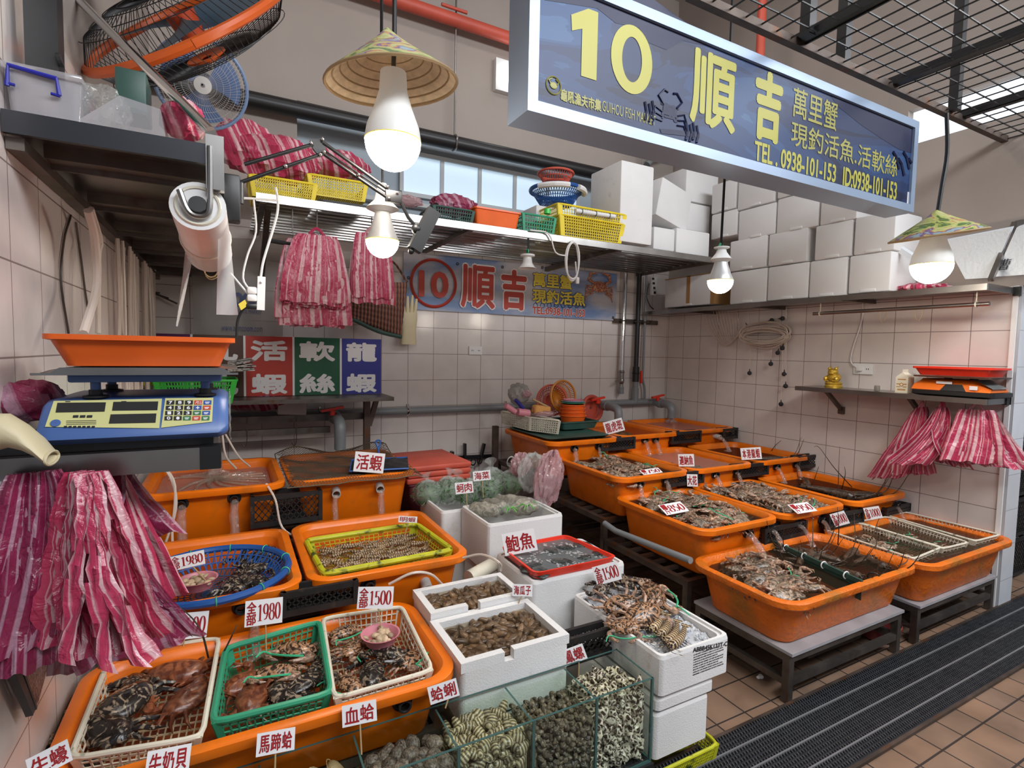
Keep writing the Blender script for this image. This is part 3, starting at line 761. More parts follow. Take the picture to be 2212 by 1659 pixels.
# tier four against the back wall, then down towards the aisle
tub('plastic_tub', 'orange tub carrying baskets and trays beside the back wall', -1.93, -1.33, -.965, -.25, .785, H, outlets=((1237, 967), (1289, 962)), water=.05)
tub('plastic_tub', 'orange tub of clear water just behind the three character white sign', -1.29, -.71, -.93, -.22, .785, H, outlets=((1388, 949), (1411, 948)), water=.03)
tub('plastic_tub', 'orange tub in the tiled corner filled from a grey elbow pipe', -.68, -.05, -.905, -.2, .785, H, pvc=((1541, 941),), water=.03, churn=True)
tub('plastic_tub', 'orange tub of crabs beside the hanging crumpled film', *COLS['l'], -1.555, -.86, .665, H, outlets=((1376, 1043), (1432, 1035)), water=.026, wm=m_murky)
tub('plastic_tub', 'orange tub of plain water in the middle of the second row from the back', *COLS['m'], -1.56, -.86, .665, H, outlets=((1539, 1023), (1585, 1017)), water=.035, churn=True)
tub('plastic_tub', 'orange tub with the four character lobster card by the side wall', *COLS['r'], -1.555, -.86, .665, H, outlets=((1671, 1006), (1713, 1001)), water=.04, wm=m_murky)
tub('plastic_tub', 'orange tub heaped with crabs at the open end of its row', *COLS['l'], -2.17, -1.48, .55, H, outlets=((1608, 1148), (1660, 1139)), water=.024, wm=m_murky)
tub('plastic_tub', 'orange tub heaped with crabs in the middle of its row', *COLS['m'], -2.175, -1.49, .55, H, outlets=((1718, 1129), (1769, 1120)), water=.024, wm=m_murky)
tub('plastic_tub', 'orange tub of dark lobsters with long feelers by the side wall', *COLS['r'], -2.19, -1.5, .55, H, outlets=((1928, 1090),), water=.04, wm=m_murky)
m_weave = M('woven_orange_plastic', (.74, .155, .006), .4, var=(5, .12), bump=(46, .5), dirt=((.36, .15, .02), 6, .5, .75))
tub('wide_tub', 'wide orange tub split by a green divider on the front metal table', -1.90, -.915, -2.665, -2.125, .42, .205, m_weave, water=.028, r=.11, wm=m_murky)
tub('wide_tub', 'wide orange tub holding three white baskets at the tiled wall end', -.925, .0, -2.70, -2.15, .415, .215, m_weave, water=.022, r=.10, wm=m_murky)
# the block by the near wall
tub('plastic_tub', 'orange tub of churning water with clear hoses behind the blue scale', -4.15, -3.555, -1.215, -.52, .74, .30, outlets=((392, 1086), (506, 1074)), water=.045, churn=True)
tub('plastic_tub', 'orange tub covered with a net, shrimp card on top', -3.54, -2.91, -1.21, -.5, .74, .30, pvc=((725, 1056), (818, 1046)), water=.06)
tub('plastic_tub', 'orange tub holding the round blue basket', -4.14, -3.565, -1.975, -1.30, .56, .26, outlets=((357, 1336), (521, 1306)), water=.05)
tub('plastic_tub', 'orange tub holding the yellow tray of shrimp', -3.55, -2.925, -1.975, -1.29, .56, .26, outlets=((793, 1259),), pvc=((917, 1254),), water=.045)
tub('long_tub', 'long orange tub holding the white, green and white baskets', -4.165, -3.20, -2.535, -2.0, .45, .2, m_orange, outlets=((866, 1508),), water=.055, r=.10)

for lab, px, py, y, z1, fw, r in (
    ('stream falling from the first outlet of the tub under the baskets', 1237, 968, -.93, .645, .03, .013),
    ('thin stream falling from the second outlet of the tub under the baskets', 1289, 965, -.93, .645, .03, .009),
    ('stream from the first of two close outlets behind the plain water tub', 1388, 951, -.89, .635, .06, .012),
    ('stream from the second of two close outlets behind the plain water tub', 1411, 950, -.89, .635, .06, .012),
    ('stream shooting from the grey pipe in the tiled corner', 1549, 943, -.93, .63, .1, .013),
    ('stream from the first outlet of the tub beside the crumpled film', 1376, 1045, -1.515, .53, .03, .011),
    ('stream from the second outlet of the tub beside the crumpled film', 1432, 1037, -1.515, .53, .05, .012),
    ('stream from the first outlet under the three character fish card', 1539, 1025, -1.52, .53, .06, .011),
    ('stream from the second outlet under the three character fish card', 1585, 1019, -1.52, .53, .05, .010),
    ('stream from the first outlet of the tub with the four character lobster card', 1671, 1008, -1.515, .515, .07, .010),
    ('stream from the second outlet of the tub with the four character lobster card', 1713, 1003, -1.515, .515, .05, .010),
    ('thick stream from the first outlet of the crab tub at the open end', 1608, 1152, -2.13, .395, .10, .015),
    ('stream beside the green divider from the crab tub at the open end', 1660, 1142, -2.13, .395, .07, .011),
    ('stream from the first outlet of the crab tub in mid row', 1718, 1131, -2.135, .395, .08, .010),
    ('stream from the second outlet of the crab tub in mid row', 1769, 1122, -2.135, .395, .05, .011),
    ('stream from the last outlet beside the tiled wall end', 1928, 1093, -2.15, .39, .05, .010),
    ('stream from the first outlet of the churning tub behind the scale', 393, 1090, -1.175, .515, .03, .016),
    ('stream from the second outlet of the churning tub behind the scale', 506, 1078, -1.175, .515, .03, .016),
    ('stream from the first pipe under the net covered tub', 722, 1066, -1.22, .52, .01, .011),
    ('stream from the second pipe under the net covered tub', 820, 1056, -1.22, .52, .02, .014),
    ('stream falling from the grey pipe into the rear foam box of clams', 924, 1265, -2.01, .465, .0, .013),
    ('stream falling behind the card over the green basket', 548, 1330, -1.96, .40, .1, .014),
    ('stream falling behind the card over the white basket with the pink bowl', 798, 1268, -1.96, .41, .07, .016)):
    stream(lab, px, py, y, z1, fw, r)
for lab, c, z1 in (('water column pouring from the elbow into the net covered tub', (-3.17, -.42, .74), .685), ('water column pouring from the elbow in the tiled corner', (-.2, -.3, .80), .755),
                   ('water column pouring into the churning tub behind the scale', (-3.86, -.72, .94), .70)):
    b = MB(); b.tube([V(c), V((c[0], c[1], (c[2] + z1) / 2)), V((c[0], c[1], z1))], [.028, .03, .042], 10)
    for k in range(6): b.tube([V((c[0], c[1], z1 + .03)), V((c[0] + .06 * cos(k), c[1] + .06 * sin(k), z1 + .004))], [.01, .012], 6)
    tag(b.build('water_stream', m_stream), lab, 'water stream', 'streams of running sea water')
# foam streaks on the churning tub
b = MB(); c = V((-3.86, -.8, .70))
for k in range(16):
    a = -2.4 + k * .32
    b.tube(bez([c, c + V((.13 * cos(a), .12 * sin(a) - .02, .004)), c + V((.24 * cos(a + .2), .2 * sin(a + .15) - .05, .002))], 8), [.012 - .0008 * i for i in range(9)], 6)
b.v = [p for p in b.v]
tag(b.build('water_foam', m_waterf), 'white streaks of foam spreading over the churning tub behind the scale', 'foam', kind='stuff')

# ---- racks and tables
def rack(name, label, x0, x1, y0, y1, z, mat=None, nslat=9, low=.1, lip=None):
    t = thing(name, label, 'rack', ((x0 + x1) / 2, (y0 + y1) / 2, 0)); s = .03; mat = mat or m_rust
    for x in (x0 + s / 2, x1 - s / 2):
        for y in (y0 + s / 2, y1 - s / 2):
            b = MB(); b.box(x - s / 2, x + s / 2, y - s / 2, y + s / 2, 0, z - .03); b.build('leg', mat, t, smooth=False)
    b = MB()
    for y in (y0, y1 - s): b.box(x0, x1, y, y + s, z - .03, z)
    for x in (x0, x1 - s): b.box(x, x + s, y0 + s, y1 - s, z - .03, z)
    for i in range(1, nslat): yy = y0 + (y1 - y0) * i / nslat; b.box(x0 + s, x1 - s, yy - .012, yy + .012, z - .02, z - .004)
    b.build('top_frame', mat, t, smooth=False)
    if low:
        b = MB()
        for y in (y0 + .002, y1 - s + .002): b.box(x0 + s, x1 - s, y, y + s - .004, low, low + .026)
        for x in (x0 + .002, x1 - s + .002): b.box(x, x + s - .004, y0 + s, y1 - s, low, low + .026)
        b.build('lower_rail', mat, t, smooth=False)
    return t
rack('tub_rack', 'rusty metal rack under the two heaped crab tubs and the lobster tub', -1.86, -.04, -2.11, -1.47, .295, nslat=7, low=.06)
rack('tub_rack', 'rusty metal rack under the crab tub beside the crumpled film', -1.86, -.04, -1.46, -.84, .41, nslat=7, low=.12)
rack('tub_rack', 'rusty metal rack against the back wall under the rear tubs', -1.94, -.04, -.83, -.19, .53, nslat=7, low=.15)
rack('tub_rack', 'metal rack under the tub with the round blue basket', -4.16, -2.93, -1.9, -1.3, .295, nslat=6)
rack('tub_rack', 'metal rack under the net covered tub', -4.16, -2.9, -1.15, -.5, .435, nslat=6)
rack('tub_rack', 'metal rack under the long tub with three baskets', -4.16, -3.22, -2.45, -2.02, .245, nslat=5)
b = MB(); b.box(-1.985, -1.945, -.24, -.20, 0, .80); tag(b.build('rack_post', m_rust, smooth=False), 'rusty upright post near the knife rail beside the rear tub', 'post')
m_slab = M('grey_board', (.34, .335, .35), .35, var=(8, .15))
for lab, x0, x1, z in (('low metal table with a grey board under the wide tub with the divider', -1.845, -1.02, .213), ('low metal table at the tiled wall end under the tub with white baskets', -.875, -.06, .198)):
    t = rack('low_table', lab, x0, x1, -2.632, -2.15, z - .013, m_steeld, 3, .07); t['category'] = 'table'
    b = MB(); b.box(x0, x1, -2.642, -2.14, z - .012, z); b.build('table_top', m_slab, t, smooth=False)
b = MB(); b.tube([PX(-1.9, 1306, 1130), PX(-1.9, 1330, 1147), PX(-1.9, 1492, 1211)], .016, 12)
tag(b.build('support_pipe', m_grey), 'grey plastic pipe running along the open end of the crab tubs', 'pipe')
t = thing('tub_divider', 'dark green slatted divider across the wide front tub', 'divider', (-1.3, -2.4, .39))
a, c = PZ(.418, 1668, 1170), PZ(.418, 1862, 1258)
a2, c2 = a + V((0, 0, -.09)), c + V((0, 0, -.09))
b = MB(); b.bar(a, c, .012, .02); b.obox((a + c + a2 + c2) / 4, (c - a) / 2, (0, 0, .035), (.003, .002, 0)); b.build('panel', m_dgreen, t)
b = MB()
for k in (.18, .4, .62, .85): q = a.lerp(c, k); b.torus(q, .016, .003, (c - a), 14, 5)
b.build('cable_tie', m_white, t)
b = MB(); b.torus(PZ(.41, 1887, 1247), .022, .003, (.9, .5, .1), 18, 5); tag(b.build('wire_loop', m_black), 'black wire loop over the front rim of the wide tub', 'wire')

# ---- black crates that pack the gaps between the tubs
m_crate = M('black_crate', (.014, .013, .013), .5, var=(20, .3), dirt=((.09, .05, .03), 30, .62, .75))
def crate(label, x0, x1, y0, y1, z0, z1, group=None, mat=None, cat='crate', name='plastic_crate'):
    t = thing(name, label, cat, ((x0 + x1) / 2, (y0 + y1) / 2, z0), group); mat = mat or m_crate
    b = MB(); w = .007
    P = [(x0, y0), (x1, y0), (x1, y1), (x0, y1)]
    for i in range(4):
        p, q = P[i], P[(i + 1) % 4]; l = sqrt((q[0] - p[0]) ** 2 + (q[1] - p[1]) ** 2)
        za, zb = z0 + .022, z1 - .022
        n = max(2, int(l / .026)); m = max(2, int((zb - za) / .026))
        A = lambda u, v: V((p[0] + (q[0] - p[0]) * u, p[1] + (q[1] - p[1]) * u, za + (zb - za) * v))
        for k in range(-m, n):       # diamond mesh
            for s in (1, -1):
                u0, u1, v0, v1 = k / n, (k + m) / n, 0.0, 1.0
                if u0 < 0: v0 = -u0 * n / m; u0 = 0
                if u1 > 1: v1 = 1 - (u1 - 1) * n / m; u1 = 1
                if v1 > v0: b.bar(A(u0, v0 if s > 0 else 1 - v0), A(u1, v1 if s > 0 else 1 - v1), .0045, .004)
    b.build('mesh_side', mat, t, smooth=False)
    b = MB()
    for i in range(4):
        p, q = P[i], P[(i + 1) % 4]
        for z in (z0 + .011, z1 - .011): b.bar((p[0], p[1], z), (q[0], q[1], z), .014, .022)
        b.bar((p[0], p[1], z0), (p[0], p[1], z1), .018, .018, (1, 0, 0))
    b.box(x0, x1, y0, y1, z0, z0 + .006)
    b.build('frame', mat, t, smooth=False)
    return t
def cr_px(label, y, d, xl, xr, yt, yb, **k):
    a, c = PY(y, xl, (yt + yb) / 2), PY(y, xr, (yt + yb) / 2); m = (xl + xr) / 2
    return crate(label, a.x, c.x, y, y + d, PY(y, m, yb).z, PY(y, m, yt).z, **k)
cr_px('black crate wedged between the rear tubs below the three character card', -.945, .06, 1300, 1369, 946, 972)
cr_px('black crate wedged beside the tiled corner tub and its grey pipe', -.915, .06, 1452, 1512, 932, 957)
cr_px('small black crate against the side wall at the rear tub', -.9, .06, 1562, 1591, 925, 948)
cr_px('black crate between the small crab tub and the plain water tub', -1.54, .05, 1440, 1517, 1020, 1048)
cr_px('black crate between the plain water tub and the lobster card tub', -1.54, .05, 1592, 1657, 1002, 1029)
cr_px('small black crate against the side wall beside the lobster card tub', -1.545, .05, 1725, 1762, 984, 1010)
cr_px('flat black crate behind the green divider of the wide front tub', -2.15, .05, 1652, 1738, 1133, 1165)
cr_px('black crate behind the two leaning price cards at the long baskets', -2.17, .05, 1790, 1862, 1106, 1135)
cr_px('black crate resting behind the three white baskets at the wall end', -2.17, .05, 1915, 1965, 1092, 1108)
cr_px('black lattice crate between the churning tub and the net covered tub', -1.235, .1, 545, 692, 1066, 1132)
cr_px('black lattice crate below the yellow tray tub behind the price cards', -1.99, .06, 612, 768, 1266, 1318)
cr_px('black crate standing behind the tank beside the crab ice box', -2.455, .05, 1216, 1324, 1368, 1425)
b = MB(); b.rbox((-1.38, -2.42, .1), (.42, .26, .07), .02); tag(b.build('tray_lid', m_black), 'black ribbed plastic lid lying under the low front table', 'lid')
t = thing('storage_tray', 'dark blue lidded tray stored under the wall end table', 'tray', (-.4, -2.45, .1))
b = MB(); b.rbox((-.4, -2.43, .14), (.36, .3, .03), .012); b.build('lid', m_blue, t)
b = MB(); b.rbox((-.4, -2.43, .1), (.33, .27, .05), .012); b.build('tray', m_black, t)
b = MB(); b.lathe([(.05, 0), (.085, .01), (.1, .075), (.095, .08), (.08, .02), (.03, .012)], (-.95, -2.5, 0)); tag(b.build('bowl', M('maroon_plastic', (.22, .04, .035), .35)), 'maroon bowl on the floor between the two low tables', 'bowl')
b = MB(); b.ell(PZ(.008, 1642, 1462), (.016, .011, .009), fn=lambda d: 1 + .2 * sin(5 * d.x)); tag(b.build('shell', m_card), 'small white shell lying on the brown floor tiles', 'shell')
# ================================================================== foam boxes, glass tank, baskets and what lies in them
BODY = {}
def foam_box(name, label, x0, x1, y0, y1, z0, z1, w=.024, floor=.03, notch=(), mat=None, cat='foam box', group=None, rot=0):
    cx, cy = (x0 + x1) / 2, (y0 + y1) / 2; hx, hy = (x1 - x0) / 2, (y1 - y0) / 2; mat = mat or m_foam
    t = thing(name, label, cat, (cx, cy, z0), group)
    b = MB(); R = lambda i, z, r=.018: rrect(cx, cy, hx - i, hy - i, r, z, 3)
    b.loft([R(.012, z0), R(.0, z0 + .01), R(0, z1 - (.031 if notch else .012))], True, False)
    if not notch:
        b.loft([R(0, z1 - .012), R(.003, z1), R(w * .55, z1), R(w * .6, z1 - .008), R(w, z1 - .009), R(w + .003, z0 + floor)], False, True)
        BODY[t] = b.build('body', mat, t, ang=30)
    else:
        b.loft([R(0, z1 - .031), R(w, z1 - .031), R(w + .003, z0 + floor)], False, True)
        b.build('body', mat, t, ang=30)
        b = MB(); zz0, zz1 = z1 - .031, z1
        b.box(x0, x0 + w, y0, y1, zz0, zz1); b.box(x1 - w, x1, y0, y1, zz0, zz1)
        for yy, nn in ((y0, [n for n in notch if n[0] == 'f']), (y1 - w, [n for n in notch if n[0] == 'b'])):
            if nn:
                b.box(x0 + w, nn[0][1], yy, yy + w, zz0, zz1); b.box(nn[0][2], x1 - w, yy, yy + w, zz0, zz1)
            else: b.box(x0 + w, x1 - w, yy, yy + w, zz0, zz1)
        b.build('notched_rim', mat, t, smooth=False)
    return t
def still_water(label, x0, x1, y0, y1, z, mat=None):
    b = MB(); b.grid(lambda u, v: V((x0 + (x1 - x0) * u, y0 + (y1 - y0) * v, z + .0012 * vn(u * 11, v * 9))), 14, 12)
    return tag(b.build('sea_water', mat or m_water), label, 'water', kind='stuff')
n0 = PY(-2.51, 1090, 1405).x; n1 = PY(-2.51, 1110, 1400).x
foam_box('foam_box', 'white foam box of brown clams just behind the glass tank', -3.20, -2.82, -2.512, -2.236, .27, .468, notch=(('f', n0, n1),))
n0 = PY(-2.27, 1021, 1313).x; n1 = PY(-2.27, 1048, 1308).x
foam_box('foam_box', 'white foam box of brown clams under the grey outlet pipe', -3.195, -2.83, -2.232, -2.03, .29, .49, notch=(('f', n0, n1),))
foam_box('foam_box', 'white foam box carrying the red tray of abalone', -2.77, -2.315, -2.19, -1.865, .25, .50)
foam_box('foam_box', 'white foam box on the floor under the abalone box', -2.75, -2.33, -2.175, -1.88, 0, .248)
foam_box('foam_box', 'white foam box of grey oyster bags', -2.765, -2.36, -1.78, -1.455, .36, .60)
foam_box('foam_box', 'white foam box on the floor under the oyster bag box', -2.75, -2.38, -1.77, -1.465, 0, .358)
foam_box('foam_box', 'white foam box packed with bags of green seaweed', -2.865, -2.45, -1.45, -1.10, .39, .58)
foam_box('foam_box', 'white foam box hidden under the seaweed box', -2.85, -2.46, -1.44, -1.11, 0, .388)
ice_box = foam_box('foam_box', 'white foam box with printed code, crabs and prawns on crushed ice', -2.60, -2.285, -2.70, -2.215, .29, .43)
foam_box('foam_box', 'broken white foam lid layer below the ice box', -2.60, -2.34, -2.69, -2.25, .235, .288)
foam_box('foam_box', 'white foam box standing on the yellow basket', -2.60, -2.355, -2.685, -2.26, .068, .233)
for lab, x0, x1, y0, y1, z in (('clam box under the front clam box', -3.18, -2.84, -2.50, -2.25, .268), ('foam box under the rear clam box', -3.18, -2.85, -2.225, -2.04, .288)):
    foam_box('foam_box', 'plain white foam ' + lab if lab.startswith('clam') else 'plain white ' + lab, x0, x1, y0, y1, 0, z)
# printing on the ice box
b = MB(); FY = -2.7006
a, c = PY(FY, 1497, 1409), PY(FY, 1571, 1392)
write(b, 'ABBB45K123T-C', (a.x, FY, a.z), (c.x - a.x, 0, c.z - a.z - .004), (0, 0, .015), .0006)
for k in range(9):
    x = a.x + .004; z = a.z - .012 - k * .0085
    random.seed(40 + k)
    while x < c.x - (.02 if k % 3 else .045):
        w = random.uniform(.002, .005); b.add([(x, FY - .0008, z), (x + w, FY - .0008, z), (x + w, FY - .0008, z + .004), (x, FY - .0008, z + .004)], [(0, 1, 2, 3)]); x += w + random.uniform(.001, .004)
b.build('printed_code', m_inkb, BODY[ice_box], smooth=False)

def basket(name, label, corners, depth, taper, mat, nu, nv, nh=3, rim=.008, w=.004, group=None, solid_corner=True, cat='basket', bottom_z=None):
    """corners: top rim, in order round the basket"""
    c = [V(p) for p in corners]; ce = sum(c, V((0, 0, 0))) / 4
    low = [ce + (p - ce) * (1 - taper) + V((0, 0, -depth)) for p in c]
    t = thing(name, label, cat, ce + V((0, 0, -depth)), group)
    b = MB(); cnt = (nu, nv, nu, nv)
    for i in range(4):
        j = (i + 1) % 4; z = V((0, 0, 1))
        p0, p1 = low[i].lerp(low[j], .06), low[i].lerp(low[j], .94); q0, q1 = c[i].lerp(c[j], .06), c[i].lerp(c[j], .94)
        b.lattice(p0, p1, q1, q0, cnt[i], nh, w, .003)
        for (l, q, l2, q2) in ((low[i], c[i], p0, q0), (p1, q1, low[j], c[j])):
            nrm = (c[j] - c[i]).cross(z).normalized() * .0025
            b.hexa([l - nrm, l2 - nrm, l2 + nrm, l + nrm], [q - nrm, q2 - nrm, q2 + nrm, q + nrm])
    b.build('side', mat, t, smooth=False)
    b = MB(); b.lattice(low[0], low[1], low[2], low[3], int(nu * 1.2), int(nv * 1.2), w, .004); b.build('bottom', mat, t, smooth=False)
    b = MB(); rr = []
    for i in range(4):
        p, q, o = c[i], c[(i + 1) % 4], c[i - 1]; r = .035
        a0 = p + (o - p).normalized() * r; a1 = p + (q - p).normalized() * r
        rr += [a0, a0.lerp(p, .55).lerp(a1, .12), p.lerp((a0 + a1) / 2, .45), a1.lerp(p, .55).lerp(a0, .12), a1]
    rr.append(rr[0]); b.tube(rr, rim, 8, False); b.build('rim', mat, t)
    return t
LZ = .452
def quad(z, *px): return [PZ(z, *p) for p in px]
basket('rectangular_basket', 'white plastic basket beside the near wall in the long front tub', quad(LZ, (150, 1640), (436, 1592), (474, 1378), (240, 1412)), .075, .12, m_cream, 12, 12, 4, .007, .0035)
basket('rectangular_basket', 'green plastic basket in the middle of the long front tub', quad(LZ, (458, 1563), (716, 1497), (690, 1343), (487, 1400)), .08, .12, m_greenp, 13, 10, 4, .009, .0035)
basket('rectangular_basket', 'white plastic basket with a pink bowl in the long front tub', quad(LZ, (722, 1510), (935, 1448), (868, 1310), (697, 1336)), .08, .12, m_cream, 13, 10, 4, .007, .0035)
basket('flat_basket', 'yellow weathered tray of shrimp in an orange tub', quad(.562, (700, 1240), (977, 1188), (900, 1132), (660, 1168)), .06, .06, m_ytray, 20, 14, 4, .0115, .003)
W3 = []
for lab, q in (('long white basket next to the wide tub with the divider', ((1974, 1207), (2034, 1182), (1852, 1129), (1780, 1144))),
               ('long white basket between two others in the wall end tub', ((2037, 1185), (2092, 1172), (1915, 1116), (1852, 1127))),
               ('long white basket nearest the side wall, nearly empty', ((2107, 1169), (2161, 1155), (1956, 1106), (1917, 1114)))):
    basket('long_basket', lab, quad(.421, *q), .055, .08, m_cream, 6, 22, 3, .0055, .003)
# round blue basket and pink bowls
def woven_bowl(name, label, c, r, h, mat, rim=.012, n=60, m=5, tilt=None, cat='basket', tie=None, spiral=True):
    c = V(c); t = thing(name, label, cat, c); b = MB(); R = tilt.to_matrix() if tilt else Matrix.Identity(3)
    P = lambda k, a: c + R @ V(((r * .62 + r * .36 * k) * cos(a), (r * .62 + r * .36 * k) * sin(a), h * k))
    for i in range(n):
        a = 2 * pi * i / n
        b.bar(P(0, a), P(1, a + .12), .004, .003); b.bar(P(0, a), P(1, a - .12), .004, .003)
    for j in range(m): b.tube([P(j / (m - 1), 2 * pi * i / 40) for i in range(41)], .0028, 4, False)
    for j in range(1, 9): b.tube([c + R @ V((r * .62 * j / 8.5 * cos(2 * pi * i / 32), r * .62 * j / 8.5 * sin(2 * pi * i / 32), .002)) for i in range(33)], .0022, 4, False)
    for i in range(28): a = 2 * pi * i / 28; b.bar(c, c + R @ V((r * .62 * cos(a), r * .62 * sin(a), .002)), .0035, .002)
    b.build('woven_side', mat, t)
    b = MB(); b.tube([c + R @ V((r * cos(2 * pi * i / 48), r * sin(2 * pi * i / 48), h)) for i in range(49)], rim, 8, False); b.build('rim', mat, t)
    if tie:
        b = MB()
        for i in range(11):
            a = 2 * pi * i / 11 + .2; b.torus(c + R @ V((r * cos(a), r * sin(a), h)), rim * 1.12, .0022, R @ V((-sin(a), cos(a), 0)), 12, 4)
        b.build('twine_tie', tie, t)
    return t
bc = (PZ(.56, 625, 1228) + PZ(.56, 360, 1262)) / 2
f_, k_ = PZ(.56, 470, 1298), PZ(.56, 525, 1184)
bc = V(((PZ(.56, 625, 1225).x - .25), (f_.y + k_.y) / 2, .49))
woven_bowl('round_basket', 'round blue basket with cut pipe rim in an orange tub', bc, .25, .075, m_blue, .013, 60, 5, tie=m_twine)
def bowl(label, c, r, h, mat, group=None):
    b = MB(); b.lathe([(r * .05, 0), (r * .72, 0), (r * .95, h), (r * 1.02, h + .003), (r * .93, h + .002), (r * .7, .006), (r * .05, .006)], c, n=28)
    return tag(b.build('bowl', mat), label, 'bowl', group)
pb1 = PZ(.565, 427, 1257); pb1.z = .545; bowl('pink bowl of small clams resting in the round blue basket', pb1, .062, .03, m_pinkp)
pb2 = PZ(.45, 822, 1372); pb2.z = .425; bowl('pink bowl of small clams in the white basket of the long tub', pb2, .062, .03, m_pinkp)
ab = quad(.515, (1155, 1250), (1335, 1212), (1222, 1163), (1080, 1190))
t = thing('shallow_tray', 'shallow red plastic tray of abalone on a foam box', 'tray', (-2.56, -2.03, .5))
ce = sum(ab, V((0, 0, 0))) / 4
def inset(k, dz): return [ce + (p - ce) * k + V((0, 0, dz)) for p in ab]
def rq(q, r=.035, n=4):
    out = []
    for i in range(4):
        p, a, c = q[i], q[i - 1], q[(i + 1) % 4]; a0 = p + (a - p).normalized() * r; a1 = p + (c - p).normalized() * r
        for k in range(n + 1): s = k / n; out.append(a0 * (1 - s) ** 2 + p * 2 * s * (1 - s) + a1 * s * s)
    return out
b = MB(); b.loft([rq(inset(.93, -.012)), rq(inset(.985, .012)), rq(inset(1, .02)), rq(inset(.95, .02)), rq(inset(.92, .0)), rq(inset(.90, -.008))], True, True); b.build('tray_body', m_red, t)
b = MB(); b.add(rq(inset(.925, .006)), [tuple(range(20))]); tag(b.build('sea_water', clear('abalone_water', (.22, .24, .25), .0, .5, (.24, .26, .27), bump=(40, .4), fk=.6)), 'shallow water in the red abalone tray', 'water', kind='stuff')

# ---- the glass tank
TX0, TX1, TY0, TY1, TZ0, TZ1 = -4.15, -2.628, -2.70, -2.52, .105, .372
t = thing('glass_tank', 'long glass tank of live shells with inner partitions at the front', 'tank', (-3.4, -2.6, .1)); g = .005
for nm, bx in (('front_pane', (TX0, TX1, TY0, TY0 + g, TZ0, TZ1)), ('back_pane', (TX0, TX1, TY1 - g, TY1, TZ0, TZ1)), ('end_pane', (TX1 - g, TX1, TY0 + g, TY1 - g, TZ0, TZ1)), ('end_pane', (TX0, TX0 + g, TY0 + g, TY1 - g, TZ0, TZ1)), ('base_pane', (TX0, TX1, TY0, TY1, TZ0 - .006, TZ0))):
    b = MB(); b.box(*bx); b.build(nm, m_glass, t, smooth=False)
DV = (-2.845, -3.06, -3.282, -3.51, -3.735, -3.96)
for x in DV:
    b = MB(); b.box(x - .0025, x + .0025, TY0 + g, TY1 - g, TZ0, TZ1 - .008); b.build('partition', m_glass, t, smooth=False)
b = MB()
for bx in ((TX0, TX1, TY0 - .0005, TY0 + g + .0005, TZ1, TZ1 + .0015), (TX0, TX1, TY1 - g, TY1, TZ1, TZ1 + .0015), (TX1 - g, TX1 + .0005, TY0, TY1, TZ1, TZ1 + .0015), (TX1 - .0065, TX1 + .001, TY0 - .001, TY0 + .0065, TZ0, TZ1), (TX0, TX1, TY0 - .001, TY0 + .004, TZ0 - .008, TZ0 + .001), (TX1 - .005, TX1 + .001, TY0, TY1, TZ0 - .008, TZ0 + .001)): b.box(*bx)
for x in DV: b.box(x - .0025, x + .0025, TY0 + g, TY1 - g, TZ1 - .008, TZ1 - .0068); b.box(x - .004, x + .004, TY0 - .0002, TY0 + .0055, TZ0, TZ1)
b.build('glass_edge', m_glassedge, t, smooth=False)
still_water('water standing in the long glass tank', TX0 + g, TX1 - g, TY0 + g, TY1 - g, .352, m_tankwater)
b = MB(); b.box(TX0, TX1 + .005, TY0 - .01, TY1, .06, .098)
for x in (TX0 + .03, -3.4, TX1 - .03):
    for y in (TY0 + .02, TY1 - .02): b.box(x - .02, x + .02, y - .02, y + .02, 0, .06)
tag(b.build('tank_stand', m_black, smooth=False), 'low black stand under the glass tank', 'stand')

# ---- shells and creatures, one of each kind, then copies
m_clam = pattern('brown_clam', (.055, .032, .017), (.19, .115, .06), 16, .3, .7, .3, 1.5, .35)
m_clam2 = pattern('striped_clam', (.10, .085, .05), (.42, .36, .22), 34, .42, .62, .3, .6, .35, 'wave')
m_cockle = pattern('blood_cockle', (.035, .028, .024), (.30, .24, .19), 60, .35, .75, .45, 3, .3)
m_horse = pattern('pale_clam', (.34, .24, .12), (.58, .47, .28), 70, .3, .7, .3, 1.2, .15, 'wave')
m_snail = pattern('dark_snail', (.05, .042, .03), (.24, .19, .12), 50, .4, .7, .4, 2, .35)
m_babylon = pattern('spotted_shell', (.60, .54, .42), (.05, .03, .02), 62, .11, .17, .3, 1, .2, 'voronoi')
m_shrimp = pattern('banded_shrimp', (.085, .05, .028), (.40, .27, .15), 30, .3, .7, .25, .6, .25, 'wave')
m_tiger = pattern('tiger_prawn_bands', (.055, .03, .018), (.52, .38, .22), 22, .42, .58, .22, .8, .15, 'wave')
m_cara = pattern('mottled_crab_shell', (.030, .018, .012), (.44, .24, .13), 26, .45, .56, .22, 3.5, .25)
m_cara2 = pattern('dark_marbled_shell', (.014, .011, .010), (.30, .23, .16), 20, .52, .62, .25, 4.0, .25)
m_cara3 = pattern('red_brown_shell', (.09, .02, .008), (.30, .10, .04), 22, .4, .7, .3, 2.5, .3)
m_carad = pattern('grey_brown_shell', (.07, .055, .042), (.36, .26, .18), 30, .42, .6, .28, 3.0, .35)
m_limb = m_sealeg
m_abal = pattern('abalone_skin', (.012, .017, .017), (.07, .085, .08), 40, .4, .7, .35, 2, .3)
PARK = (0, 0, 0)
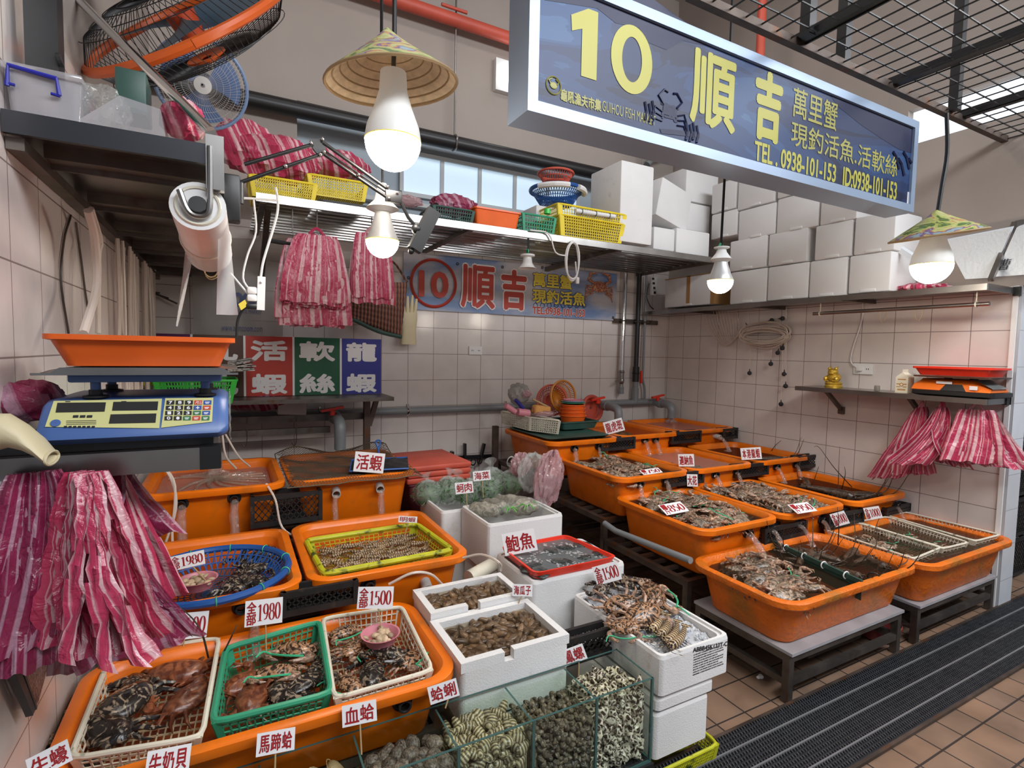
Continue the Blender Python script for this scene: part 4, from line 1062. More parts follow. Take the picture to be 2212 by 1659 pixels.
class Kind:
    """the first use places the object itself, later uses place copies"""
    def __init__(s, root): s.root = root; s.used = False
    def put(s, loc, rot, scale, label, group, cat=None):
        if s.used: o = dup(s.root, loc, rot, scale)
        else:
            o = s.root; s.used = True; o.location = loc; o.rotation_euler = rot
            o.scale = scale if hasattr(scale, '__len__') else (scale,) * 3
        o['label'] = label; o['group'] = group
        if not group and 'group' in o: del o['group']
        if cat: o['category'] = cat
        return o
def local(b, name, mats, cat):
    o = b.build(name, mats, base=False); o['category'] = cat; o['label'] = name; return Kind(o)
def mk_clam(name, mat, l, w, h, cat='clam', ridge=0, n=14):
    b = MB()
    def prof(d): return 1 + .12 * d.x - .18 * abs(d.x) * abs(d.y) + (ridge * sin(26 * math.atan2(d.z, d.y)) if ridge else 0)
    b.ell((0, 0, 0), (l, w, h), n=n, m=10, fn=prof)
    b.torus((0, 0, 0), 1, .035, (0, 0, 1), 18, 4); k = len(b.v) - 19 * 4
    for i in range(k, len(b.v)): b.v[i] = V((b.v[i].x * l * .99, b.v[i].y * w * .99, b.v[i].z * h))
    return local(b, name, mat, cat)
K_clam = mk_clam('clam', m_clam, .026, .0125, .0105)
K_clam2 = mk_clam('striped_clam', m_clam2, .022, .0175, .012)
K_small = mk_clam('small_clam', M('pale_small_clam', (.46, .34, .22), .4, rnd=.35, var=(60, .25)), .0145, .011, .008)
K_cockle = mk_clam('blood_cockle', m_cockle, .027, .022, .0205, ridge=.035, n=30)
K_horse = mk_clam('large_clam', m_horse, .052, .037, .024, n=22)
def mk_snail(name, mat, r, h, turns=3.2):
    b = MB(); pts = []; rs = []
    n = int(turns * 14)
    for i in range(n + 1):
        k = i / n; a = k * turns * 2 * pi; s = .10 + .9 * k ** 1.4
        pts.append(V((r * .52 * s * cos(a), r * .52 * s * sin(a), h * (1 - k ** 1.25)))); rs.append(r * .55 * s)
    b.tube(pts, rs, 9); b.ell((0, 0, h * .35), (r * .5, r * .5, h * .5))
    return local(b, name, mat, 'snail')
K_snail = mk_snail('round_snail', m_snail, .013, .015)
K_baby = mk_snail('spotted_whelk', m_babylon, .0165, .036, 4)
def crab_shapes(b_c, b_l, b_t, s=1.0, legs=3):
    def prof(d):
        a = math.atan2(d.y, d.x); return 1 + .10 * abs(cos(a)) ** 6 - .10 * max(0, -sin(a)) + (.03 * sin(22 * a) if d.y > 0 else 0)
    b_c.ell((0, 0, .014 * s), (.068 * s, .047 * s, .025 * s), n=36, m=8, fn=prof)
    for i in range(9):
        a = pi * (.04 + .92 * i / 8); p = V((.070 * s * cos(a), .047 * s * sin(a), .014 * s)); b_c.cyl(p * .95, p * 1.12, .004 * s, .0005, 5)
    out = []
    for sx in (-1, 1):
        cl = MB(); p = [V((sx * .045, .028, .012)), V((sx * .075, .045, .012)), V((sx * .06, .075, .010)), V((sx * .025, .088, .010))]
        cl.tube([q * s for q in bez(p, 12)], [.009 * s, .010 * s, .009 * s, .008 * s, .010 * s, .013 * s, .015 * s, .013 * s, .011 * s, .008 * s, .006 * s, .004 * s, .0025 * s][:13], 7)
        cl.tube([V((sx * .055, .078, .012)) * s, V((sx * .035, .10, .014)) * s, V((sx * .018, .096, .012)) * s], [.008 * s, .005 * s, .0015 * s], 6)
        out.append(cl)
        for k in range(legs):
            a = -.05 - k * .42; l = MB()
            q = V((sx * .05 * cos(a), .03 * sin(a) - .004, .010)) ; d = V((sx * cos(a), sin(a), 0))
            l.tube([q * s, (q + d * .03 + V((0, 0, .010))) * s, (q + d * .050 + V((0, -.008, .0))) * s, (q + d * .060 + V((0, -.024, -.008))) * s], [.006 * s, .006 * s, .0045 * s, .0012 * s], 6)
            b_l.append(l)
    if b_t is not None:
        b_t.tube(bez([V((-.055, .07, .02)) * s, V((-.02, .085, .024)) * s, V((.02, .085, .024)) * s, V((.058, .07, .02)) * s], 12), .0035 * s, 5)
        b_t.tube(bez([V((.05, .072, .02)) * s, V((.075, .082, .03)) * s, V((.085, .11, .022)) * s], 8), .0028 * s, 5)
    return out
def mk_crab_parts(name, mc, ml, twine=True):
    o = thing(name, name, 'crab'); c = MB(); legs = []; tw = MB() if twine else None
    claws = crab_shapes(c, legs, tw)
    ORG[o] = V((0, 0, 0)); c.build('shell', mc, o)
    for k in claws: k.build('claw', ml, o)
    for k in legs: k.build('leg', ml, o)
    if twine: tw.build('twine', m_twine, o)
    return Kind(o)
def merge(dst, src, mi):
    dst.add(src.v, src.f, mi)
def mk_crab(name, mc, ml, twine):
    c = MB(); legs = []; tw = MB() if twine else None; claws = crab_shapes(c, legs, tw); b = MB(); merge(b, c, 0)
    for k in claws + legs: merge(b, k, 1)
    if twine: merge(b, tw, 2)
    return local(b, name, [mc, ml, m_twine], 'crab')
K_crabP = mk_crab_parts('flower_crab', m_cara, m_limb)
K_crabD = mk_crab_parts('marbled_crab', m_cara2, m_cara2, False)
K_crabR = mk_crab_parts('red_crab', m_cara3, m_cara3, False)
K_crab = mk_crab('swimming_crab', m_carad, m_limb, False)
K_crabT = mk_crab('tied_crab', m_carad, m_limb, True)
def mk_prawn(name, mat, L, r, curve=.5, feel=False, cat='prawn'):
    b = MB(); n = 22; pts = []; rs = []
    for i in range(n + 1):
        k = i / n; a = curve * (k - .3)
        pts.append(V((L * (k - .5), L * curve * .35 * (k - .45) ** 2 * 2, r * .9)))
        w = r * (1.0 - .62 * k) * min(1, .35 + k * 5); w *= 1 + .07 * (i % 2); rs.append(w)
    b.tube(pts, rs, 10)
    e = pts[-1]
    for s in (-1, 0, 1): b.ell(e + V((L * .07, s * r * .55, 0)), (L * .075, r * .38, r * .12), Euler((0, 0, s * .4)), 8, 5)
    h = pts[0]; b.cyl(h + V((L * .05, 0, r * .6)), h + V((-L * .09, 0, r * .8)), r * .22, .0005, 6)
    for s in (-1, 1):
        b.ell(h + V((L * .03, s * r * .6, r * .5)), r * .2)
        b.tube(bez([h + V((0, s * r * .3, 0)), h + V((-L * .25, s * r * 1.6, r * .6)), h + V((-L * .1, s * r * 3.4, 0))], 8), r * .06, 4)
        if feel: b.tube(bez([h + V((0, s * r * .4, 0)), h + V((-L * .35, s * r * 1.2, L * .22)), h + V((-L * .55, s * r * 2, L * .75))], 12), [r * .14 - r * .008 * i for i in range(13)], 5)
        for k in range(5): p = pts[4 + k * 2]; b.tube([p + V((0, s * r * .5, -r * .3)), p + V((-L * .02, s * r * 1.2, -r * .5)), p + V((L * .03, s * r * 1.7, -r * .9))], [r * .12, r * .1, r * .03], 4)
    return local(b, name, mat, cat)
K_prawn = mk_prawn('tiger_prawn', m_tiger, .17, .0185, .5)
K_shrimp = mk_prawn('shrimp', m_shrimp, .085, .0085, .9, cat='shrimp')
K_lobster = mk_prawn('rock_lobster', pattern('dark_lobster', (.028, .018, .012), (.13, .075, .045), 40, .4, .7, .35, 2, .25), .24, .032, .3, True, 'lobster')
def scatter(K, n, box, z, label, group, s=(.9, 1.1), tilt=.5, flat=True, seed=1, skip=None, dz=.008, mind=0):
    rnd = random.Random(seed); done = []; x0, x1, y0, y1 = box; k = 0; tries = 0
    while k < n and tries < 6000:
        tries += 1
        x, y = rnd.uniform(x0, x1), rnd.uniform(y0, y1)
        if skip and skip(x, y): continue
        if mind and any((x - a) ** 2 + (y - c) ** 2 < mind * mind for a, c in done): continue
        done.append((x, y)); k += 1
        K.put((x, y, (z(x, y) if callable(z) else z) + rnd.uniform(-dz, dz)), (rnd.uniform(-tilt, tilt), rnd.uniform(-tilt, tilt), rnd.uniform(0, 2 * pi)), rnd.uniform(*s), label if isinstance(label, str) else label(k), group)
# clams in the two foam boxes
scatter(K_clam, 150, (-3.165, -2.855, -2.48, -2.27), .437, 'brown oval clam among the many in the foam box behind the tank', 'clams in the front foam box', tilt=.55, seed=2, dz=.007, mind=.0125)
scatter(K_clam, 115, (-3.165, -2.86, -2.205, -2.06), .462, 'wet brown clam among the many in the foam box below the outlet pipe', 'clams in the rear foam box', tilt=.55, seed=3, dz=.006, mind=.0125)
b = MB(); b.box(-3.172, -2.848, -2.484, -2.262, .30, .424); tag(b.build('clam_bed', m_clam, smooth=False), 'layer of clams below the top ones in the foam box behind the tank', 'clams', kind='stuff')
b = MB(); b.box(-3.168, -2.857, -2.205, -2.056, .32, .45); tag(b.build('clam_bed', m_clam, smooth=False), 'layer of clams below the top ones in the rear foam box', 'clams', kind='stuff')
still_water('water over the clams in the foam box behind the tank', -3.175, -2.845, -2.487, -2.26, .446); still_water('water over the clams in the rear foam box', -3.17, -2.855, -2.207, -2.055, .471)
def fill(K, n_top, n_front, x0, x1, ztop, label, group, s, seed, r):
    rnd = random.Random(seed)
    def go(n, f, md):
        done = []
        for _ in range(n * 30):
            if len(done) >= n: break
            p = f()
            if any((p - q).length < md for q in done): continue
            done.append(p); K.put(p, (rnd.uniform(0, 6.3), rnd.uniform(-.8, .8), rnd.uniform(0, 6.3)), rnd.uniform(*s), label, group)
    go(n_front, lambda: V((rnd.uniform(x0 + r, x1 - r), TY0 + g + r * rnd.uniform(1.0, 1.5), rnd.uniform(TZ0 + r, ztop - r))), r * 1.15)
    go(n_top, lambda: V((rnd.uniform(x0 + r, x1 - r), rnd.uniform(TY0 + g + r, TY1 - g - r), ztop + rnd.uniform(-.008, .006))), r * 1.15)
fill(K_baby, 60, 85, DV[0], TX1 - g, .335, 'spotted cream whelk in the last compartment of the glass tank', 'spotted whelks in the tank', (.85, 1.1), 11, .0185)
fill(K_snail, 120, 120, DV[1], DV[0], .30, 'small dark round snail in the tank compartment beside the spotted whelks', 'round snails in the tank', (.8, 1.15), 12, .0125)
fill(K_clam2, 70, 70, DV[2], DV[1], .315, 'grey green striped clam in the tank compartment beside the round snails', 'striped clams in the tank', (.85, 1.15), 13, .018)
fill(K_cockle, 34, 30, DV[3], DV[2], .31, 'dark ribbed cockle in the tank compartment below the cockle price card', 'cockles in the tank', (.85, 1.1), 14, .024)
fill(K_horse, 9, 8, DV[4], DV[3], .30, 'large pale clam in the tank under the three character clam card', 'large clams in the tank', (.85, 1.0), 15, .042)
fill(K_horse, 7, 0, DV[5], DV[4], .29, 'large grey clam at the near end of the glass tank', 'large clams at the near tank end', (.75, .9), 16, .04)
for i, (xa, xb, z) in enumerate(((DV[0], TX1 - g, .31), (DV[1], DV[0], .282), (DV[2], DV[1], .29), (DV[3], DV[2], .28), (DV[4], DV[3], .255))):
    b = MB(); b.box(xa + .004, xb - .004, TY0 + .03, TY1 - g - .002, TZ0 + .002, z - .004)
    tag(b.build('shell_bed', (m_babylon, m_snail, m_clam2, m_cockle, m_horse)[i], smooth=False), ('spotted whelks', 'dark round snails', 'striped clams', 'ribbed cockles', 'large pale clams')[i] + ' packed deeper in the glass tank', 'shells', kind='stuff')
# small clams in the pink bowls
for p, lab, sd in ((pb1, 'small pale clam in the pink bowl of the round blue basket', 4), (pb2, 'small pale clam in the pink bowl of the white basket', 5)):
    rnd = random.Random(sd)
    for i in range(22):
        a, q = rnd.uniform(0, 6.28), .048 * sqrt(rnd.random()); K_small.put((p.x + q * cos(a), p.y + q * sin(a), p.z + .012 + rnd.uniform(0, .014)), (rnd.uniform(-.5, .5), rnd.uniform(-.5, .5), rnd.uniform(0, 6)), rnd.uniform(.85, 1.1), lab, 'small clams of bowl ' + ('in the blue basket' if sd == 4 else 'in the white basket'))
# crabs
def at(z, px, py, rz, K, s, label, rx=0, ry=0, group=None):
    return K.put(PZ(z, px, py), (rx, ry, rz), s, label, group)
at(.395, 640, 1412, 2.6, K_crabP, .95, 'striped brown crab at the far corner of the green basket', .2)
at(.395, 598, 1462, 2.9, K_crabP, .85, 'striped crab with green twine in the centre of the green basket', .3)
at(.39, 545, 1520, 1.3, K_crabR, .95, 'red brown crab at the near corner of the green basket')
at(.39, 520, 1485, .6, K_crabR, .8, 'red brown crab behind another in the green basket', .3)
at(.39, 655, 1490, 3.6, K_crabD, .95, 'black marbled crab at the front rim of the green basket', .3)
at(.395, 612, 1506, 1.9, K_crabD, .8, 'black marbled crab beside the red one in the green basket')
at(.395, 690, 1450, 1.0, K_crabD, .7, 'dark crab against the side of the green basket')
at(.40, 742, 1370, 3.4, K_crabP, .72, 'brown crab at the far end of the white bowl basket')
at(.40, 765, 1405, 3.8, K_crabP, .72, 'pinkish crab below the pink bowl')
at(.395, 838, 1420, 2.4, K_crabD, .9, 'black marbled crab in the white basket before the pink bowl', .3)
at(.395, 805, 1462, 1.2, K_crabD, .85, 'black marbled crab at the front of the white bowl basket')
at(.395, 885, 1432, 3.9, K_crabP, .75, 'crab with green twine at the rim of the white bowl basket', .3)
at(.395, 755, 1482, 2.0, K_crabP, .65, 'small crab in the front corner of the white bowl basket')
at(.395, 268, 1535, 1.0, K_crabD, 1.25, 'big black marbled crab in the white basket by the near wall')
at(.395, 225, 1590, 2.3, K_crabD, 1.15, 'black marbled crab at the front of the white basket by the near wall')
at(.395, 385, 1460, 2.9, K_crabR, 1.1, 'red brown crab at the far side of the white basket by the near wall')
at(.395, 410, 1520, .7, K_crabR, 1.0, 'red brown crab along the edge of the white basket by the near wall')
at(.395, 300, 1490, 2.0, K_crabD, .9, 'dark crab under the water of the white basket by the near wall')
for i, (px, py) in enumerate(((560, 1208), (590, 1222), (530, 1218), (555, 1235), (500, 1268), (545, 1262))):
    at(.505, px, py, i * 1.1, K_crabD, .8, ('dark crab under water in the round blue basket'), .2, 0, 'dark crabs in the round blue basket')
# on ice
t_ice = MB(); rnd = random.Random(9)
t_ice.grid(lambda u, v: V((-2.572 + .258 * u, -2.672 + .43 * v, .395 + .03 * v + .008 * vn(u * 22, v * 30))), 30, 40)
for i in range(420):
    u, v = rnd.random(), rnd.random(); p = V((-2.565 + .245 * u, -2.665 + .42 * v, .399 + .03 * v)); s = rnd.uniform(.003, .008)
    t_ice.rbox(p, (s * 1.6, s, s), s * .25, 1, Euler((rnd.random() * 3, rnd.random() * 3, rnd.random() * 3)))
tag(t_ice.build('crushed_ice', M('crushed_ice', (.78, .80, .84), .18, trans=.35, spec=.6)), 'crushed ice filling the printed foam box', 'ice', kind='stuff')
at(.445, 1340, 1312, 2.95, K_crabP, 1.0, 'tied crab on ice under the price card', -.5, .1)
at(.44, 1385, 1332, 3.1, K_crabP, 1.05, 'black and tan crab in the middle of the ice box', -.5, .1)
at(.45, 1408, 1290, 4.2, K_crabP, 1.05, 'crab at the far edge of the ice box with twine sticking out', -.3, .1)
at(.43, 1350, 1358, 2.4, K_crabP, .7, 'small crab at the side rim of the ice box', -.3, .1)
at(.45, 1300, 1278, .8, K_crabD, .7, 'dark crab in the rear corner of the ice box')
at(.455, 1365, 1265, 2.2, K_crabD, .9, 'black crab at the back of the ice box')
for i, (px, py, rz) in enumerate(((1425, 1350, .55), (1440, 1362, .6), (1458, 1378, .52), (1470, 1388, .42))):
    at(.415, px, py, rz, K_prawn, .95, ('tiger prawn on ice next to the crabs', 'thin tiger prawn on ice, second from the crabs', 'tiger prawn on ice, third from the crabs', 'tiger prawn on ice nearest the printed side')[i])
# shrimp in the yellow tray
ye = quad(.535, (700, 1238), (972, 1190), (898, 1137), (664, 1170))
rnd = random.Random(21)
for i in range(95):
    u, v = rnd.uniform(.08, .92), rnd.uniform(.08, .8); p = (ye[0] * (1 - u) + ye[1] * u) * (1 - v) + (ye[3] * (1 - u) + ye[2] * u) * v
    K_shrimp.put(p + V((0, 0, -.026 + rnd.uniform(0, .008))), (0, 0, rnd.gauss(.2, .5)), rnd.uniform(.8, 1.1), 'live shrimp under water in the yellow tray', 'shrimp in the yellow tray')
# heaps of crabs in the right-hand tubs
def heap(c, y0, y1, z, n, label, group, seed, twine=.3, s=(.70, .92), lean=.45, mound=.0):
    rnd = random.Random(seed); x0, x1 = c[0] + .1, c[1] - .1; cx, cy = (x0 + x1) / 2, (y0 + y1) / 2
    for i in range(n):
        x, y = rnd.uniform(x0, x1), rnd.uniform(y0 + .1, y1 - .1)
        k = K_crabT if rnd.random() < twine else K_crab
        m = mound * (1 - ((x - cx) / .25) ** 2) * (1 - ((y - cy) / .35) ** 2)
        k.put((x, y, z - .012 + max(m, 0) + rnd.uniform(-.012, .008)), (rnd.uniform(-lean, lean), rnd.uniform(-lean, lean), rnd.uniform(0, 6.3)), rnd.uniform(*s), label, group)
heap(COLS['l'], -1.555, -.86, .64, 34, 'crab in the crowded tub beside the crumpled film', 'crabs in the tub beside the film', 31, .25)
heap(COLS['l'], -2.17, -1.48, .526, 44, 'crab in the crowded tub at the open end above the wide tub', 'crabs in the end tub', 32, .35, mound=.01)
heap(COLS['m'], -2.175, -1.49, .526, 44, 'crab in the crowded tub in the middle of its row', 'crabs in the middle tub', 33, .25, mound=.01)
heap((-1.90, -1.40), -2.665, -2.13, .39, 32, 'crab in the wide tub beside the green divider', 'crabs in the wide tub', 34, .2, (.75, 1.0), mound=-.0)
heap((-.93, -.62), -2.66, -2.2, .385, 12, 'crab in the long basket beside the divider tub', 'crabs in the first long basket', 35, .5, (.55, .7))
heap((-.66, -.33), -2.66, -2.2, .385, 15, 'crab in the middle long basket', 'crabs in the middle long basket', 36, .5, (.55, .7))
rnd = random.Random(8)
def lob(label, x, y, z, rz, s=1.0, group=None): K_lobster.put((x, y, z), (0, rnd.uniform(-.15, .1), rz), s, label, group)
for i in range(11):
    lob('dark lobster in the brown half of the wide tub', rnd.uniform(-1.33, -1.02), rnd.uniform(-2.55, -2.22), .355 + rnd.uniform(0, .012), rnd.uniform(-.6, 3.6), rnd.uniform(.75, 1.0), 'lobsters in the wide tub')
lob('lobster with feelers rising above the tub beside the side wall', -.42, -1.92, .495, 1.9, 1.15); lob('lobster lying near the outlet end of the lobster tub', -.3, -1.68, .49, .6, 1.0); lob('lobster lying nearest the aisle in the lobster tub', -.28, -2.0, .485, 2.6, 1.0)
lob('lobster with one raised feeler under the four character lobster card', -.3, -1.38, .60, 2.3, .9)
# fish in the plain tubs
m_fish = pattern('brown_fish', (.09, .055, .03), (.26, .16, .09), 25, .4, .65, .3, 1.5, .2)
def mk_fish():
    b = MB(); n = 16; pts = [V((-.11 + .2 * i / n, .008 * sin(i * .5), 0)) for i in range(n + 1)]
    rings = []
    for i, p in enumerate(pts):
        k = i / n; r = .032 * (sin(pi * min(1, k * .92 + .06)) ** .8) + .003
        rings.append([p + V((0, r * .5 * cos(a), r * sin(a))) for a in [2 * pi * j / 12 for j in range(12)]])
    b.loft(rings); e = pts[-1]
    b.hexa([e + V((0, -.002, -.006)), e + V((.05, -.001, -.03)), e + V((.05, .001, -.03)), e + V((0, .002, -.006))], [e + V((0, -.002, .006)), e + V((.05, -.001, .03)), e + V((.05, .001, .03)), e + V((0, .002, .006))])
    b.loft([[V((-.04, s, .03)), V((.05, s, .018)), V((.03, s, .042)), V((-.02, s, .048))] for s in (-.0012, .0012)])
    return local(b, 'fish', m_fish, 'fish')
K_fish = mk_fish()
for i, (x, y, z, rz) in enumerate(((-1.0, -1.35, .58, 2.9), (-.95, -1.25, .575, 3.2), (-.92, -1.42, .58, .3), (-1.05, -1.15, .57, 2.6))): K_fish.put((x, y, z), (0, 0, rz), 1.1, 'brown fish swimming in the plain water tub', 'fish in the plain water tub')
for i, (x, y, z, rz) in enumerate(((-1.0, -.6, .70, 2.9), (-.95, -.5, .70, 3.2))): K_fish.put((x, y, z), (0, 0, rz), 1.1, 'brown fish in the rear tub behind the three character card', 'fish in the rear tub')
# abalone and foam
for i, (px, py, s) in enumerate(((1150, 1225, 1.3), (1165, 1235, 1.2), (1212, 1217, 1.35), (1262, 1208, 1.0), (1190, 1193, 1.2), (1222, 1186, 1.3), (1255, 1180, 1.2), (1290, 1200, .9))):
    b = MB(); p = PZ(.513, px, py); b.ell(p, (.05 * s, .036 * s, .012), Euler((0, 0, .5 + i)), 20, 8, fn=lambda d: 1 + .06 * sin(7 * d.x + 5 * d.y)); b.torus(p + V((0, 0, .002)), .026 * s, .0035, (0, 0, 1), 20, 5)
    tag(b.build('abalone', m_abal), 'dark abalone lying in the red tray', 'abalone', 'abalone in the red tray')
b = MB(); rnd = random.Random(77)
for i in range(300):
    u, v = rnd.uniform(.05, .95), rnd.uniform(.05, .95); p = (ab[0] * (1 - u) + ab[1] * u) * (1 - v) + (ab[3] * (1 - u) + ab[2] * u) * v
    if vn(u * 7, v * 6) < -.05: continue
    b.ell(ce + (p - ce) * .9 + V((0, 0, .007)), (rnd.uniform(.004, .009), rnd.uniform(.003, .007), .0015), Euler((0, 0, rnd.random() * 3)), 8, 4)
tag(b.build('foam_bubbles', clear('foam_bubble', (.9, .92, .92), .2, .5, (.7, .72, .73), bump=(200, .8))), 'pale foam floating between the abalone', 'foam', kind='stuff')

# ---- bags of seaweed and oysters
m_weed = M('seaweed_green', (.06, .14, .04), .5, rnd=.3, var=(40, .4))
m_oys = pattern('oyster_grey', (.20, .185, .15), (.40, .37, .30), 30, .4, .65, .3, 1.5, .1)
def plastic_bag(label, c, r, h, inner, group=None, cat='bag of seaweed', knot=True, seed=0, name='seaweed_bag', skin=None):
    c = V(c); t = thing(name, label, cat, c); 
    if group: t['group'] = group
    rnd = random.Random(seed); q = seed * 1.7
    b = MB(); b.ell(c + V((0, 0, h * .42)), (r * .86, r * .86, h * .40), n=18, m=10, fn=lambda d: 1 + .12 * vn(d.x * 4 + q, d.y * 4, d.z * 3))
    if inner is m_weed:
        for i in range(90):
            a, e = rnd.uniform(0, 6.28), rnd.uniform(-.5, 1.2); d = V((cos(a) * cos(e), sin(a) * cos(e), sin(e))); p = c + V((d.x * r * .92, d.y * r * .92, h * .42 + d.z * h * .40))
            s = V((rnd.uniform(-1, 1), rnd.uniform(-1, 1), rnd.uniform(-1, 1))).normalized() * .022; b.tube([p - s, p + d * .006, p + s], [.002, .003, .001], 4)
    b.build('contents', inner, t)
    b = MB(); b.ell(c + V((0, 0, h * .45)), (r, r, h * .47), n=26, m=14, fn=lambda d: 1 + .07 * sin(9 * math.atan2(d.y, d.x) + 3 * d.z + q) * (.4 + abs(d.z)) + .05 * vn(d.x * 6, d.y * 6, q))
    if knot: b.lathe([(r * .25, 0), (r * .12, h * .12), (r * .2, h * .22), (r * .42, h * .34)], c + V((0, 0, h * .86)), (rnd.uniform(-.4, .4), rnd.uniform(-.4, .4), 1), 14)
    b.build('plastic', skin or m_clearbag, t)
    return t
for i, (px, py, r, h, lab) in enumerate(((925, 1062, .085, .15, 'bag of seaweed at the near wall corner of its foam box'), (968, 1070, .075, .16, 'bag of seaweed behind the two character oyster card'), (1010, 1082, .06, .12, 'small bag of seaweed under the oyster card'),
                                    (985, 1035, .08, .15, 'bag of seaweed at the back of the foam box'), (1028, 1040, .08, .14, 'bag of seaweed behind the seaweed card'), (1062, 1040, .085, .19, 'tall bag of seaweed rising above the others'), (1055, 1075, .075, .15, 'bag of seaweed beside the oyster bags'), (1100, 1062, .07, .16, 'bag of seaweed nearest the pink hanging plastic'))):
    p = PZ(.55, px, py); p.y = max(min(p.y, -1.16), -1.40); p.x = PY(p.y, px, py).x; p.z = .53
    plastic_bag(lab, p, r, h, m_weed, seed=i)
for i, (px, py, rz, l, lab) in enumerate(((1043, 1096, 2.2, .105, 'grey bag of oysters at the front corner of its foam box'), (1066, 1088, 2.5, .10, 'grey bag of oysters in the middle of its foam box'), (1105, 1080, 2.35, .14, 'long grey bag of oysters lying along the box'), (1125, 1090, 2.0, .09, 'grey bag of oysters with a knotted clear end'))):
    p = PZ(.60, px, py); p.z = .585; t = thing('oyster_bag', lab, 'bag of oysters', p); E_ = Euler((0, -.12, -rz + 1.2))
    b = MB(); b.ell(p, (l, .042, .042), E_, 18, 16, fn=lambda d: 1 + .08 * sin(11 * d.x + i) + .05 * vn(d.x * 7, d.y * 5, i)); b.build('contents', m_oys, t)
    e = p + E_.to_matrix() @ V((l * .95, 0, 0)); b = MB(); b.lathe([(.012, 0), (.008, .012), (.02, .035), (.026, .05)], e, E_.to_matrix() @ V((1, 0, .5)), 12); b.build('knotted_end', m_clearbag, t)
for i in range(3):
    b = MB(); p = PZ(.60, (1100, 1138, 1145)[i], (1102, 1095, 1090)[i])
    for k in range(5): b.tube(bez([p, p + V((.02 * cos(k * 1.3), .02 * sin(k * 1.3), .015)), p + V((.045 * cos(k * 1.3), .045 * sin(k * 1.3), -.003))], 6), .003, 5)
    tag(b.build('onion_sprig', M('leaf_green_%d' % i, (.12, .42, .06), .5)), 'fresh green sprig lying on the oyster bags', 'herb', 'green sprigs on the oyster bags')

# ---- price cards
def PP(p0, n, px, py):
    d = ray(px, py); return CAM + d * ((V(p0) - CAM).dot(V(n)) / d.dot(V(n)))
def card(label, px, p0, writing, number=None, foot=None, lean=.5, n=None, one=None, split=None):
    p0 = V(p0)
    if n is None: n = CAM - p0; n.z *= lean; n.normalize()
    tl, tr, br, bl = [PP(p0, n, *q) for q in px]
    u = ((br - bl) + (tr - tl)) / 2; v = ((tl - bl) + (tr - br)) / 2; v -= u * v.dot(u) / u.length_squared
    ce = (tl + tr + br + bl) / 4; o = ce - u / 2 - v / 2; nn = u.cross(v).normalized()
    t = thing('price_card', label, 'price card', ce - v / 2)
    b = MB(); b.obox(ce - nn * .0015, u / 2, v / 2, nn * .0012); cd = b.build('card', m_card, t, smooth=False)
    b = MB(); bw = v.length * .011
    if number:
        s = split or .3; c1, c2 = writing
        write(b, c1, o + u * .05 + v * .5, u * (s - .06), v * .44, bw, .0004); write(b, c2, o + u * .05 + v * .06, u * (s - .06), v * .42, bw, .0004)
        digits(b, number, o + u * (s + .02) + v * .16, u * (.93 - s), v * .68, .0004)
    else:
        m = len(writing); 
        for i, ch in enumerate(writing): write(b, ch, o + u * (.06 + .88 * i / m + .02) + v * .13, u * (.88 / m - .04), v * .74, bw * 1.25, .0004)
    b.build('writing', m_ink, cd, smooth=False)
    if foot is not None:
        b = MB(); top = o + u * (foot[2] if len(foot) > 2 else .5) + v * .15 - nn * .004; b.cyl(foot[1], top, .0022, .0022, 6); b.build('stick', m_wood, t)
    return t
f_ = lambda z, px, py, k=.5: (0, PZ(z, px, py), k)
card('large white card with two red characters on the net covered tub', ((768, 975), (832, 980), (828, 1023), (763, 1018)), PZ(.752, 795, 1022), '活蝦')
F = f_(.53, 872, 1165, .55); card('small card on a stick in the yellow shrimp tray', ((862, 1115), (902, 1116), (900, 1130), (860, 1128)), F[1], '明蝦', foot=F)
F = f_(.56, 447, 1257, .6); card('price card leaning over the pink bowl in the round blue basket', ((357, 1207), (434, 1188), (450, 1217), (373, 1233)), F[1], '全部', '1980', F)
F = f_(.43, 393, 1412, .5); card('price card over the white basket by the near wall', ((358, 1327), (452, 1320), (446, 1375), (351, 1388)), F[1], '全部', '1500', F)
F = f_(.43, 575, 1412, .55); card('price card over the green basket', ((528, 1299), (610, 1290), (611, 1344), (530, 1356)), F[1], '全部', '1980', F)
F = f_(.46, 823, 1354, .58); card('price card over the white basket with the pink bowl', ((772, 1268), (849, 1267), (850, 1314), (773, 1316)), F[1], '全部', '1500', F)
F = f_(.60, 1009, 1096, .6); card('small card with two red characters in front of the seaweed bags', ((982, 1043), (1021, 1040), (1023, 1063), (985, 1069)), F[1], '蚵肉', foot=F)
F = f_(.62, 1044, 1075, .5); card('small card with two red characters above the seaweed bags', ((1021, 1019), (1059, 1015), (1060, 1036), (1023, 1040)), F[1], '海菜', foot=F)
card('large card with two red characters leaning on the red abalone tray', ((1078, 1155), (1150, 1142), (1165, 1187), (1097, 1201)), PZ(.535, 1128, 1196), '鮑魚')
F = f_(.44, 1341, 1288, .6); card('price card stuck in the crab ice box', ((1273, 1227), (1327, 1213), (1349, 1249), (1296, 1264)), F[1], '全部', '1500', F)
F = f_(.44, 1112, 1322, .5); card('three character card on a stick in the front clam box', ((1111, 1262), (1154, 1263), (1146, 1289), (1103, 1287)), F[1], '海瓜子', foot=F)
F = f_(.33, 1250, 1460, .65); card('two character card above the spotted whelks', ((1211, 1407), (1260, 1389), (1267, 1423), (1219, 1441)), F[1], '鳳螺', foot=F)
F = (0, PY(-2.585, 962, 1530), .65); card('two character card above the striped clams', ((923, 1484), (986, 1466), (992, 1501), (930, 1525)), F[1], '蛤蜊', foot=F)
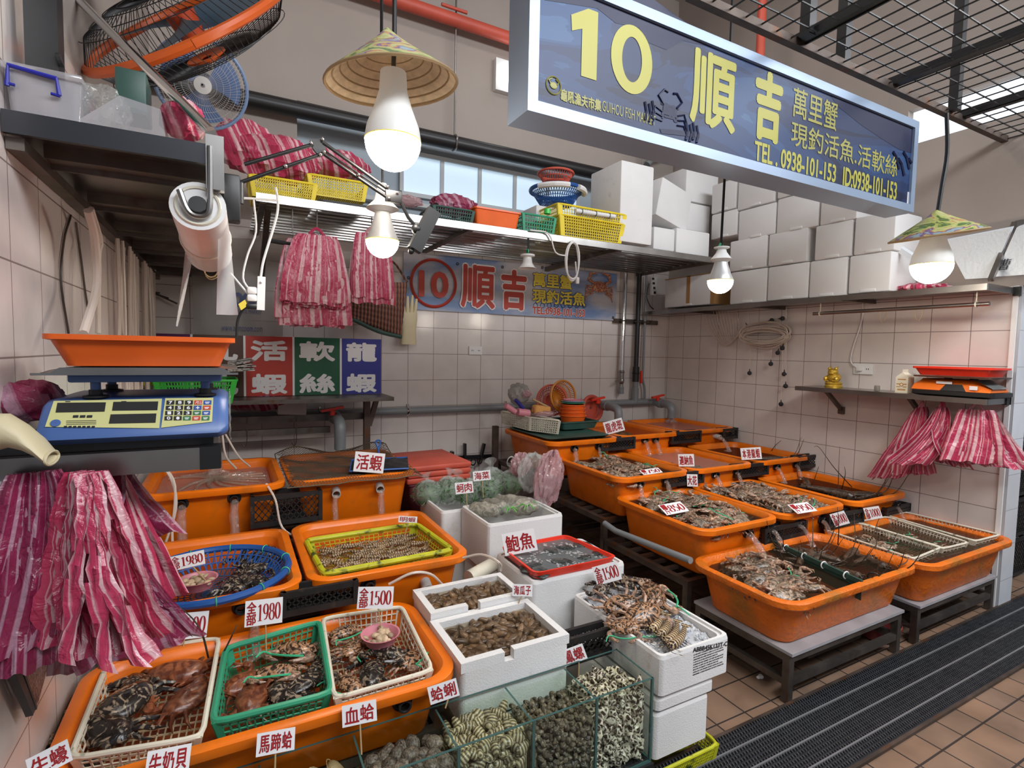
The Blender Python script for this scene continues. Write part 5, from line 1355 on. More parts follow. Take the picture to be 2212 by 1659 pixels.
F = (0, PY(-2.595, 781, 1630), .5); card('two character card above the dark cockles', ((738, 1526), (812, 1511), (815, 1556), (740, 1573)), F[1], '血蛤', foot=F)
F = (0, PY(-2.60, 593, 1690), .5); card('three character card above the large pale clams', ((556, 1586), (638, 1570), (636, 1620), (552, 1636)), F[1], '馬蹄蛤', foot=F)
F = (0, PY(-2.605, 370, 1730), .5); card('three character card beside the large clams at the near tank end', ((318, 1625), (414, 1605), (408, 1664), (312, 1684)), F[1], '牛奶貝', foot=F)
F = (0, PY(-2.605, 120, 1740), .5); card('two character card in the corner by the near wall', ((55, 1642), (146, 1596), (157, 1642), (66, 1690)), F[1], '生蠔', foot=F)
card('three character card leaning on the rim of the rear tubs', ((1302, 912), (1343, 903), (1350, 928), (1310, 941)), PZ(.79, 1330, 936), '龍虎斑')
card('three character card on the rim of the plain water tub', ((1464, 981), (1499, 981), (1500, 1007), (1467, 1008)), PZ(.665, 1484, 1010), '迦納魚')
card('four character card on the rim between plain tub and side wall', ((1599, 968), (1643, 966), (1646, 991), (1602, 994)), PZ(.67, 1624, 996), '本港龍蝦')
card('narrow two character card behind the 850 tub', ((1481, 1024), (1504, 1025), (1510, 1051), (1487, 1051)), PZ(.56, 1500, 1056), '大花')
card('price card lying flat in the crab tub beside the crumpled film', ((1380, 1016), (1420, 1010), (1433, 1020), (1392, 1026)), PZ(.665, 1407, 1020), '一斤', '750', n=(0, -.5, 1), split=.26)
card('price card lying flat on the crabs of the open end tub', ((1418, 1092), (1467, 1083), (1491, 1103), (1444, 1112)), PZ(.58, 1455, 1098), '一斤', '850', n=(0, -.5, 1), split=.26)
card('price card lying flat on the crabs of the middle tub', ((1698, 1090), (1742, 1085), (1767, 1102), (1727, 1110)), PZ(.58, 1733, 1098), '一斤', '950', n=(0, -.5, 1), split=.26)
card('price card leaning on the long basket beside the divider tub', ((1792, 1110), (1823, 1104), (1836, 1129), (1805, 1140)), PY(-2.25, 1814, 1122), '全部', '1000')
card('price card leaning on the middle long basket', ((1863, 1098), (1896, 1093), (1909, 1118), (1874, 1123)), PY(-2.235, 1886, 1108), '全部', '1000')
# ================================================================== lamps
m_glow = M('lit_bulb', (1, 1, 1), .4, emis=((1.0, .90, .76), 60))
m_ceram = M('bulb_body', (.80, .81, .78), .4, emis=((1, .95, .85), .10))
m_straw = M('woven_palm_leaf', (.70, .55, .36), .75, var=(40, .15))
m_hat = sea('painted_hat', [(0, (.10, .17, .05)), (.43, (.42, .45, .13)), (.49, (.50, .50, .22)), (.53, (.52, .26, .08)), (.56, (.18, .10, .26)), (.60, (.30, .40, .42))], (9, 9, 14), dist=1.2)
m_gskirt = M('silver_bulb_body', (.50, .50, .50), .35, .3)
def bulb(t, c, d, tall, ribbed=False):
    """c: centre of the widest ring; the glowing part hangs below"""
    r = d / 2; c = V(c); b = MB()
    b.lathe([(.001, -r * 1.05)] + [(r * sin(a), -r * 1.05 * cos(a)) for a in [pi / 2 * k / 12 for k in range(1, 13)]], c, n=32); b.build('globe', m_glow, t)
    b = MB(); R0 = r * (1.0 if not ribbed else .86)
    b.lathe([(r, 0), (r * 1.005, r * .06), (R0 * .93, r * .5), (R0 * .68, r * 1.15), (R0 * .5, r * 1.75), (R0 * .46, tall), (.012, tall + .004)], c, n=32); b.build('bulb_body', m_gskirt if ribbed else m_ceram, t)
    bb = list(t.children)[-1]; b = MB(); b.torus(c, r, .0018, n=32, k=5); b.build('seam_ring', m_byel, bb)
def hat(t, c, R, h, tilt):
    c = V(c); ax = tilt.to_matrix() @ V((0, 0, 1)); b = MB()
    b.lathe([(R, 0), (R * .72, h * .27), (R * .45, h * .52), (R * .2, h * .78), (.004, h)], c, ax, 40); b.build('painted_outside', m_hat, t)
    b = MB(); b.lathe([(R * .99, -.002), (R * .71, h * .25), (R * .44, h * .5), (R * .19, h * .76), (.003, h * .97)], c, ax, 40); b.build('straw_lining', m_straw, t)
    b = MB()
    for k in (1.0, .88, .76, .64, .52, .40): b.torus(c + ax * (h * (1 - k) * .97 - .003), R * k * .985, .0028 if k < 1 else .005, ax, 40, 5)
    b.build('rib_rings', M('bamboo_ring', (.36, .24, .12), .6), t)
def dep(px, py, d):
    r = ray(px, py); return CAM + r * d
c1 = dep(849, 305, 1.6)
t = thing('hat_lamp', 'big lit bulb under a painted conical straw hat hanging in front of the shelf', 'lamp', c1)
bulb(t, c1, .166, .20); hat(t, dep(847, 178, 1.6), .198, .15, Euler((.05, -.12, 0)))
b = MB(); p = dep(852, 70, 1.6); b.tube([c1 + V((0, 0, .2)), p, p + V((0, 0, 2.2))], .007, 8); p = dep(824, 90, 1.62); b.tube([p, p + V((-.002, 0, 2.2))], .005, 6); b.build('cord', m_black, t)
c2 = dep(826, 520, 1.9)
t = thing('hanging_bulb', 'lit bulb with silver neck beside the pink striped bags', 'lamp', c2)
bulb(t, c2, .116, .105, True)
b = MB(); b.lathe([(.03, .10), (.058, .112), (.052, .118), (.03, .14), (.018, .19), (.014, .2)], c2, n=24); b.build('socket_shade', m_white, t)
b = MB(); b.tube([c2 + V((0, 0, .2)), c2 + V((.0, .02, .4)), c2 + V((0, .05, 1.4))], .004, 6); b.build('cord', m_black, t)
c3 = dep(1556, 606, 2.5)
t = thing('hanging_bulb', 'lit bulb on a black cord in front of the brown taped foam box', 'lamp', c3)
bulb(t, c3, .116, .09, True)
b = MB(); b.lathe([(.03, .085), (.05, .098), (.045, .102), (.024, .13), (.02, .145), (.035, .150), (.035, .155), (.01, .16)], c3, n=24); b.build('socket_shade', m_white, t)
b = MB(); p = dep(1566, 370, 2.5); b.tube([c3 + V((0, 0, .16)), dep(1558, 520, 2.5), p, p + V((.0, 0, 1.5))], .006, 8); b.build('cord', m_black, t)
b = MB()
for k in range(5): b.tube([dep(1556, 525, 2.49), dep(1549 + 5 * k, 538 + 6 * (k % 2), 2.49), dep(1553 + 3 * k, 552, 2.49)], .0025, 5)
b.build('twine_knot', m_twine, t)
c4 = dep(2012, 572, 2.5)
t = thing('hat_lamp', 'big lit bulb under a painted straw hat by the side wall shelf', 'lamp', c4)
bulb(t, c4, .168, .18); hat(t, dep(2024, 508, 2.5), .19, .115, Euler((.0, -.18, 0)))
b = MB(); b.tube(bez([dep(2026, 456, 2.5), dep(2035, 400, 2.5), dep(2046, 330, 2.5), dep(2045, 245, 2.48)], 12), .009, 8); b.build('cord', m_black, t)
t = thing('lamp_shade', 'small unlit white bell shade hanging below the back shelf', 'lamp shade', PY(-.88, 1139, 582))
p = PY(-.88, 1139, 580); b = MB(); b.lathe([(.062, 0), (.05, .008), (.032, .035), (.026, .075), (.047, .078), (.047, .088), (.02, .09)], p, n=24); b.build('shade', m_white, t)
b = MB(); b.tube(bez([p + V((0, 0, .09)), p + V((.005, 0, .15)), p + V((0, 0, .21))], 8), .006, 6); b.build('cord', m_black, t)
b = MB(); b.torus(p + V((0, 0, .11)), .012, .004, (1, 0, 0), 12, 5); b.torus(p + V((0, 0, .21)), .012, .004, (1, 0, 0), 12, 5); b.build('twine_knot', m_twine, t)

# ================================================================== the shelf on the back wall
SZ = 2.145
t = thing('back_shelf', 'long slatted steel shelf high on the tiled back wall', 'shelf', (-2.03, -.45, 2.12))
b = MB(); b.box(-3.66, -.40, -.905, -.885, 2.108, 2.15); b.build('front_rail', m_steel, t, smooth=False)
b = MB()
for k in range(11): y = -.86 + k * .082; b.box(-3.66, -.40, y, y + .034, 2.128, 2.143)
b.build('slats', m_steel, t, smooth=False)
b = MB()
for x in (-3.64, -2.5, -1.35, -.42): b.box(x, x + .03, -.885, -.003, 2.105, 2.128)
b.build('cross_rail', m_steeld, t, smooth=False)
b = MB(); b.bar(PY(-.86, 1342, 535), PY(-.06, 1180, 582), .035, .035); b.bar((-3.6, -.8, 2.1), (-3.6, -.03, 1.78), .03, .03); b.build('brace', m_steeld, t, smooth=False)
def lump(name, label, px, py, y, w, h, mat, cat, seed=0, d=None, group=None):
    p = PY(y, px, py); b = MB(); d = d or w * .6
    b.ell(p + V((0, d * .4, h * .42)), (w / 2, d / 2, h / 2), n=28, m=16, fn=lambda q: 1 + .16 * vn(q.x * 3 + seed, q.y * 3, q.z * 3) + .10 * vn(q.x * 8, q.z * 9 + seed, q.y * 5))
    for i, v in enumerate(b.v): b.uv[i] = ((v.x + .4 * v.z) * 3.2, v.z)
    return tag(b.build(name, mat), label, cat, group)
def fb(y, d, xl, xr, yt, yb):
    a, c = PY(y, xl, (yt + yb) / 2), PY(y, xr, (yt + yb) / 2); m = (xl + xr) / 2
    return a.x, c.x, y, y + d, PY(y, m, yb).z, PY(y, m, yt).z
def pbasket(label, box, mat, nu, nv, nh, taper=.1, rim=.007, w=.005, name='rectangular_basket', cat='basket'):
    x0, x1, y0, y1, z0, z1 = box
    return basket(name, label, [(x0, y0, z1), (x1, y0, z1), (x1, y1, z1), (x0, y1, z1)], z1 - z0, taper, mat, nu, nv, nh, rim, w, cat=cat)
pbasket('yellow basket of pink bags at the near end of the back shelf', fb(-.86, .26, 538, 686, 388, 430), m_yellow, 26, 14, 7)
pbasket('dim yellow basket of bags behind the lit hat lamp', fb(-.80, .26, 664, 795, 386, 426), m_yellow, 24, 14, 7)
lump('plastic_bag', 'tall pile of pink striped bags in the near yellow basket', 600, 372, -.74, .46, .24, m_bag, 'bags', 1)
lump('plastic_bag', 'pile of pink striped bags standing behind the lamp arm joint', 530, 352, -.7, .3, .26, m_bag, 'bags', 2)
lump('plastic_bag', 'pile of pink bags in the dim yellow basket', 720, 370, -.66, .42, .16, m_bag, 'bags', 3)
t = thing('flat_tray', 'flat grey tray under the dim yellow basket', 'tray', PY(-.87, 745, 436)); x0, x1, y0, y1, z0, z1 = fb(-.87, .3, 688, 800, 420, 438)
b = MB(); b.loft([rrect((x0 + x1) / 2, (y0 + y1) / 2, (x1 - x0) / 2 - i, (y1 - y0) / 2 - i, .03, z) for i, z in ((.02, 2.15), (0, 2.172), (.008, 2.172), (.026, 2.154))], True, True); b.build('tray_body', M('grey_tray', (.16, .17, .18), .5), t)
lump('plastic_bag', 'small pink bag lying on the shelf beside the lit silver bulb', 885, 440, -.86, .18, .06, m_pinkbag, 'bag', 4)
lump('plastic_bag', 'white and pink bag tip on the shelf behind the lamp head', 868, 436, -.8, .2, .05, m_clearbag, 'bag', 5)
pbasket('dark green basket of bags beside the lamp head', fb(-.87, .25, 935, 1026, 450, 479), m_dgreen, 16, 10, 4)
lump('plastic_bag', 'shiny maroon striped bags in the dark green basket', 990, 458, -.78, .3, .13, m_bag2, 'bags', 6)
x0, x1, y0, y1, z0, z1 = fb(-.88, .26, 1026, 1128, 452, 490)
def obox_tray(name, label, x0, x1, y0, y1, z0, z1, mat, cat='box', tap=.015):
    t = thing(name, label, cat, ((x0 + x1) / 2, (y0 + y1) / 2, z0)); cx, cy, hx, hy = (x0 + x1) / 2, (y0 + y1) / 2, (x1 - x0) / 2, (y1 - y0) / 2
    R = lambda i, z: rrect(cx, cy, hx - i, hy - i, .02, z, 4)
    b = MB(); b.loft([R(tap + .008, z0), R(.008, z1 - .008), R(.012, z1 - .006), R(tap + .012, z0 + .005)], True, True); b.build('body', mat, t)
    b = MB(); b.loft([R(.008, z1 - .012), R(0, z1 - .01), R(0, z1), R(.012, z1), R(.013, z1 - .008)], False, False); b.build('rim', mat, t)
    return t
obox_tray('storage_box', 'bright red plastic box on the back shelf', x0, x1, y0, y1, z0, z1, m_orange2)
pbasket('green basket between the red box and the yellow baskets', fb(-.87, .2, 1128, 1202, 466, 500), m_greenp, 12, 8, 4)
x0, x1, y0, y1, z0, z1 = fb(-.66, .2, 1158, 1212, 446, 482); b = MB(); b.rbox(((x0 + x1) / 2, y0 + .1, (z0 + z1) / 2), (x1 - x0, .2, z1 - z0), .01)
tag(b.build('foam_slab', m_foamw), 'white foam piece standing behind the green basket', 'foam')
p = PY(-.87, 1182, 462); b = MB(); b.cyl(p, p + V((0, 0, .03)), .022); tag(b.build('bottle_cap', m_bgreen), 'bright green cap above the green basket', 'cap')
pbasket('lower yellow basket at the front edge of the back shelf', fb(-.89, .3, 1208, 1350, 474, 516), m_yellow, 26, 16, 7, .08)
ub = pbasket('upper yellow basket with white foam floats tied to it', fb(-.885, .3, 1204, 1354, 452, 476), m_yellow, 26, 16, 3, .04)
b = MB(); a, c = PY(-.9, 1243, 455), PY(-.9, 1328, 468); b.tube([a, c], .014, 10); b.build('foam_float', m_foamw, ub)
b = MB()
for k in (.15, .5, .85): b.torus(a.lerp(c, k), .0155, .003, c - a, 12, 5)
b.build('twine_tie', m_dgreen, ub)
p = PY(-.6, 1198, 445); cc = V((p.x, -.62, p.z)); rb = woven_bowl('round_basket', 'round blue basket with foam floats on the back shelf', cc, .185, .1, m_blue, .014, 56, 6)
for nm, s, e in (('foam_float', 3.5, 4.6), ('foam_float', 5.0, 5.9)):
    b = MB(); b.tube([cc + V((.2 * cos(a), .2 * sin(a), .088)) for a in [s + (e - s) * i / 10 for i in range(11)]], .02, 8); b.build(nm, m_foam, rb)
def colander(label, c, r, h, mat, ax=(0, 0, 1), n=40):
    c = V(c); t = thing('colander', label, 'colander', c); q = V((0, 0, 1)).rotation_difference(V(ax)); P = lambda rr, z, a: c + q @ V((rr * cos(a), rr * sin(a), z))
    b = MB()
    for i in range(n):
        a = 2 * pi * i / n; b.tube([P(r * .2, 0, a), P(r * .68, .002, a), P(r * .98, h, a)], .003, 4)
    for rr, z in ((.2, 0), (.45, .001), (.68, .002), (.83, h * .5)): b.tube([P(r * rr, z, 2 * pi * i / 32) for i in range(33)], .004, 5, False)
    b.add([P(r * .2, 0, 2 * pi * i / 16) for i in range(16)], [tuple(range(16))])
    b.build('slotted_body', mat, t)
    b = MB(); b.tube([P(r, h, 2 * pi * i / 40) for i in range(41)], .0085, 8, False); b.build('rim', mat, t)
    return t
p = PY(-.62, 1200, 396); colander('orange colander on top of the round blue basket', (p.x, -.62, p.z), .125, .065, m_reddark)
# foam boxes on the back shelf
def fbox(label, box, group=None, tab=True, rot=None, mat=None):
    x0, x1, y0, y1, z0, z1 = box; c = V(((x0 + x1) / 2, (y0 + y1) / 2, (z0 + z1) / 2)); t = thing('foam_box', label, 'foam box', V((c.x, c.y, z0)), group)
    b = MB(); b.rbox(c, (x1 - x0, y1 - y0, z1 - z0), .012, 2, rot); b.build('body', mat or m_foamw, t)
    return t
tb = fbox('tall white foam box with scribbled writing on the back shelf', fb(-.885, .36, 1340, 1411, 352, 526), mat=m_foam)
x = PY(-.885, 1340, 450).x - .0012; b = MB(); a = V((x, -.62, 2.42)); write(b, '2斤', (x, -.70, 2.335), (0, -.085, 0), (0, 0, .05), 0); write(b, '半', (x, -.72, 2.28), (0, -.07, 0), (0, 0, .045), 0); b.build('scribble', m_inkb, tb, smooth=False)
fbox('white foam box leaning behind the tall foam box', fb(-.8, .3, 1416, 1492, 398, 484), rot=Euler((0, .22, .1)))
fbox('low white foam box next to the tall foam box', fb(-.84, .3, 1412, 1458, 492, 541)); fbox('white foam box at the far end of the back shelf', fb(-.84, .3, 1461, 1533, 497, 553))
fbox('white foam box second from the shelf in the corner pile', fb(-.70, .3, 1478, 1534, 440, 500)); fbox('white foam box topmost in the corner pile', fb(-.66, .3, 1482, 1552, 368, 440))

# hanging below it
def bag_bundle(label, top, bot, w, n, mat, udir=(1, 0, 0), thick=.10, jag=.02, seed=0, neck=.22, group=None, name='bag_bundle', swirl=0.0, fan=0.0, loop=True):
    rnd = random.Random(seed); top, bot = V(top), V(bot); U = V(udir).normalized(); D = (bot - top).normalized(); Nn = D.cross(U).normalized()
    t = thing(name, label, 'bag bundle', bot, group); half = max(1, n // 2)
    for part, rng in (('front_bags', range(0, half)), ('rear_bags', range(half, n))):
        b = MB()
        for i in rng:
            o = rnd.uniform(-1, 1) * w * .10; L = 1 + rnd.uniform(-.07, .05); ph = rnd.uniform(0, 6); k = (i / max(1, n - 1) - .5); ww = w * rnd.uniform(.82, 1.05)
            fa = rnd.uniform(-1, 1) * fan; U2 = (U * cos(fa) + Nn * sin(fa)); la = rnd.uniform(-1, 1) * fan * .25
            def f(u, v, o=o, L=L, ph=ph, k=k, ww=ww, U2=U2, la=la):
                s = neck + (1 - neck) * min(1, v * 1.5) ** .6; q = top.lerp(bot, v * L)
                return q + U2 * ((u - .5) * ww * s) + U * (o * v + la * v * v) + Nn * (k * thick * (.25 + .75 * v) + .014 * vn(u * 6 + ph, v * 5, ph) * v + .006 * vn(u * 17 + ph, v * 14, ph) + swirl * sin(u * 7 + ph) * v + .016 * sin(u * 16 + ph) * (1 - v) * (1 - neck)) + D * (jag * .5 * vn(u * 9, ph) * v)
            b.grid(f, 16, 14, True)
        b.build(part, mat, t)
    if not loop: return t
    b = MB(); b.tube(bez([top + U * (neck * w * .3) + D * .03, top - D * .035 , top - U * (neck * w * .3) + D * .03], 10), .008, 6); b.build('handle_loop', mat, t)
    return t
hy = -.86
bag_bundle('thick bundle of red and white striped bags hooked under the back shelf', PY(hy, 684, 508), PY(hy, 684, 660), .325, 8, m_bag, seed=1, thick=.05, neck=.62)
bag_bundle('second layer of striped bags hanging behind the thick bundle', PY(-.8, 676, 520), PY(-.8, 676, 698), .35, 7, m_bag, seed=2, thick=.05, neck=.7)
bag_bundle('bundle of pink bags hanging behind the lit silver bulb', PY(-.82, 803, 505), PY(-.82, 803, 650), .245, 8, m_bag, seed=3, thick=.05, neck=.72)
for i, (px, lab) in enumerate(((685, 'wire hook holding the thick bundle of striped bags'), (632, 'wire hook next to the thick bundle of striped bags'), (803, 'wire hook holding the pink bags behind the bulb'))):
    b = MB(); p = PY(hy, px, 505 + 2 * i); b.tube(bez([V((p.x, hy, 2.115)), V((p.x, hy, p.z + .02)), V((p.x + .012, hy, p.z - .01)), V((p.x + .022, hy, p.z + .012))], 12), .0032, 6); tag(b.build('wire_hook', m_steel), lab, 'hook')
b = MB(); b.tube([PY(-.8, 578, 519), PY(-.8, 632, 528)], .011, 8); tag(b.build('hanging_rod', m_black), 'short black rod under the back shelf beside the striped bags', 'rod')
# quilted pouch, glove
t = thing('quilted_bag', 'brown quilted cloth bag hanging behind the pink bags', 'bag', PY(-.3, 815, 720))
m_quilt = pattern('brown_quilt', (.06, .025, .02), (.26, .10, .06), 14, .3, .7, .7, 1, 0, 'wave', .8)
A, B_, C_, D_ = PY(-.3, 752, 612), PY(-.3, 880, 610), PY(-.3, 866, 728), PY(-.3, 762, 690)
b = MB()
for sgn in (-1, 1): b.grid(lambda u, v: ((A * (1 - u) + B_ * u) * (1 - v) + (D_ * (1 - u) + C_ * u) * v) + V((0, sgn * (.035 * (sin(pi * u) * sin(pi * min(1, .15 + v * .85))) ** .6 + .006 * abs(sin(v * 28))), 0)), 20, 44)
b.build('body', m_quilt, t)
b = MB(); b.tube(bez([A, A.lerp(PY(-.3, 845, 560), .7), PY(-.3, 848, 565), B_], 14), .007, 6); b.build('strap', m_quilt, t)
b = MB(); b.tube(bez([D_ + V((0, -.01, 0)), (D_ + C_) / 2 + V((0, -.03, -.02)), C_ + V((0, -.01, 0))], 10), .014, 8); b.build('green_trim', m_dgreen, t)
t = thing('rubber_glove', 'cream rubber glove hanging beside the wall banner', 'glove', PY(-.08, 884, 745))
a, c = PY(-.08, 884, 690), PY(-.08, 883, 744); b = MB(); wv = .060
rings = []
for k in range(9):
    q = a.lerp(c, k / 8); w_ = wv * (1 - .12 * sin(pi * k / 8)); rings.append([q + V((w_ * cos(s), .02 * sin(s), 0)) for s in [2 * pi * j / 18 for j in range(18)]])
top = rings[0]; palm = [[p + V((0, 0, .05)) for p in top]]
b.loft(palm + rings, True, False); b.build('cuff_and_palm', m_rubber, t)
for nm, x, l, s in (('finger', -.042, .085, -.12), ('finger', -.014, .115, -.03), ('finger', .014, .125, .04), ('finger', .040, .10, .10)):
    b = MB(); q = a + V((x, 0, .045)); b.tube([q, q + V((s * l * .5, -.006, l * .5)), q + V((s * l, -.012, l))], [.0155, .0135, .009], 10); b.ell(q + V((s * l, -.012, l)), .009); b.build(nm, m_rubber, t)
b = MB(); q = a + V((-.052, 0, -.01)); b.tube([q, q + V((-.022, -.008, .035)), q + V((-.02, -.014, .07))], [.017, .014, .01], 10); b.build('thumb', m_rubber, t)
# coil of cable on the shelf front
t = thing('cable_coil', 'coiled white cable with a plug hanging below the yellow baskets', 'cable', PY(-.92, 1240, 640))
b = MB(); c = PY(-.925, 1237, 566); pts = []
for i in range(120):
    a = 2 * pi * i / 24; pts.append(c + V((.052 * sin(a) * (1 + .08 * sin(i * .3)), .006 * sin(i * .21), .125 * cos(a) + .004 * (i // 24) - .02 * (i > 80) * sin(a) ** 2)))
b.tube(pts, .0045, 6); b.tube(bez([PY(-.92, 1145, 497), PY(-.92, 1185, 505), PY(-.92, 1200, 545), PY(-.92, 1225, 553)], 14), .0045, 6); b.tube([PY(-.92, 1243, 565), PY(-.92, 1246, 600)], .0045, 6); b.build('cable', m_wire, t)
b = MB(); p = PY(-.92, 1247, 606); b.rbox(p, (.025, .02, .045), .006); b.build('plug', m_wire, t)
t = thing('power_strip', 'white multi socket strip fixed beside the vertical pipes in the corner', 'power strip', PY(-.15, 1412, 640))
b = MB(); b.obox(PY(-.09, 1412, 618), (.028, 0, 0), (0, .012, 0), (.006, 0, .085)); b.build('strip', m_white, t)
b = MB()
for k in range(4): b.obox(PY(-.104, 1411 + k * 1.2, 602 + 10 * k), (.012, 0, 0), (0, .002, 0), (0, 0, .010))
b.build('sockets', m_inkb, t)
b = MB(); b.tube(bez([PY(-.085, 1402, 612), PY(-.085, 1397, 640), PY(-.085, 1404, 660), PY(-.085, 1412, 668)], 12), .005, 6); b.build('cable', m_black, t)

# ================================================================== the rack with coloured boards by the near corner
t = thing('sign_rack', 'worn steel rack carrying the coloured seafood boards', 'rack', (-3.4, -.35, .7))
b = MB(); b.box(-4.16, -2.86, -.56, -.12, 1.052, 1.076); b.build('rack_top', m_steeld, t, smooth=False)
b = MB()
for x in (-2.97, -4.1): b.box(x - .02, x + .02, -.30, -.26, 0, 1.052)
b.build('leg', m_rust, t, smooth=False)
b = MB(); b.bar((-2.955, -.28, .86), (-2.9, -.28, 1.05), .035, .03); b.build('gusset', m_rust, t, smooth=False)
b = MB(); b.box(-4.16, -2.97, -.24, -.21, .90, .945); b.build('rail', m_steeld, t, smooth=False); b = MB(); b.box(-4.16, -3.2, -.24, -.21, .82, .86); b.build('rail', m_steeld, t, smooth=False)
m_bcol = [M('board_purple', (.10, .01, .09), .5), M('board_brown', (.085, .038, .025), .5), M('board_red', (.50, .035, .02), .45), M('board_green', (.005, .10, .04), .45), M('board_blue', (.03, .035, .28), .45)]
xs = [-4.15, -3.985, -3.712, -3.438, -3.151, -2.881]
t = thing('sign_board', 'row of coloured boards with white shrimp and squid lettering', 'sign', (-3.5, -.3, 1.08))
pans = []
for i in range(5):
    b = MB(); b.box(xs[i] + (.012 if i else 0), xs[i + 1], -.31, -.297, 1.079, 1.445); pans.append(b.build('panel', m_bcol[i], t, smooth=False))
b = MB()
for x in xs[1:5]: b.box(x, x + .012, -.311, -.297, 1.079, 1.445)
b.build('white_divider', m_card, t, smooth=False)
for i, s in ((1, '九孔'), (2, '活蝦'), (3, '軟絲'), (4, '龍蝦')):
    b = MB(); w = xs[i + 1] - xs[i] - .08
    for k in (0, 1): write(b, s[k], (xs[i] + .045, -.3105, 1.30 - .205 * k), (w, 0, 0), (0, 0, .115), .006, .0004)
    b.build('lettering', m_card, pans[i], smooth=False)
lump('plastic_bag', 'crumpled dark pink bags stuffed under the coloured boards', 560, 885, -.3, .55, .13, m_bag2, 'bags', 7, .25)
b = MB(); p = PY(-.3, 632, 882); b.rbox(p + V((0, .05, 0)), (.17, .1, .085), .004, 1, Euler((0, .06, 0))); tag(b.build('card_box', M('greyish_card', (.42, .40, .38), .7)), 'pale card box hanging under the coloured boards', 'box')
for i, px in enumerate((534, 641)):
    b = MB(); p = PY(-.26, px, 908); b.tube(bez([p + V((0, 0, .02)), p + V((0, 0, -.06)), p + V((-.005, 0, -.14)), p + V((-.018, 0, -.165)), p + V((-.03, 0, -.14))], 14), .003, 6); tag(b.build('s_hook', m_steeld), ('wire hook below the red board', 'wire hook below the green board')[i], 'hook')
gb = fb(-.75, .3, 330, 512, 815, 868)
pbasket('bright green basket behind the blue scale', (max(gb[0], -4.13), gb[1], -.75, -.45, 1.08, 1.20), m_bgreen, 24, 14, 5, .14)
lump('snack_bag', 'yellow green packet in the bright green basket', 305, 832, -.72, .2, .12, M('lime_packet', (.5, .55, .05), .35), 'packet', 8)
lump('snack_bag', 'dark brown packet in the bright green basket', 258, 830, -.72, .16, .1, M('brown_packet', (.05, .03, .025), .35), 'packet', 9)
t = thing('newspaper', 'folded newspapers sticking out over the bright green basket', 'newspaper', PY(-.62, 520, 805)); rnd = random.Random(3)
b = MB()
for k in range(7):
    a, c = PY(-.62, 492, 800 - k * 3), PY(-.62 + .02 * k, 552 - rnd.uniform(0, 12), 800 - k * 4 + rnd.uniform(-8, 4)); b.obox((a + c) / 2, (c - a) / 2, (0, .09, 0), (.001, 0, .0025))
b.build('folded_sheets', M('newsprint', (.62, .60, .56), .8, dirt=((.12, .12, .12), 60, .5, .6)), t, smooth=False)
lump('plastic_bag', 'pink and clear bags piled behind the scale by the near wall', 205, 845, -1.0, .34, .2, m_bag, 'bags', 10)
# grey plastic sheet with print
t = thing('plastic_cover', 'grey translucent plastic cover with dark printing on the back wall', 'plastic cover', PY(-.2, 520, 725))
b = MB(); b.grid(lambda u, v: PY(-.16, 420 + 190 * u + 20 * (1 - v) * (u - .5), 515 + 212 * v) + V((0, .012 * vn(u * 7, v * 5) - .01, 0)), 26, 22); b.build('sheet', m_greybag, t)
b = MB(); write_px(b, 'www.apmzoom.com', -.185, 478, 567, 706, 720, 0); write_px(b, 'WORLDWIDE MARKET', -.185, 484, 566, 668, 677, 0); write_px(b, 'ZOOM', -.185, 488, 562, 634, 660, .006); b.build('print', m_bnav, t, smooth=False)
# ================================================================== the shelf on the near wall and everything around it
t = thing('near_shelf', 'long stainless steel shelf on the near wall', 'shelf', (-3.99, -1.2, 1.8))
X0, X1, Y0 = -4.183, -3.795, -2.45
b = MB(); b.box(X0, X1 - .012, Y0 + .012, -.01, 1.832, 1.844); b.box(X1 - .012, X1, Y0, -.01, 1.80, 1.845); b.build('shelf_plate', m_steel, t, smooth=False)
b = MB()
for k in range(6): y = -2.3 + k * .42; b.box(X0 + .03, X1 - .014, y, y + .05, 1.802, 1.832); b.box(X0 + .03, X1 - .014, y + .05, y + .056, 1.79, 1.832); b.build('under_rib', m_steeld, t, smooth=False); b = MB()
b = MB(); b.box(X0, X1, Y0, Y0 + .012, 1.802, 1.847); b.build('front_lip', M('dark_steel', (.05, .052, .06), .35, .7), t, smooth=False)
b = MB(); b.box(X0, X0 + .03, Y0 + .02, -.01, 1.775, 1.80); b.build('wall_angle', m_steeld, t, smooth=False)
b = MB(); a = V((X1 + .001, Y0 - .001, 0)); b.box(X1 - .034, X1 + .003, Y0 - .006, Y0 + .02, 1.745, 1.868); b.build('corner_post', m_steel, t, smooth=False)
b = MB(); b.tube([PY(-2.45, 455, 285), PX(-4.18, 170, 0), PX(-4.18, 170, 0) + (PX(-4.18, 170, 0) - PY(-2.45, 455, 285)) * .01], .0125, 10); b.build('brace_rod', m_chrome, t)
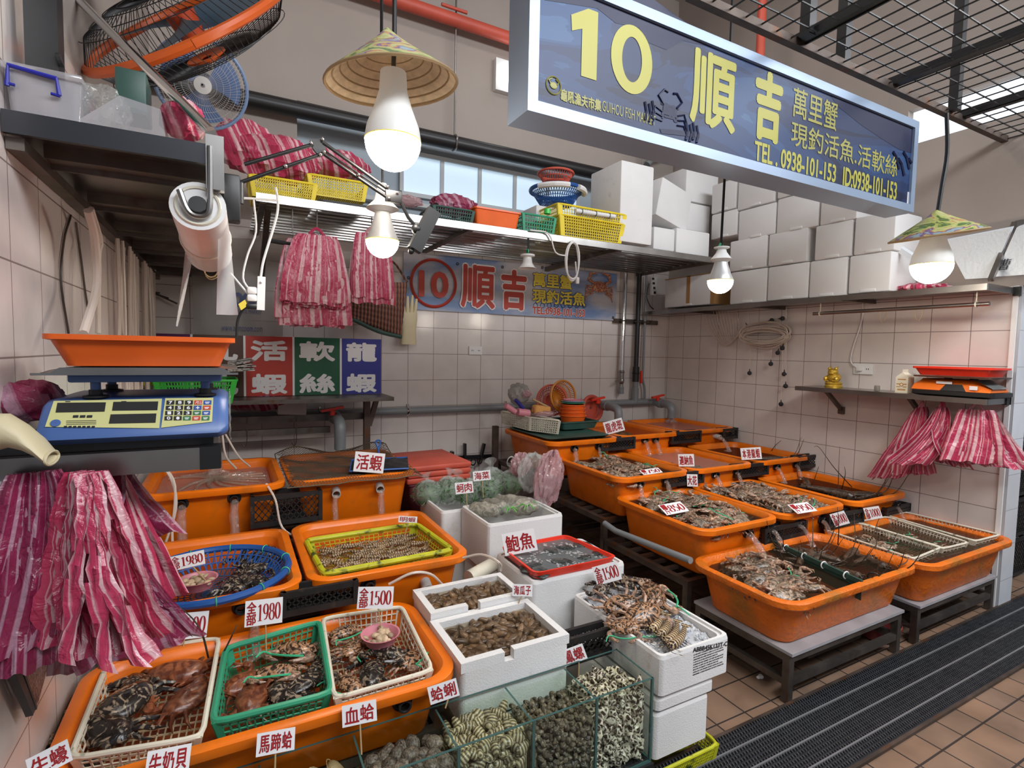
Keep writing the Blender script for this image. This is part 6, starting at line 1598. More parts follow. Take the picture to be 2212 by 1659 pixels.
# film roll
t = thing('plastic_bag_roll', 'roll of clear plastic bags hung under the near shelf corner', 'roll', (-3.84, -2.3, 1.62))
a, c = PY(-2.44, 428, 445), PY(-2.13, 452, 545); d = (c - a).normalized(); b = MB()
for s0, s1 in ((0, .62), (.63, 1)): b.cyl(a.lerp(c, s0), a.lerp(c, s1), .058, .058, 32)
b.build('film', M('milky_film', (.74, .73, .72), .3, var=(9, .1)), t)
b = MB(); b.torus(a - d * .001, .045, .004, d, 28, 5); b.torus(a.lerp(c, .63), .0585, .003, d, 28, 5); b.build('film_edge', m_cream, t)
b = MB(); b.cyl(a - d * .012, c + d * .05, .019, .019, 18); b.build('core', m_black, t)
b = MB(); b.tube(bez([a - d * .016 + V((-.035, 0, .025)), a - d * .016 + V((-.02, 0, -.018)), a - d * .016 + V((.0, 0, -.03)), a - d * .016 + V((.022, 0, -.018)), a - d * .016 + V((.026, 0, .04)), V((-3.82, -2.46, 1.84))], 24), .0065, 8); b.build('hook_holder', m_steel, t)
b = MB(); e = c + d * .05; b.torus(e + V((0, 0, -.03)), .026, .0025, (0, 1, 0), 20, 5, .7); b.torus(e + V((.004, .004, -.034)), .028, .002, (.2, 1, 0), 20, 5, .7); b.build('rubber_band', m_wood, t)
for nm, x0, x1, y0, y1, sw in (('loose_film', 410, 417, 545, 705, -44), ('loose_film', 482, 470, 480, 680, 24)):
    b = MB(); yy = -2.2 if sw < 0 else -2.38
    b.grid(lambda u, v: PY(yy, x0 + sw * (.25 + .75 * u) * v * (1 if sw < 0 else .6) + (u - .5) * 30 * (.7 + .5 * v), y0 + (y1 - y0) * v) + V((0, .012 * sin(u * 4 + v * 5), 0)), 10, 14); b.build(nm, m_film, t)
# boxes and bags on the near shelf
t = thing('storage_box', 'clear plastic box with a blue carrying handle on the near shelf', 'box', (-4.1, -2.3, 1.846))
def shell_box(b, x0, x1, y0, y1, z0, z1, w=.003):
    R = lambda i, z: rrect((x0 + x1) / 2, (y0 + y1) / 2, (x1 - x0) / 2 - i, (y1 - y0) / 2 - i, .012, z, 3)
    b.loft([R(.006, z0), R(0, z1), R(w, z1), R(.006 + w, z0 + w)], True, True)
b = MB(); shell_box(b, -4.18, -4.055, -2.44, -2.2, 1.846, 1.93); b.build('box_body', m_pp, t)
b = MB(); b.rbox((-4.118, -2.32, 1.937), (.13, .25, .016), .004); b.build('lid', m_pp, t)
b = MB(); b.tube([PY(-2.446, 15, 185), PY(-2.446, 17, 140), PY(-2.446, 122, 170), PY(-2.446, 128, 206)], .0045, 6); b.cyl(PY(-2.446, 10, 178), PY(-2.446, 32, 184), .003); b.cyl(PY(-2.446, 110, 202), PY(-2.446, 130, 208), .003); b.build('handle', M('deep_blue_plastic', (.01, .015, .32), .4), t)
t = thing('plastic_packet', 'stack of clear plastic bags lying on the near shelf', 'packet', (-3.98, -2.35, 1.846))
b = MB(); A = [PY(-2.44, 150, 270), PY(-2.44, 358, 296), PY(-2.40, 347, 236), PY(-2.40, 258, 206)]; b.add([p for p in A] + [p + V((0, .2, 0)) for p in A], [(0, 1, 2, 3), (4, 5, 6, 7), (0, 1, 5, 4), (1, 2, 6, 5), (2, 3, 7, 6), (3, 0, 4, 7)]); b.build('stacked_bags', m_pp, t, smooth=False)
lump('plastic_bag', 'crumpled clear bag between the handled box and the packet', 200, 262, -2.4, .13, .10, m_clearbag, 'bag', 11, .12)
lump('plastic_bag', 'striped pink bag peeking out at the end of the near shelf', 395, 280, -2.32, .10, .09, m_bag, 'bag', 12, .12)
b = MB(); b.rbox(PY(-2.3, 290, 215) + V((0, 0, 0)), (.06, .1, .10), .004); tag(b.build('card_box', m_dgreen), 'dark green box behind the clear packet on the near shelf', 'box')
b = MB(); p = PY(-2.38, 88, 60); b.box(p.x - .028, p.x + .028, -2.38, -2.33, 1.95, 2.9); b.cyl(PY(-2.38, 125, 130), PY(-2.38, 134, 130), .014); tag(b.build('upright_post', m_black, smooth=False), 'black upright post rising behind the handled box', 'post')
# fans
def fan(label, c, R, n, ring, cage, blade, hub, nw=56, spokes=None, motor=True):
    c = V(c); n = V(n).normalized(); t = thing('wall_fan', label, 'fan', c); q = V((0, 0, 1)).rotation_difference(n)
    P = lambda r, z, a: c + q @ V((r * cos(a), r * sin(a), z))
    b = MB(); b.tube([P(R, 0, 2 * pi * i / 56) for i in range(57)], R * .045, 8, False); b.build('rim_band', ring, t)
    b = MB()
    for s in (1, -1):
        for i in range(nw):
            a = 2 * pi * i / nw; tw = .35 * s
            b.tube([P(R * .2, s * R * .30, a), P(R * .55, s * R * .29, a + tw * .4), P(R * .85, s * R * .2, a + tw * .8), P(R * .995, s * R * .02, a + tw)], R * .0042, 3)
        for k in (.3, .45, .6, .75, .9): b.tube([P(R * k, s * R * (.3 - .28 * max(0, k - .55)), 2 * pi * i / 40) for i in range(41)], R * .0045, 4, False)
    b.build('wire_cage', cage, t)
    for i in range(3):
        b = MB(); a0 = 2 * pi * i / 3 + .5
        b.grid(lambda u, v: P(R * (.12 + .74 * v), R * .16 * (u - .5), a0 + (u - .5) * (1.0 + .5 * v)), 8, 8); b.build('blade', blade, t)
    b = MB(); b.lathe([(R * .02, R * .14), (R * .12, R * .12), (R * .14, -R * .1)], c, n, 20); b.build('hub', hub, t)
    b = MB(); b.lathe([(R * .05, R * .335), (R * .19, R * .32), (R * .2, R * .28), (R * .05, R * .3)], c, n, 24); b.build('front_badge', ring if spokes is None else spokes, t)
    if motor:
        b = MB(); b.lathe([(R * .03, -R * .9), (R * .25, -R * .86), (R * .30, -R * .34), (R * .2, -R * .3)], c, n, 20); b.build('motor', m_black, t)
    return t
up = ROT @ V((0, 1, 0)); rt = ROT @ V((1, 0, 0)); bk = ROT @ V((0, 0, 1))
m_cage = M('black_wire', (.008, .008, .009), .5)
fan('large black cage fan with an orange rim above the near shelf', PY(-1.75, 402, 52), .345, rt * .24 - up * .62 - bk * .75, M('orange_rim', (.62, .10, .01), .4), m_cage, M('smoke_blade', (.06, .10, .14), .3), M('orange_hub', (.45, .05, .01), .4), 88)
fan('small white cage fan behind the large orange rimmed fan', PY(-1.25, 436, 182), .17, rt * .42 - up * .42 + bk * .62, M('pale_blue_rim', (.2, .3, .5), .4), M('white_wire', (.55, .55, .56), .4), M('blue_blade', (.12, .22, .45), .35), m_white, 72, m_white)
# lamp arm
AY = -2.15
t = thing('folding_arm', 'black folding lamp arm clamped to the near shelf', 'lamp arm', PY(AY, 510, 440))
aq = lambda px, py: PY(AY, px, py)
b = MB(); b.rbox(aq(498, 430), (.05, .05, .13), .006); b.cyl(aq(520, 395), aq(520, 440), .008); b.build('clamp', m_black, t)
m_arm = M('black_tube', (.02, .02, .021), .35, .4)
for nm, p, q in (('arm_bar', (528, 355), (676, 312)), ('arm_bar', (520, 394), (700, 331)), ('arm_bar', (698, 308), (840, 410)), ('arm_bar', (700, 333), (838, 428))):
    b = MB(); b.cyl(aq(*p), aq(*q), .0055, .0055, 10); b.build(nm, m_arm, t)
b = MB()
for z in (0, .012): b.add([aq(*p) + V((0, z, 0)) for p in ((670, 302), (698, 297), (706, 331), (690, 338), (676, 320))], [(0, 1, 2, 3, 4)])
b.add([aq(*p) for p in ((670, 302), (698, 297), (706, 331), (690, 338), (676, 320))] + [aq(*p) + V((0, .012, 0)) for p in ((670, 302), (698, 297), (706, 331), (690, 338), (676, 320))], [(i, (i + 1) % 5, 5 + (i + 1) % 5, 5 + i) for i in range(5)])
b.build('elbow_plate', m_black, t, smooth=False)
b = MB(); b.rbox(aq(850, 425), (.055, .014, .04), .004); b.build('wrist_plate', m_black, t)
b = MB()
for p in ((671, 310), (696, 302), (699, 329), (691, 335), (773, 379), (616, 360), (836, 405), (857, 418), (839, 430)): b.ell(aq(*p) + V((0, -.008, 0)), .0055)
b.build('rivets', m_chrome, t)
b = MB(); b.tube([aq(858, 420), aq(882, 470), aq(897, 488)], .006, 8); b.tube([aq(700, 325), aq(770, 372), aq(838, 418)], .003, 6); b.build('wrist_rod', m_arm, t)
b = MB(); b.bar(aq(937, 455), aq(895, 540), .045, .03, (0, 1, 0)); b.build('phone_grip', m_black, t); b = MB(); b.ell(aq(900, 495), .018); b.ell(aq(888, 543), .010); b.build('ball_joint', m_black, t)
# cables and strip
WY = -1.9; wq = lambda px, py: PY(WY, px, py)
t = thing('power_strip', 'white socket strip hanging on a cable before the grey plastic cover', 'power strip', wq(565, 672))
b = MB(); p, q = wq(565, 598), wq(563, 670); b.bar(p, q, .024, .018, (0, 1, 0)); b.build('strip', m_white, t)
b = MB(); b.ell(wq(564, 610) + V((0, -.012, 0)), .004)
for y in (628, 644): b.rbox(wq(544, y) + V((0, 0, 0)), (.03, .03, .024), .006)
b.build('plug', m_wire, t)
b = MB(); b.tube(bez([wq(563, 600), wq(570, 560), wq(597, 470), wq(600, 432), wq(595, 405)], 20), .0045, 6); b.tube(bez([wq(600, 433), wq(560, 430), wq(522, 428)], 8), .004, 6); b.tube(bez([wq(548, 432), wq(553, 500), wq(535, 550), wq(525, 600), wq(540, 628)], 18), .0035, 6); b.tube([wq(498, 590), wq(540, 640)], .0035, 6); b.build('cable', m_wire, t)
b = MB(); b.tube(bez([wq(556, 662), wq(530, 664), wq(514, 690), wq(511, 728)], 14), .005, 6); b.rbox(wq(543, 662), (.035, .02, .018), .005); b.build('black_plug_cable', m_black, t)
b = MB(); b.obox(wq(525, 659), (.010, 0, .008), (0, .008, 0), (-.004, 0, .010)); b.build('yellow_tag', m_byel, t)
# air hoses on the near wall
rnd = random.Random(12)
for i in range(26):
    y = -1.42 + i * .042; x = -4.165 + .03 * rnd.random(); z1 = .98 + .03 * rnd.random()
    b = MB(); b.tube(bez([(x, y, 1.775), (x + rnd.uniform(-.008, .008), y + rnd.uniform(-.02, .02), 1.5), (x + rnd.uniform(-.01, .01), y + rnd.uniform(-.03, .03), 1.25), (x, y + rnd.uniform(-.03, .03), z1)], 12), .0055 if i % 3 else .0075, 6)
    tag(b.build('air_hose', m_hose), 'thin pale air hose hanging straight down the near wall', 'hose', 'air hoses on the near wall')
for lab, pts, r in (('thick pale hose curving down from the near shelf to the scale', [PX(-4.1, 190, 455), PX(-4.1, 205, 520), PX(-4.1, 208, 620), PX(-4.1, 180, 720)], .010), ('pale hose beside the thick one under the near shelf', [PX(-4.12, 197, 450), PX(-4.12, 217, 520), PX(-4.12, 212, 560), PX(-4.12, 212, 720)], .007),
                    ('grey wire running down the near wall tiles', [PX(-4.18, 153, 465), PX(-4.18, 138, 520), PX(-4.18, 132, 610), PX(-4.18, 148, 720)], .003), ('dark thin wire down the near wall tiles', [PX(-4.18, 164, 480), PX(-4.18, 175, 560), PX(-4.18, 184, 630), PX(-4.18, 192, 680)], .003)):
    b = MB(); b.tube(bez(pts, 18), r, 8); tag(b.build('hose', m_hose if r > .005 else m_steeld), lab, 'hose')
for lab, pts in (('clear hose looping over the rim of the churning tub', [PY(-1.22, 345, 998), PY(-1.24, 372, 1040), PY(-1.26, 380, 1100), PY(-1.27, 352, 1190)]), ('second clear hose over the rim of the churning tub', [PY(-1.2, 350, 1000), PY(-1.25, 378, 1050), PY(-1.27, 372, 1150), PY(-1.3, 376, 1200)]),
                 ('clear hose from the churning tub to the yellow tray tub', [PY(-1.2, 575, 1045), PY(-1.26, 595, 1080), PY(-1.28, 610, 1140), PY(-1.35, 655, 1168)]), ('clear hose hanging from the rack into the churning tub', [PY(-.9, 480, 935), PY(-.9, 488, 985), PY(-.85, 510, 1012)]), ('clear hose hanging beside another into the churning tub', [PY(-.8, 487, 938), PY(-.8, 515, 985), PY(-.75, 540, 1008)]),
                 ('clear hose arching over the grey outlet pipe of the yellow tray tub', [PY(-2.0, 840, 1262), PY(-2.03, 890, 1238), PY(-2.03, 930, 1240), PY(-2.0, 955, 1262)]), ('clear hose from the yellow tray tub to the abalone tray', [PZ(.57, 1000, 1205), PZ(.60, 1040, 1198), PZ(.6, 1078, 1215), PZ(.53, 1082, 1232)])):
    b = MB(); b.tube(bez(pts, 16), .005, 6); tag(b.build('clear_hose', m_hose), lab, 'hose')
for k in range(5):
    b = MB(); p = PY(-.05, 300 + 6 * k, 632); b.tube(bez([p + V((-.05, -.03, -.05)), p + V((0, -.03, .0)), p + V((.02 + .03 * k, -.03, .06 - .03 * k))], 8), .006, 6); b.tube([p, p + V((.0, .04, 0))], .006, 6)
    tag(b.build('wall_hook', m_steeld), 'bent metal hook on the back wall beside the near corner', 'hook', 'wall hooks in the near corner')
t = thing('key_bunch', 'small keys hanging from the hooks in the near corner', 'keys', PY(-.08, 328, 645)); b = MB(); b.torus(PY(-.09, 329, 632), .012, .003, (0, 1, 0), 14, 5)
for k in range(3): p = PY(-.09, 327 + 2 * k, 642); b.rbox(p, (.012, .003, .03), .001, 1, Euler((0, .3 * k - .3, 0)))
b.build('keys', m_steeld, t)
# ---- the big blue scale on its bracket
m_sblue = M('scale_blue', (.07, .14, .36), .35, var=(4, .08)); m_spanel = M('scale_panel_yellow', (.62, .60, .26), .45)
t = thing('scale_bracket', 'steel bracket on the near wall under the blue scale', 'bracket', (-4.0, -2.5, 1.1))
b = MB(); b.box(-4.18, -3.815, -2.59, -2.55, 1.118, 1.165); b.box(-4.18, -3.815, -2.32, -2.28, 1.118, 1.165); b.build('rail', m_steel, t, smooth=False)
b = MB(); b.box(-3.845, -3.805, -2.592, -2.548, 1.117, 1.166); b.build('end_cap', m_black, t, smooth=False)
b = MB(); b.box(-4.18, -3.82, -2.56, -2.26, 1.166, 1.184); b.build('shelf_board', m_black, t, smooth=False)
b = MB(); b.cyl(PY(-2.57, 245, 1008), PX(-4.17, 60, 1112), .0125, .0125, 12); b.build('strut', m_chrome, t)
t = thing('blue_scale', 'blue electronic price scale with a yellow keypad panel by the near wall', 'scale', (-3.95, -2.42, 1.185))
BY0 = -2.60
prof = [(BY0 + .012, 1.186), (BY0, 1.197), (BY0 + .004, 1.210), (BY0 + .05, 1.266), (BY0 + .07, 1.272), (BY0 + .28, 1.272), (BY0 + .30, 1.255), (BY0 + .30, 1.186)]
b = MB(); rings = []
for x, s in ((-4.112, .72), (-4.105, .9), (-4.09, 1), (-3.81, 1), (-3.796, .9), (-3.79, .72)):
    cyy, czz = BY0 + .15, 1.229; rings.append([V((x, cyy + (y - cyy) * (1 - (1 - s) * .25), czz + (z - czz) * s)) for y, z in prof])
b.loft(rings); b.build('body', m_sblue, t, ang=50)
pn = V((0, -.056, .046)).normalized(); p0 = V((-3.95, BY0 + .027, 1.238)) + pn * .002
sq = lambda px, py, l=0: PP(p0 + pn * l, pn, px, py)
def quadp(b, pts, l): b.add([sq(px, py, l) for px, py in pts], [tuple(range(len(pts)))])
b = MB(); quadp(b, [(116, 866), (350, 861), (344, 925), (97, 922)], 0); quadp(b, [(357, 860), (461, 859), (458, 911), (348, 924)], 0); lp = b.build('label_panel', m_spanel, t, smooth=False)
for i, r in enumerate(([(124, 870), (229, 869), (226, 889), (120, 891)], [(245, 868), (342, 867), (340, 886), (242, 887)], [(239, 895), (338, 893), (336, 913), (235, 915)])):
    b = MB(); quadp(b, r, .0008); b.build('display', M('lcd_grey_%d' % i, (.035, .034, .034), .25), lp, smooth=False)
kc = {'k': M('key_black', (.02, .018, .018), .5), 'r': M('key_red', (.55, .06, .03), .5), 'b': M('key_blue', (.04, .09, .35), .5), 'g': M('key_green', (.03, .16, .06), .5)}
rows = ('kkkrb', 'kkkbr', 'kkkgb', 'kkgrg'); txt = (('7', '8', '9', 'PLU', ''), ('4', '5', '6', '+', ''), ('1', '2', '3', '', ''), ('0', '.', '', '', ''))
wt = MB()
for j in range(4):
    for i in range(5):
        x0 = 360 + i * 20 - j * 1.4; y0 = 865 + j * 11.3; b = MB(); quadp(b, [(x0, y0), (x0 + 17, y0 - .4), (x0 + 16.6, y0 + 8.6), (x0 - .6, y0 + 9)], .001); b.build('key', kc[rows[j][i]], lp, smooth=False)
        if txt[j][i]:
            o, u, v = sq(x0 + 5, y0 + 7.6, .0012), sq(x0 + 12, y0 + 7.4, .0012), sq(x0 + 5, y0 + 1.6, .0012)
            if len(txt[j][i]) > 1: o, u = sq(x0 + 1.5, y0 + 7.6, .0012), sq(x0 + 15.5, y0 + 7.4, .0012)
            write(wt, txt[j][i], o, u - o, v - o, .0004 if len(txt[j][i]) == 1 else 0, .0002)
        else:
            quadp(wt, [(x0 + 3, y0 + 3), (x0 + 13, y0 + 2.8), (x0 + 13, y0 + 4.4), (x0 + 3, y0 + 4.6)], .0012); quadp(wt, [(x0 + 4, y0 + 5.6), (x0 + 11, y0 + 5.4), (x0 + 11, y0 + 6.8), (x0 + 4, y0 + 7)], .0012)
wt.build('key_print', m_card, lp, smooth=False)
b = MB()
for k in range(3): quadp(b, [(158 + 15 * k, 897), (170 + 15 * k, 896.6), (169 + 15 * k, 902), (157 + 15 * k, 902.4)], .0008)
for k in range(3): quadp(b, [(143, 909 + 3.6 * k), (208, 907.6 + 3.6 * k), (208, 908.6 + 3.6 * k), (143, 910 + 3.6 * k)], .0008)
for x in (141, 262): quadp(b, [(x, 866.5), (x + 11, 866.3), (x + 11, 868), (x, 868.2)], .0008)
for k in range(7): quadp(b, [(138 + 10 * k, 920), (145 + 10 * k, 919.6), (145 + 10 * k, 923), (138 + 10 * k, 923.4)], .0008)
b.build('panel_print', m_inkb, lp, smooth=False)
b = MB(); p = sq(120, 914, .001); b.lathe([(.0005, .001), (.008, .0008), (.008, 0)], p, pn, 20); b.build('level_bubble', m_sblue, lp)
for x in (-4.03, -3.835):
    for y in (-2.53, -2.36):
        b = MB(); b.cyl((x, y, 1.276), (x, y, 1.308), .009); b.build('post', m_sblue, t)
        b = MB(); b.cyl((x, y, 1.274), (x, y, 1.288), .012); b.lathe([(.022, 0), (.022, .004), (.012, .006)], (x, y, 1.272)); b.build('post_foot', m_black, t)
b = MB(); b.rbox((-3.935, -2.44, 1.314), (.265, .26, .018), .004); b.build('platform', m_sblue, t)
b = MB(); b.grid(lambda u, v: V((-4.115 + .345 * u, -2.60 + .32 * v, 1.327 + .008 * (1 if abs(u - .5) < .38 else 1 - ((abs(u - .5) - .38) / .12) ** 1.2 * (1.9 if u < .5 else .4)))), 24, 6); b.grid(lambda u, v: V((-4.115 + .345 * u, -2.60, 1.321 + (.015 * v) * (1 if .1 < u < .95 else .3))), 24, 1); b.build('weighing_pan', m_steel, t)
b = MB()
b.grid(lambda u, v: V((-3.787 + .004 * vn(v * 9, u * 7), -2.55 + .27 * u, 1.17 + .10 * v + .004 * vn(u * 9, v * 3))), 10, 8); b.build('plastic_cover', m_clearbag, t)
obox_tray('shallow_tray', 'red plastic tray on the blue scale', -4.10, -3.775, -2.60, -2.34, 1.338, 1.400, m_orange2, 'tray', .022)
# rubber glove draped beside it
t = thing('rubber_glove', 'pale cream rubber glove drooping from the bracket by the near wall', 'glove', (-4.13, -2.63, 1.13))
b = MB(); rings = []
for px, py, ry, rz_ in ((-20, 935, .030, .034), (20, 930, .028, .030), (55, 945, .030, .024), (85, 965, .032, .018), (110, 988, .030, .011)):
    p = PY(-2.66, px, py); rings.append([p + V((.004 * cos(a), ry * cos(a), rz_ * sin(a))) for a in [2 * pi * j / 18 for j in range(18)]])
b.loft(rings, True, False); b.build('sleeve', m_rubber, t)
b = MB(); p = PY(-2.66, 112, 989); b.tube([p + V((.003 * cos(a), .030 * cos(a), .0115 * sin(a))) for a in [2 * pi * j / 24 for j in range(25)]], .0025, 6, False); b.build('cuff_edge', m_rubber, t)
# striped bags below the bracket
tp = lambda px, py, y: PY(y, px, py)
G = dict(udir=(1, .25, 0))
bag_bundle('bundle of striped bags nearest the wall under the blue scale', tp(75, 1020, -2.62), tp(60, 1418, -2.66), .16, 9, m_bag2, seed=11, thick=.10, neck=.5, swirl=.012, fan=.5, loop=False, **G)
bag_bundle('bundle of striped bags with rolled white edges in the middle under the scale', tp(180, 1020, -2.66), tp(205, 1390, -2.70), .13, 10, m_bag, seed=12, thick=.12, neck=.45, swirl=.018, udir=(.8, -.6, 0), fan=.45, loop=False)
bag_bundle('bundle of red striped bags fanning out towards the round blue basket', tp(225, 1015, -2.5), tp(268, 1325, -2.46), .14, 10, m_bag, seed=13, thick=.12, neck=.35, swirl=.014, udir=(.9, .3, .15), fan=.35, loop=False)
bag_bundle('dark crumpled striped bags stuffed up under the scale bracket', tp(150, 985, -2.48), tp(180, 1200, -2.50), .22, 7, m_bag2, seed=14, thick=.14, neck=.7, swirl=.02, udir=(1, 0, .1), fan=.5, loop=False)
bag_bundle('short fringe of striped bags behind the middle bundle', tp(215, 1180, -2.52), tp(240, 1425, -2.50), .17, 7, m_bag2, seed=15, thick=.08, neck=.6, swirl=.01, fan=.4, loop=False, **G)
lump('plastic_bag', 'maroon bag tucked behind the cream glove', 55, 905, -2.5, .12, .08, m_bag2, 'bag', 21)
b = MB(); b.rbox(PX(-4.16, 8, 1065), (.03, .03, .045), .006); tag(b.build('wall_switch', m_white), 'small white fitting on the near wall beside the striped bags', 'fitting')
t = thing('wall_frame', 'slanting framed dark panel on the near wall under the striped bags', 'panel', PX(-4.17, 70, 1535))
b = MB(); b.add([PX(-4.165, *p) for p in ((25, 1420), (115, 1400), (82, 1520), (72, 1525))] + [PX(-4.178, *p) for p in ((25, 1420), (115, 1400), (82, 1520), (72, 1525))], [(0, 1, 2, 3), (7, 6, 5, 4), (0, 1, 5, 4), (1, 2, 6, 5), (2, 3, 7, 6), (3, 0, 4, 7)]); b.build('panel', pattern('speckled_panel', (.05, .035, .045), (.34, .28, .30), 60, .45, .62), t, smooth=False)
b = MB(); b.bar(PX(-4.16, 16, 1418), PX(-4.16, 66, 1538), .018, .012, (1, 0, 0)); b.bar(PX(-4.16, 30, 1420), PX(-4.16, 71, 1532), .006, .014, (1, 0, 0)); b.build('frame', M('dark_grey_frame', (.05, .055, .06), .5), t, smooth=False)
# ================================================================== the side wall: shelf of foam boxes, small shelf, things hung up
t = thing('side_shelf', 'long steel shelf of foam boxes on the side wall', 'shelf', (-.17, -1.33, 1.75))
b = MB(); b.box(-.338, -.002, -2.60, -.04, 1.765, 1.777); b.box(-.35, -.338, -2.61, -.04, 1.745, 1.778); b.box(-.338, -.002, -2.611, -2.60, 1.745, 1.7785); b.build('shelf_plate', m_steel, t, smooth=False)
b = MB()
for y in (-.6, -1.25, -1.9): b.box(-.337, -.002, y, y + .03, 1.742, 1.765); b.build('under_rib', m_steeld, t, smooth=False); b = MB()
b = MB(); b.bar(PX(-.33, 2140, 605), PX(-.02, 2192, 482), .022, .022); b.box(-.03, -.001, -2.63, -2.59, 2.09, 2.14); b.build('brace', m_steel, t, smooth=False)
b = MB(); b.box(-.02, 0.002, -2.63, -2.6, 1.735, 1.785); b.build('end_cap', m_black, t, smooth=False)
XF = -.325
def sx(label, xl, xr, yt, yb, d=.30, xf=XF, tape=False):
    ym = (yt + yb) / 2; a, c = PX(xf, xl, ym), PX(xf, xr, ym); m = (xl + xr) / 2; z0, z1 = PX(xf, m, yb).z, PX(xf, m, yt).z
    t = thing('foam_box', label, 'foam box', (xf + d / 2, (a.y + c.y) / 2, z0))
    b = MB(); b.rbox((xf + d / 2, (a.y + c.y) / 2, (z0 + z1) / 2), (d, abs(a.y - c.y) - .004, z1 - z0 - .003), .010); b.build('body', m_foamw, t)
    b = MB(); b.rbox((xf - .001, (a.y + c.y) / 2, z0 + .014), (.008, .09, .018), .003); b.build('lid_tab', m_foamw, list(t.children)[0])
    if tape:
        b = MB(); y0, y1 = a.y, c.y
        for s in (.5, .97): yy = y0 + (y1 - y0) * s; b.box(xf - .0015, xf + d, yy - .02, yy + .02, z0 + .002, z1 + .0005)
        b.box(xf - .0015, xf + d * .99, y1, y0, z1 - .006, z1 + .0008); b.build('brown_tape', M('brown_tape', (.36, .19, .07), .4), t, smooth=False)
    return t
sx('white foam box edged with brown tape in the corner of the side shelf', 1436, 1543, 596, 661, tape=True)
sx('foam box on the side shelf right behind the lit silver bulb', 1577, 1656, 583, 655); sx('foam box in the bottom row, third from the taped box', 1658, 1746, 571, 647); sx('foam box in the bottom row, next to the end of the row', 1748, 1829, 559, 641); sx('foam box at the outer end of the bottom row', 1833, 1924, 547, 632)
sx('foam box starting the second row above the silver bulb', 1576, 1656, 514, 582); sx('foam box second in the second row', 1660, 1744, 498, 570); sx('foam box third in the second row', 1760, 1840, 481, 558); sx('foam box at the outer end of the second row', 1845, 1934, 462, 546)
sx('foam box in the third row beside the black lamp cord', 1536, 1592, 457, 513); sx('foam box in the middle of the third row', 1595, 1675, 446, 513); sx('foam box in the third row under the blue sign edge', 1678, 1768, 419, 497); sx('foam box at the outer end of the third row', 1772, 1852, 412, 480)
sx('foam box in the top row beside the black lamp cord', 1537, 1590, 392, 456); sx('foam box in the middle of the top row', 1594, 1674, 376, 445); sx('foam box at the outer end of the top row', 1680, 1770, 352, 418)
for lab, pts, mm in (('frosted foam lid with black scribble leaning on the side shelf end', ((2040, 520), (2186, 492), (2140, 600), (2085, 603)), True), ('foam lid tilted behind the shelf brace', ((2196, 492), (2260, 470), (2260, 590), (2148, 598)), True), ('white foam lid stuck between the boxes and the hat lamp', ((1936, 543), (1946, 535), (1984, 560), (1976, 570)), False)):
    q = [PX(-.2 if mm else -.25, *p) for p in pts]; t = thing('foam_slab', lab, 'foam lid', min(q, key=lambda v: v.z)); b = MB(); o = V((.025, .0, .012)); b.hexa(q, [p + o for p in q]); b.build('slab', M('frosted_foam_' + str(len(MATS)), (.70, .74, .78), .4, bump=(60, .4)), t, smooth=False)
    if 'scribble' in lab:
        b = MB(); o = PX(-.206, 2142, 586); write(b, '槽', o, PX(-.206, 2178, 582) - o, PX(-.206, 2150, 562) - o, 0, .001); b.build('scribble', m_inkb, t, smooth=False)
lump_r = MB(); p = PX(-.28, 1972, 622); lump_r.ell((-.17, p.y, 1.80), (.14, .12, .03), n=24, m=12, fn=lambda q: 1 + .2 * vn(q.x * 5, q.y * 6, q.z))
for i, v in enumerate(lump_r.v): lump_r.uv[i] = (v.y * 4, v.x)
tag(lump_r.build('plastic_bag', m_bag), 'flat pink striped bags behind the hat lamp on the side shelf', 'bags')
# rod
t = thing('hanging_rod', 'steel rod hung on hooks below the side shelf', 'rod', (-.27, -2, 1.66))
a, c = PX(-.27, 1757, 678), PX(-.27, 2138, 656); b = MB(); b.cyl(a, c, .0115, .0115, 14); b.build('rod', m_steel, t)
for k in (.05, .94):
    q = a.lerp(c, k); b = MB(); b.cyl(q + V((0, 0, .01)), V((q.x, q.y, 1.746)), .0035); b.torus(q, .015, .0035, (0, 1, 0), 16, 6); b.build('hook', m_cream, t)
for k, lab in ((.46, 'thin rubber band loop hanging from the steel rod'), (.66, 'twisted rubber band hanging from the steel rod')):
    q = a.lerp(c, k); b = MB(); b.tube(bez([q + V((0, .012, .012)), q + V((0, .018, -.04)), q + V((0, 0, -.075)), q + V((0, -.018, -.04)), q + V((0, -.012, .012))], 18), .0016, 5); tag(b.build('rubber_band', m_wood), lab, 'rubber band')
# hose coil with air stones
t = thing('hose_coil', 'coil of thin pale hoses hung on the side wall', 'hose coil', PX(-.06, 1650, 755)); rnd = random.Random(4)
cx = PX(-.06, 1654, 722)
for k in range(16):
    b = MB(); pts = []; ry, rz_ = rnd.uniform(.17, .215), rnd.uniform(.045, .09); oz = rnd.uniform(-.03, .03) - .3 * (.09 - rz_)
    for i in range(33): a = 2 * pi * i / 32; pts.append(cx + V((.022 * sin(a + k) - .02, ry * cos(a), oz + rz_ * sin(a) - .035 * cos(a) ** 2 * 0)))
    b.tube(pts, .0045, 5, False); b.build('hose_loop', m_hose, t)
for k in range(12):
    b = MB(); b.tube(bez([PX(-.05, 1522 + 6.2 * k, 672), PX(-.05, 1530 + 6 * k, 705), PX(-.05, 1562 + 2.5 * k, 748 - 1.5 * k), PX(-.05, 1598, 722 - k)], 12), .0042, 5); b.build('hanging_hose', m_hose, t)
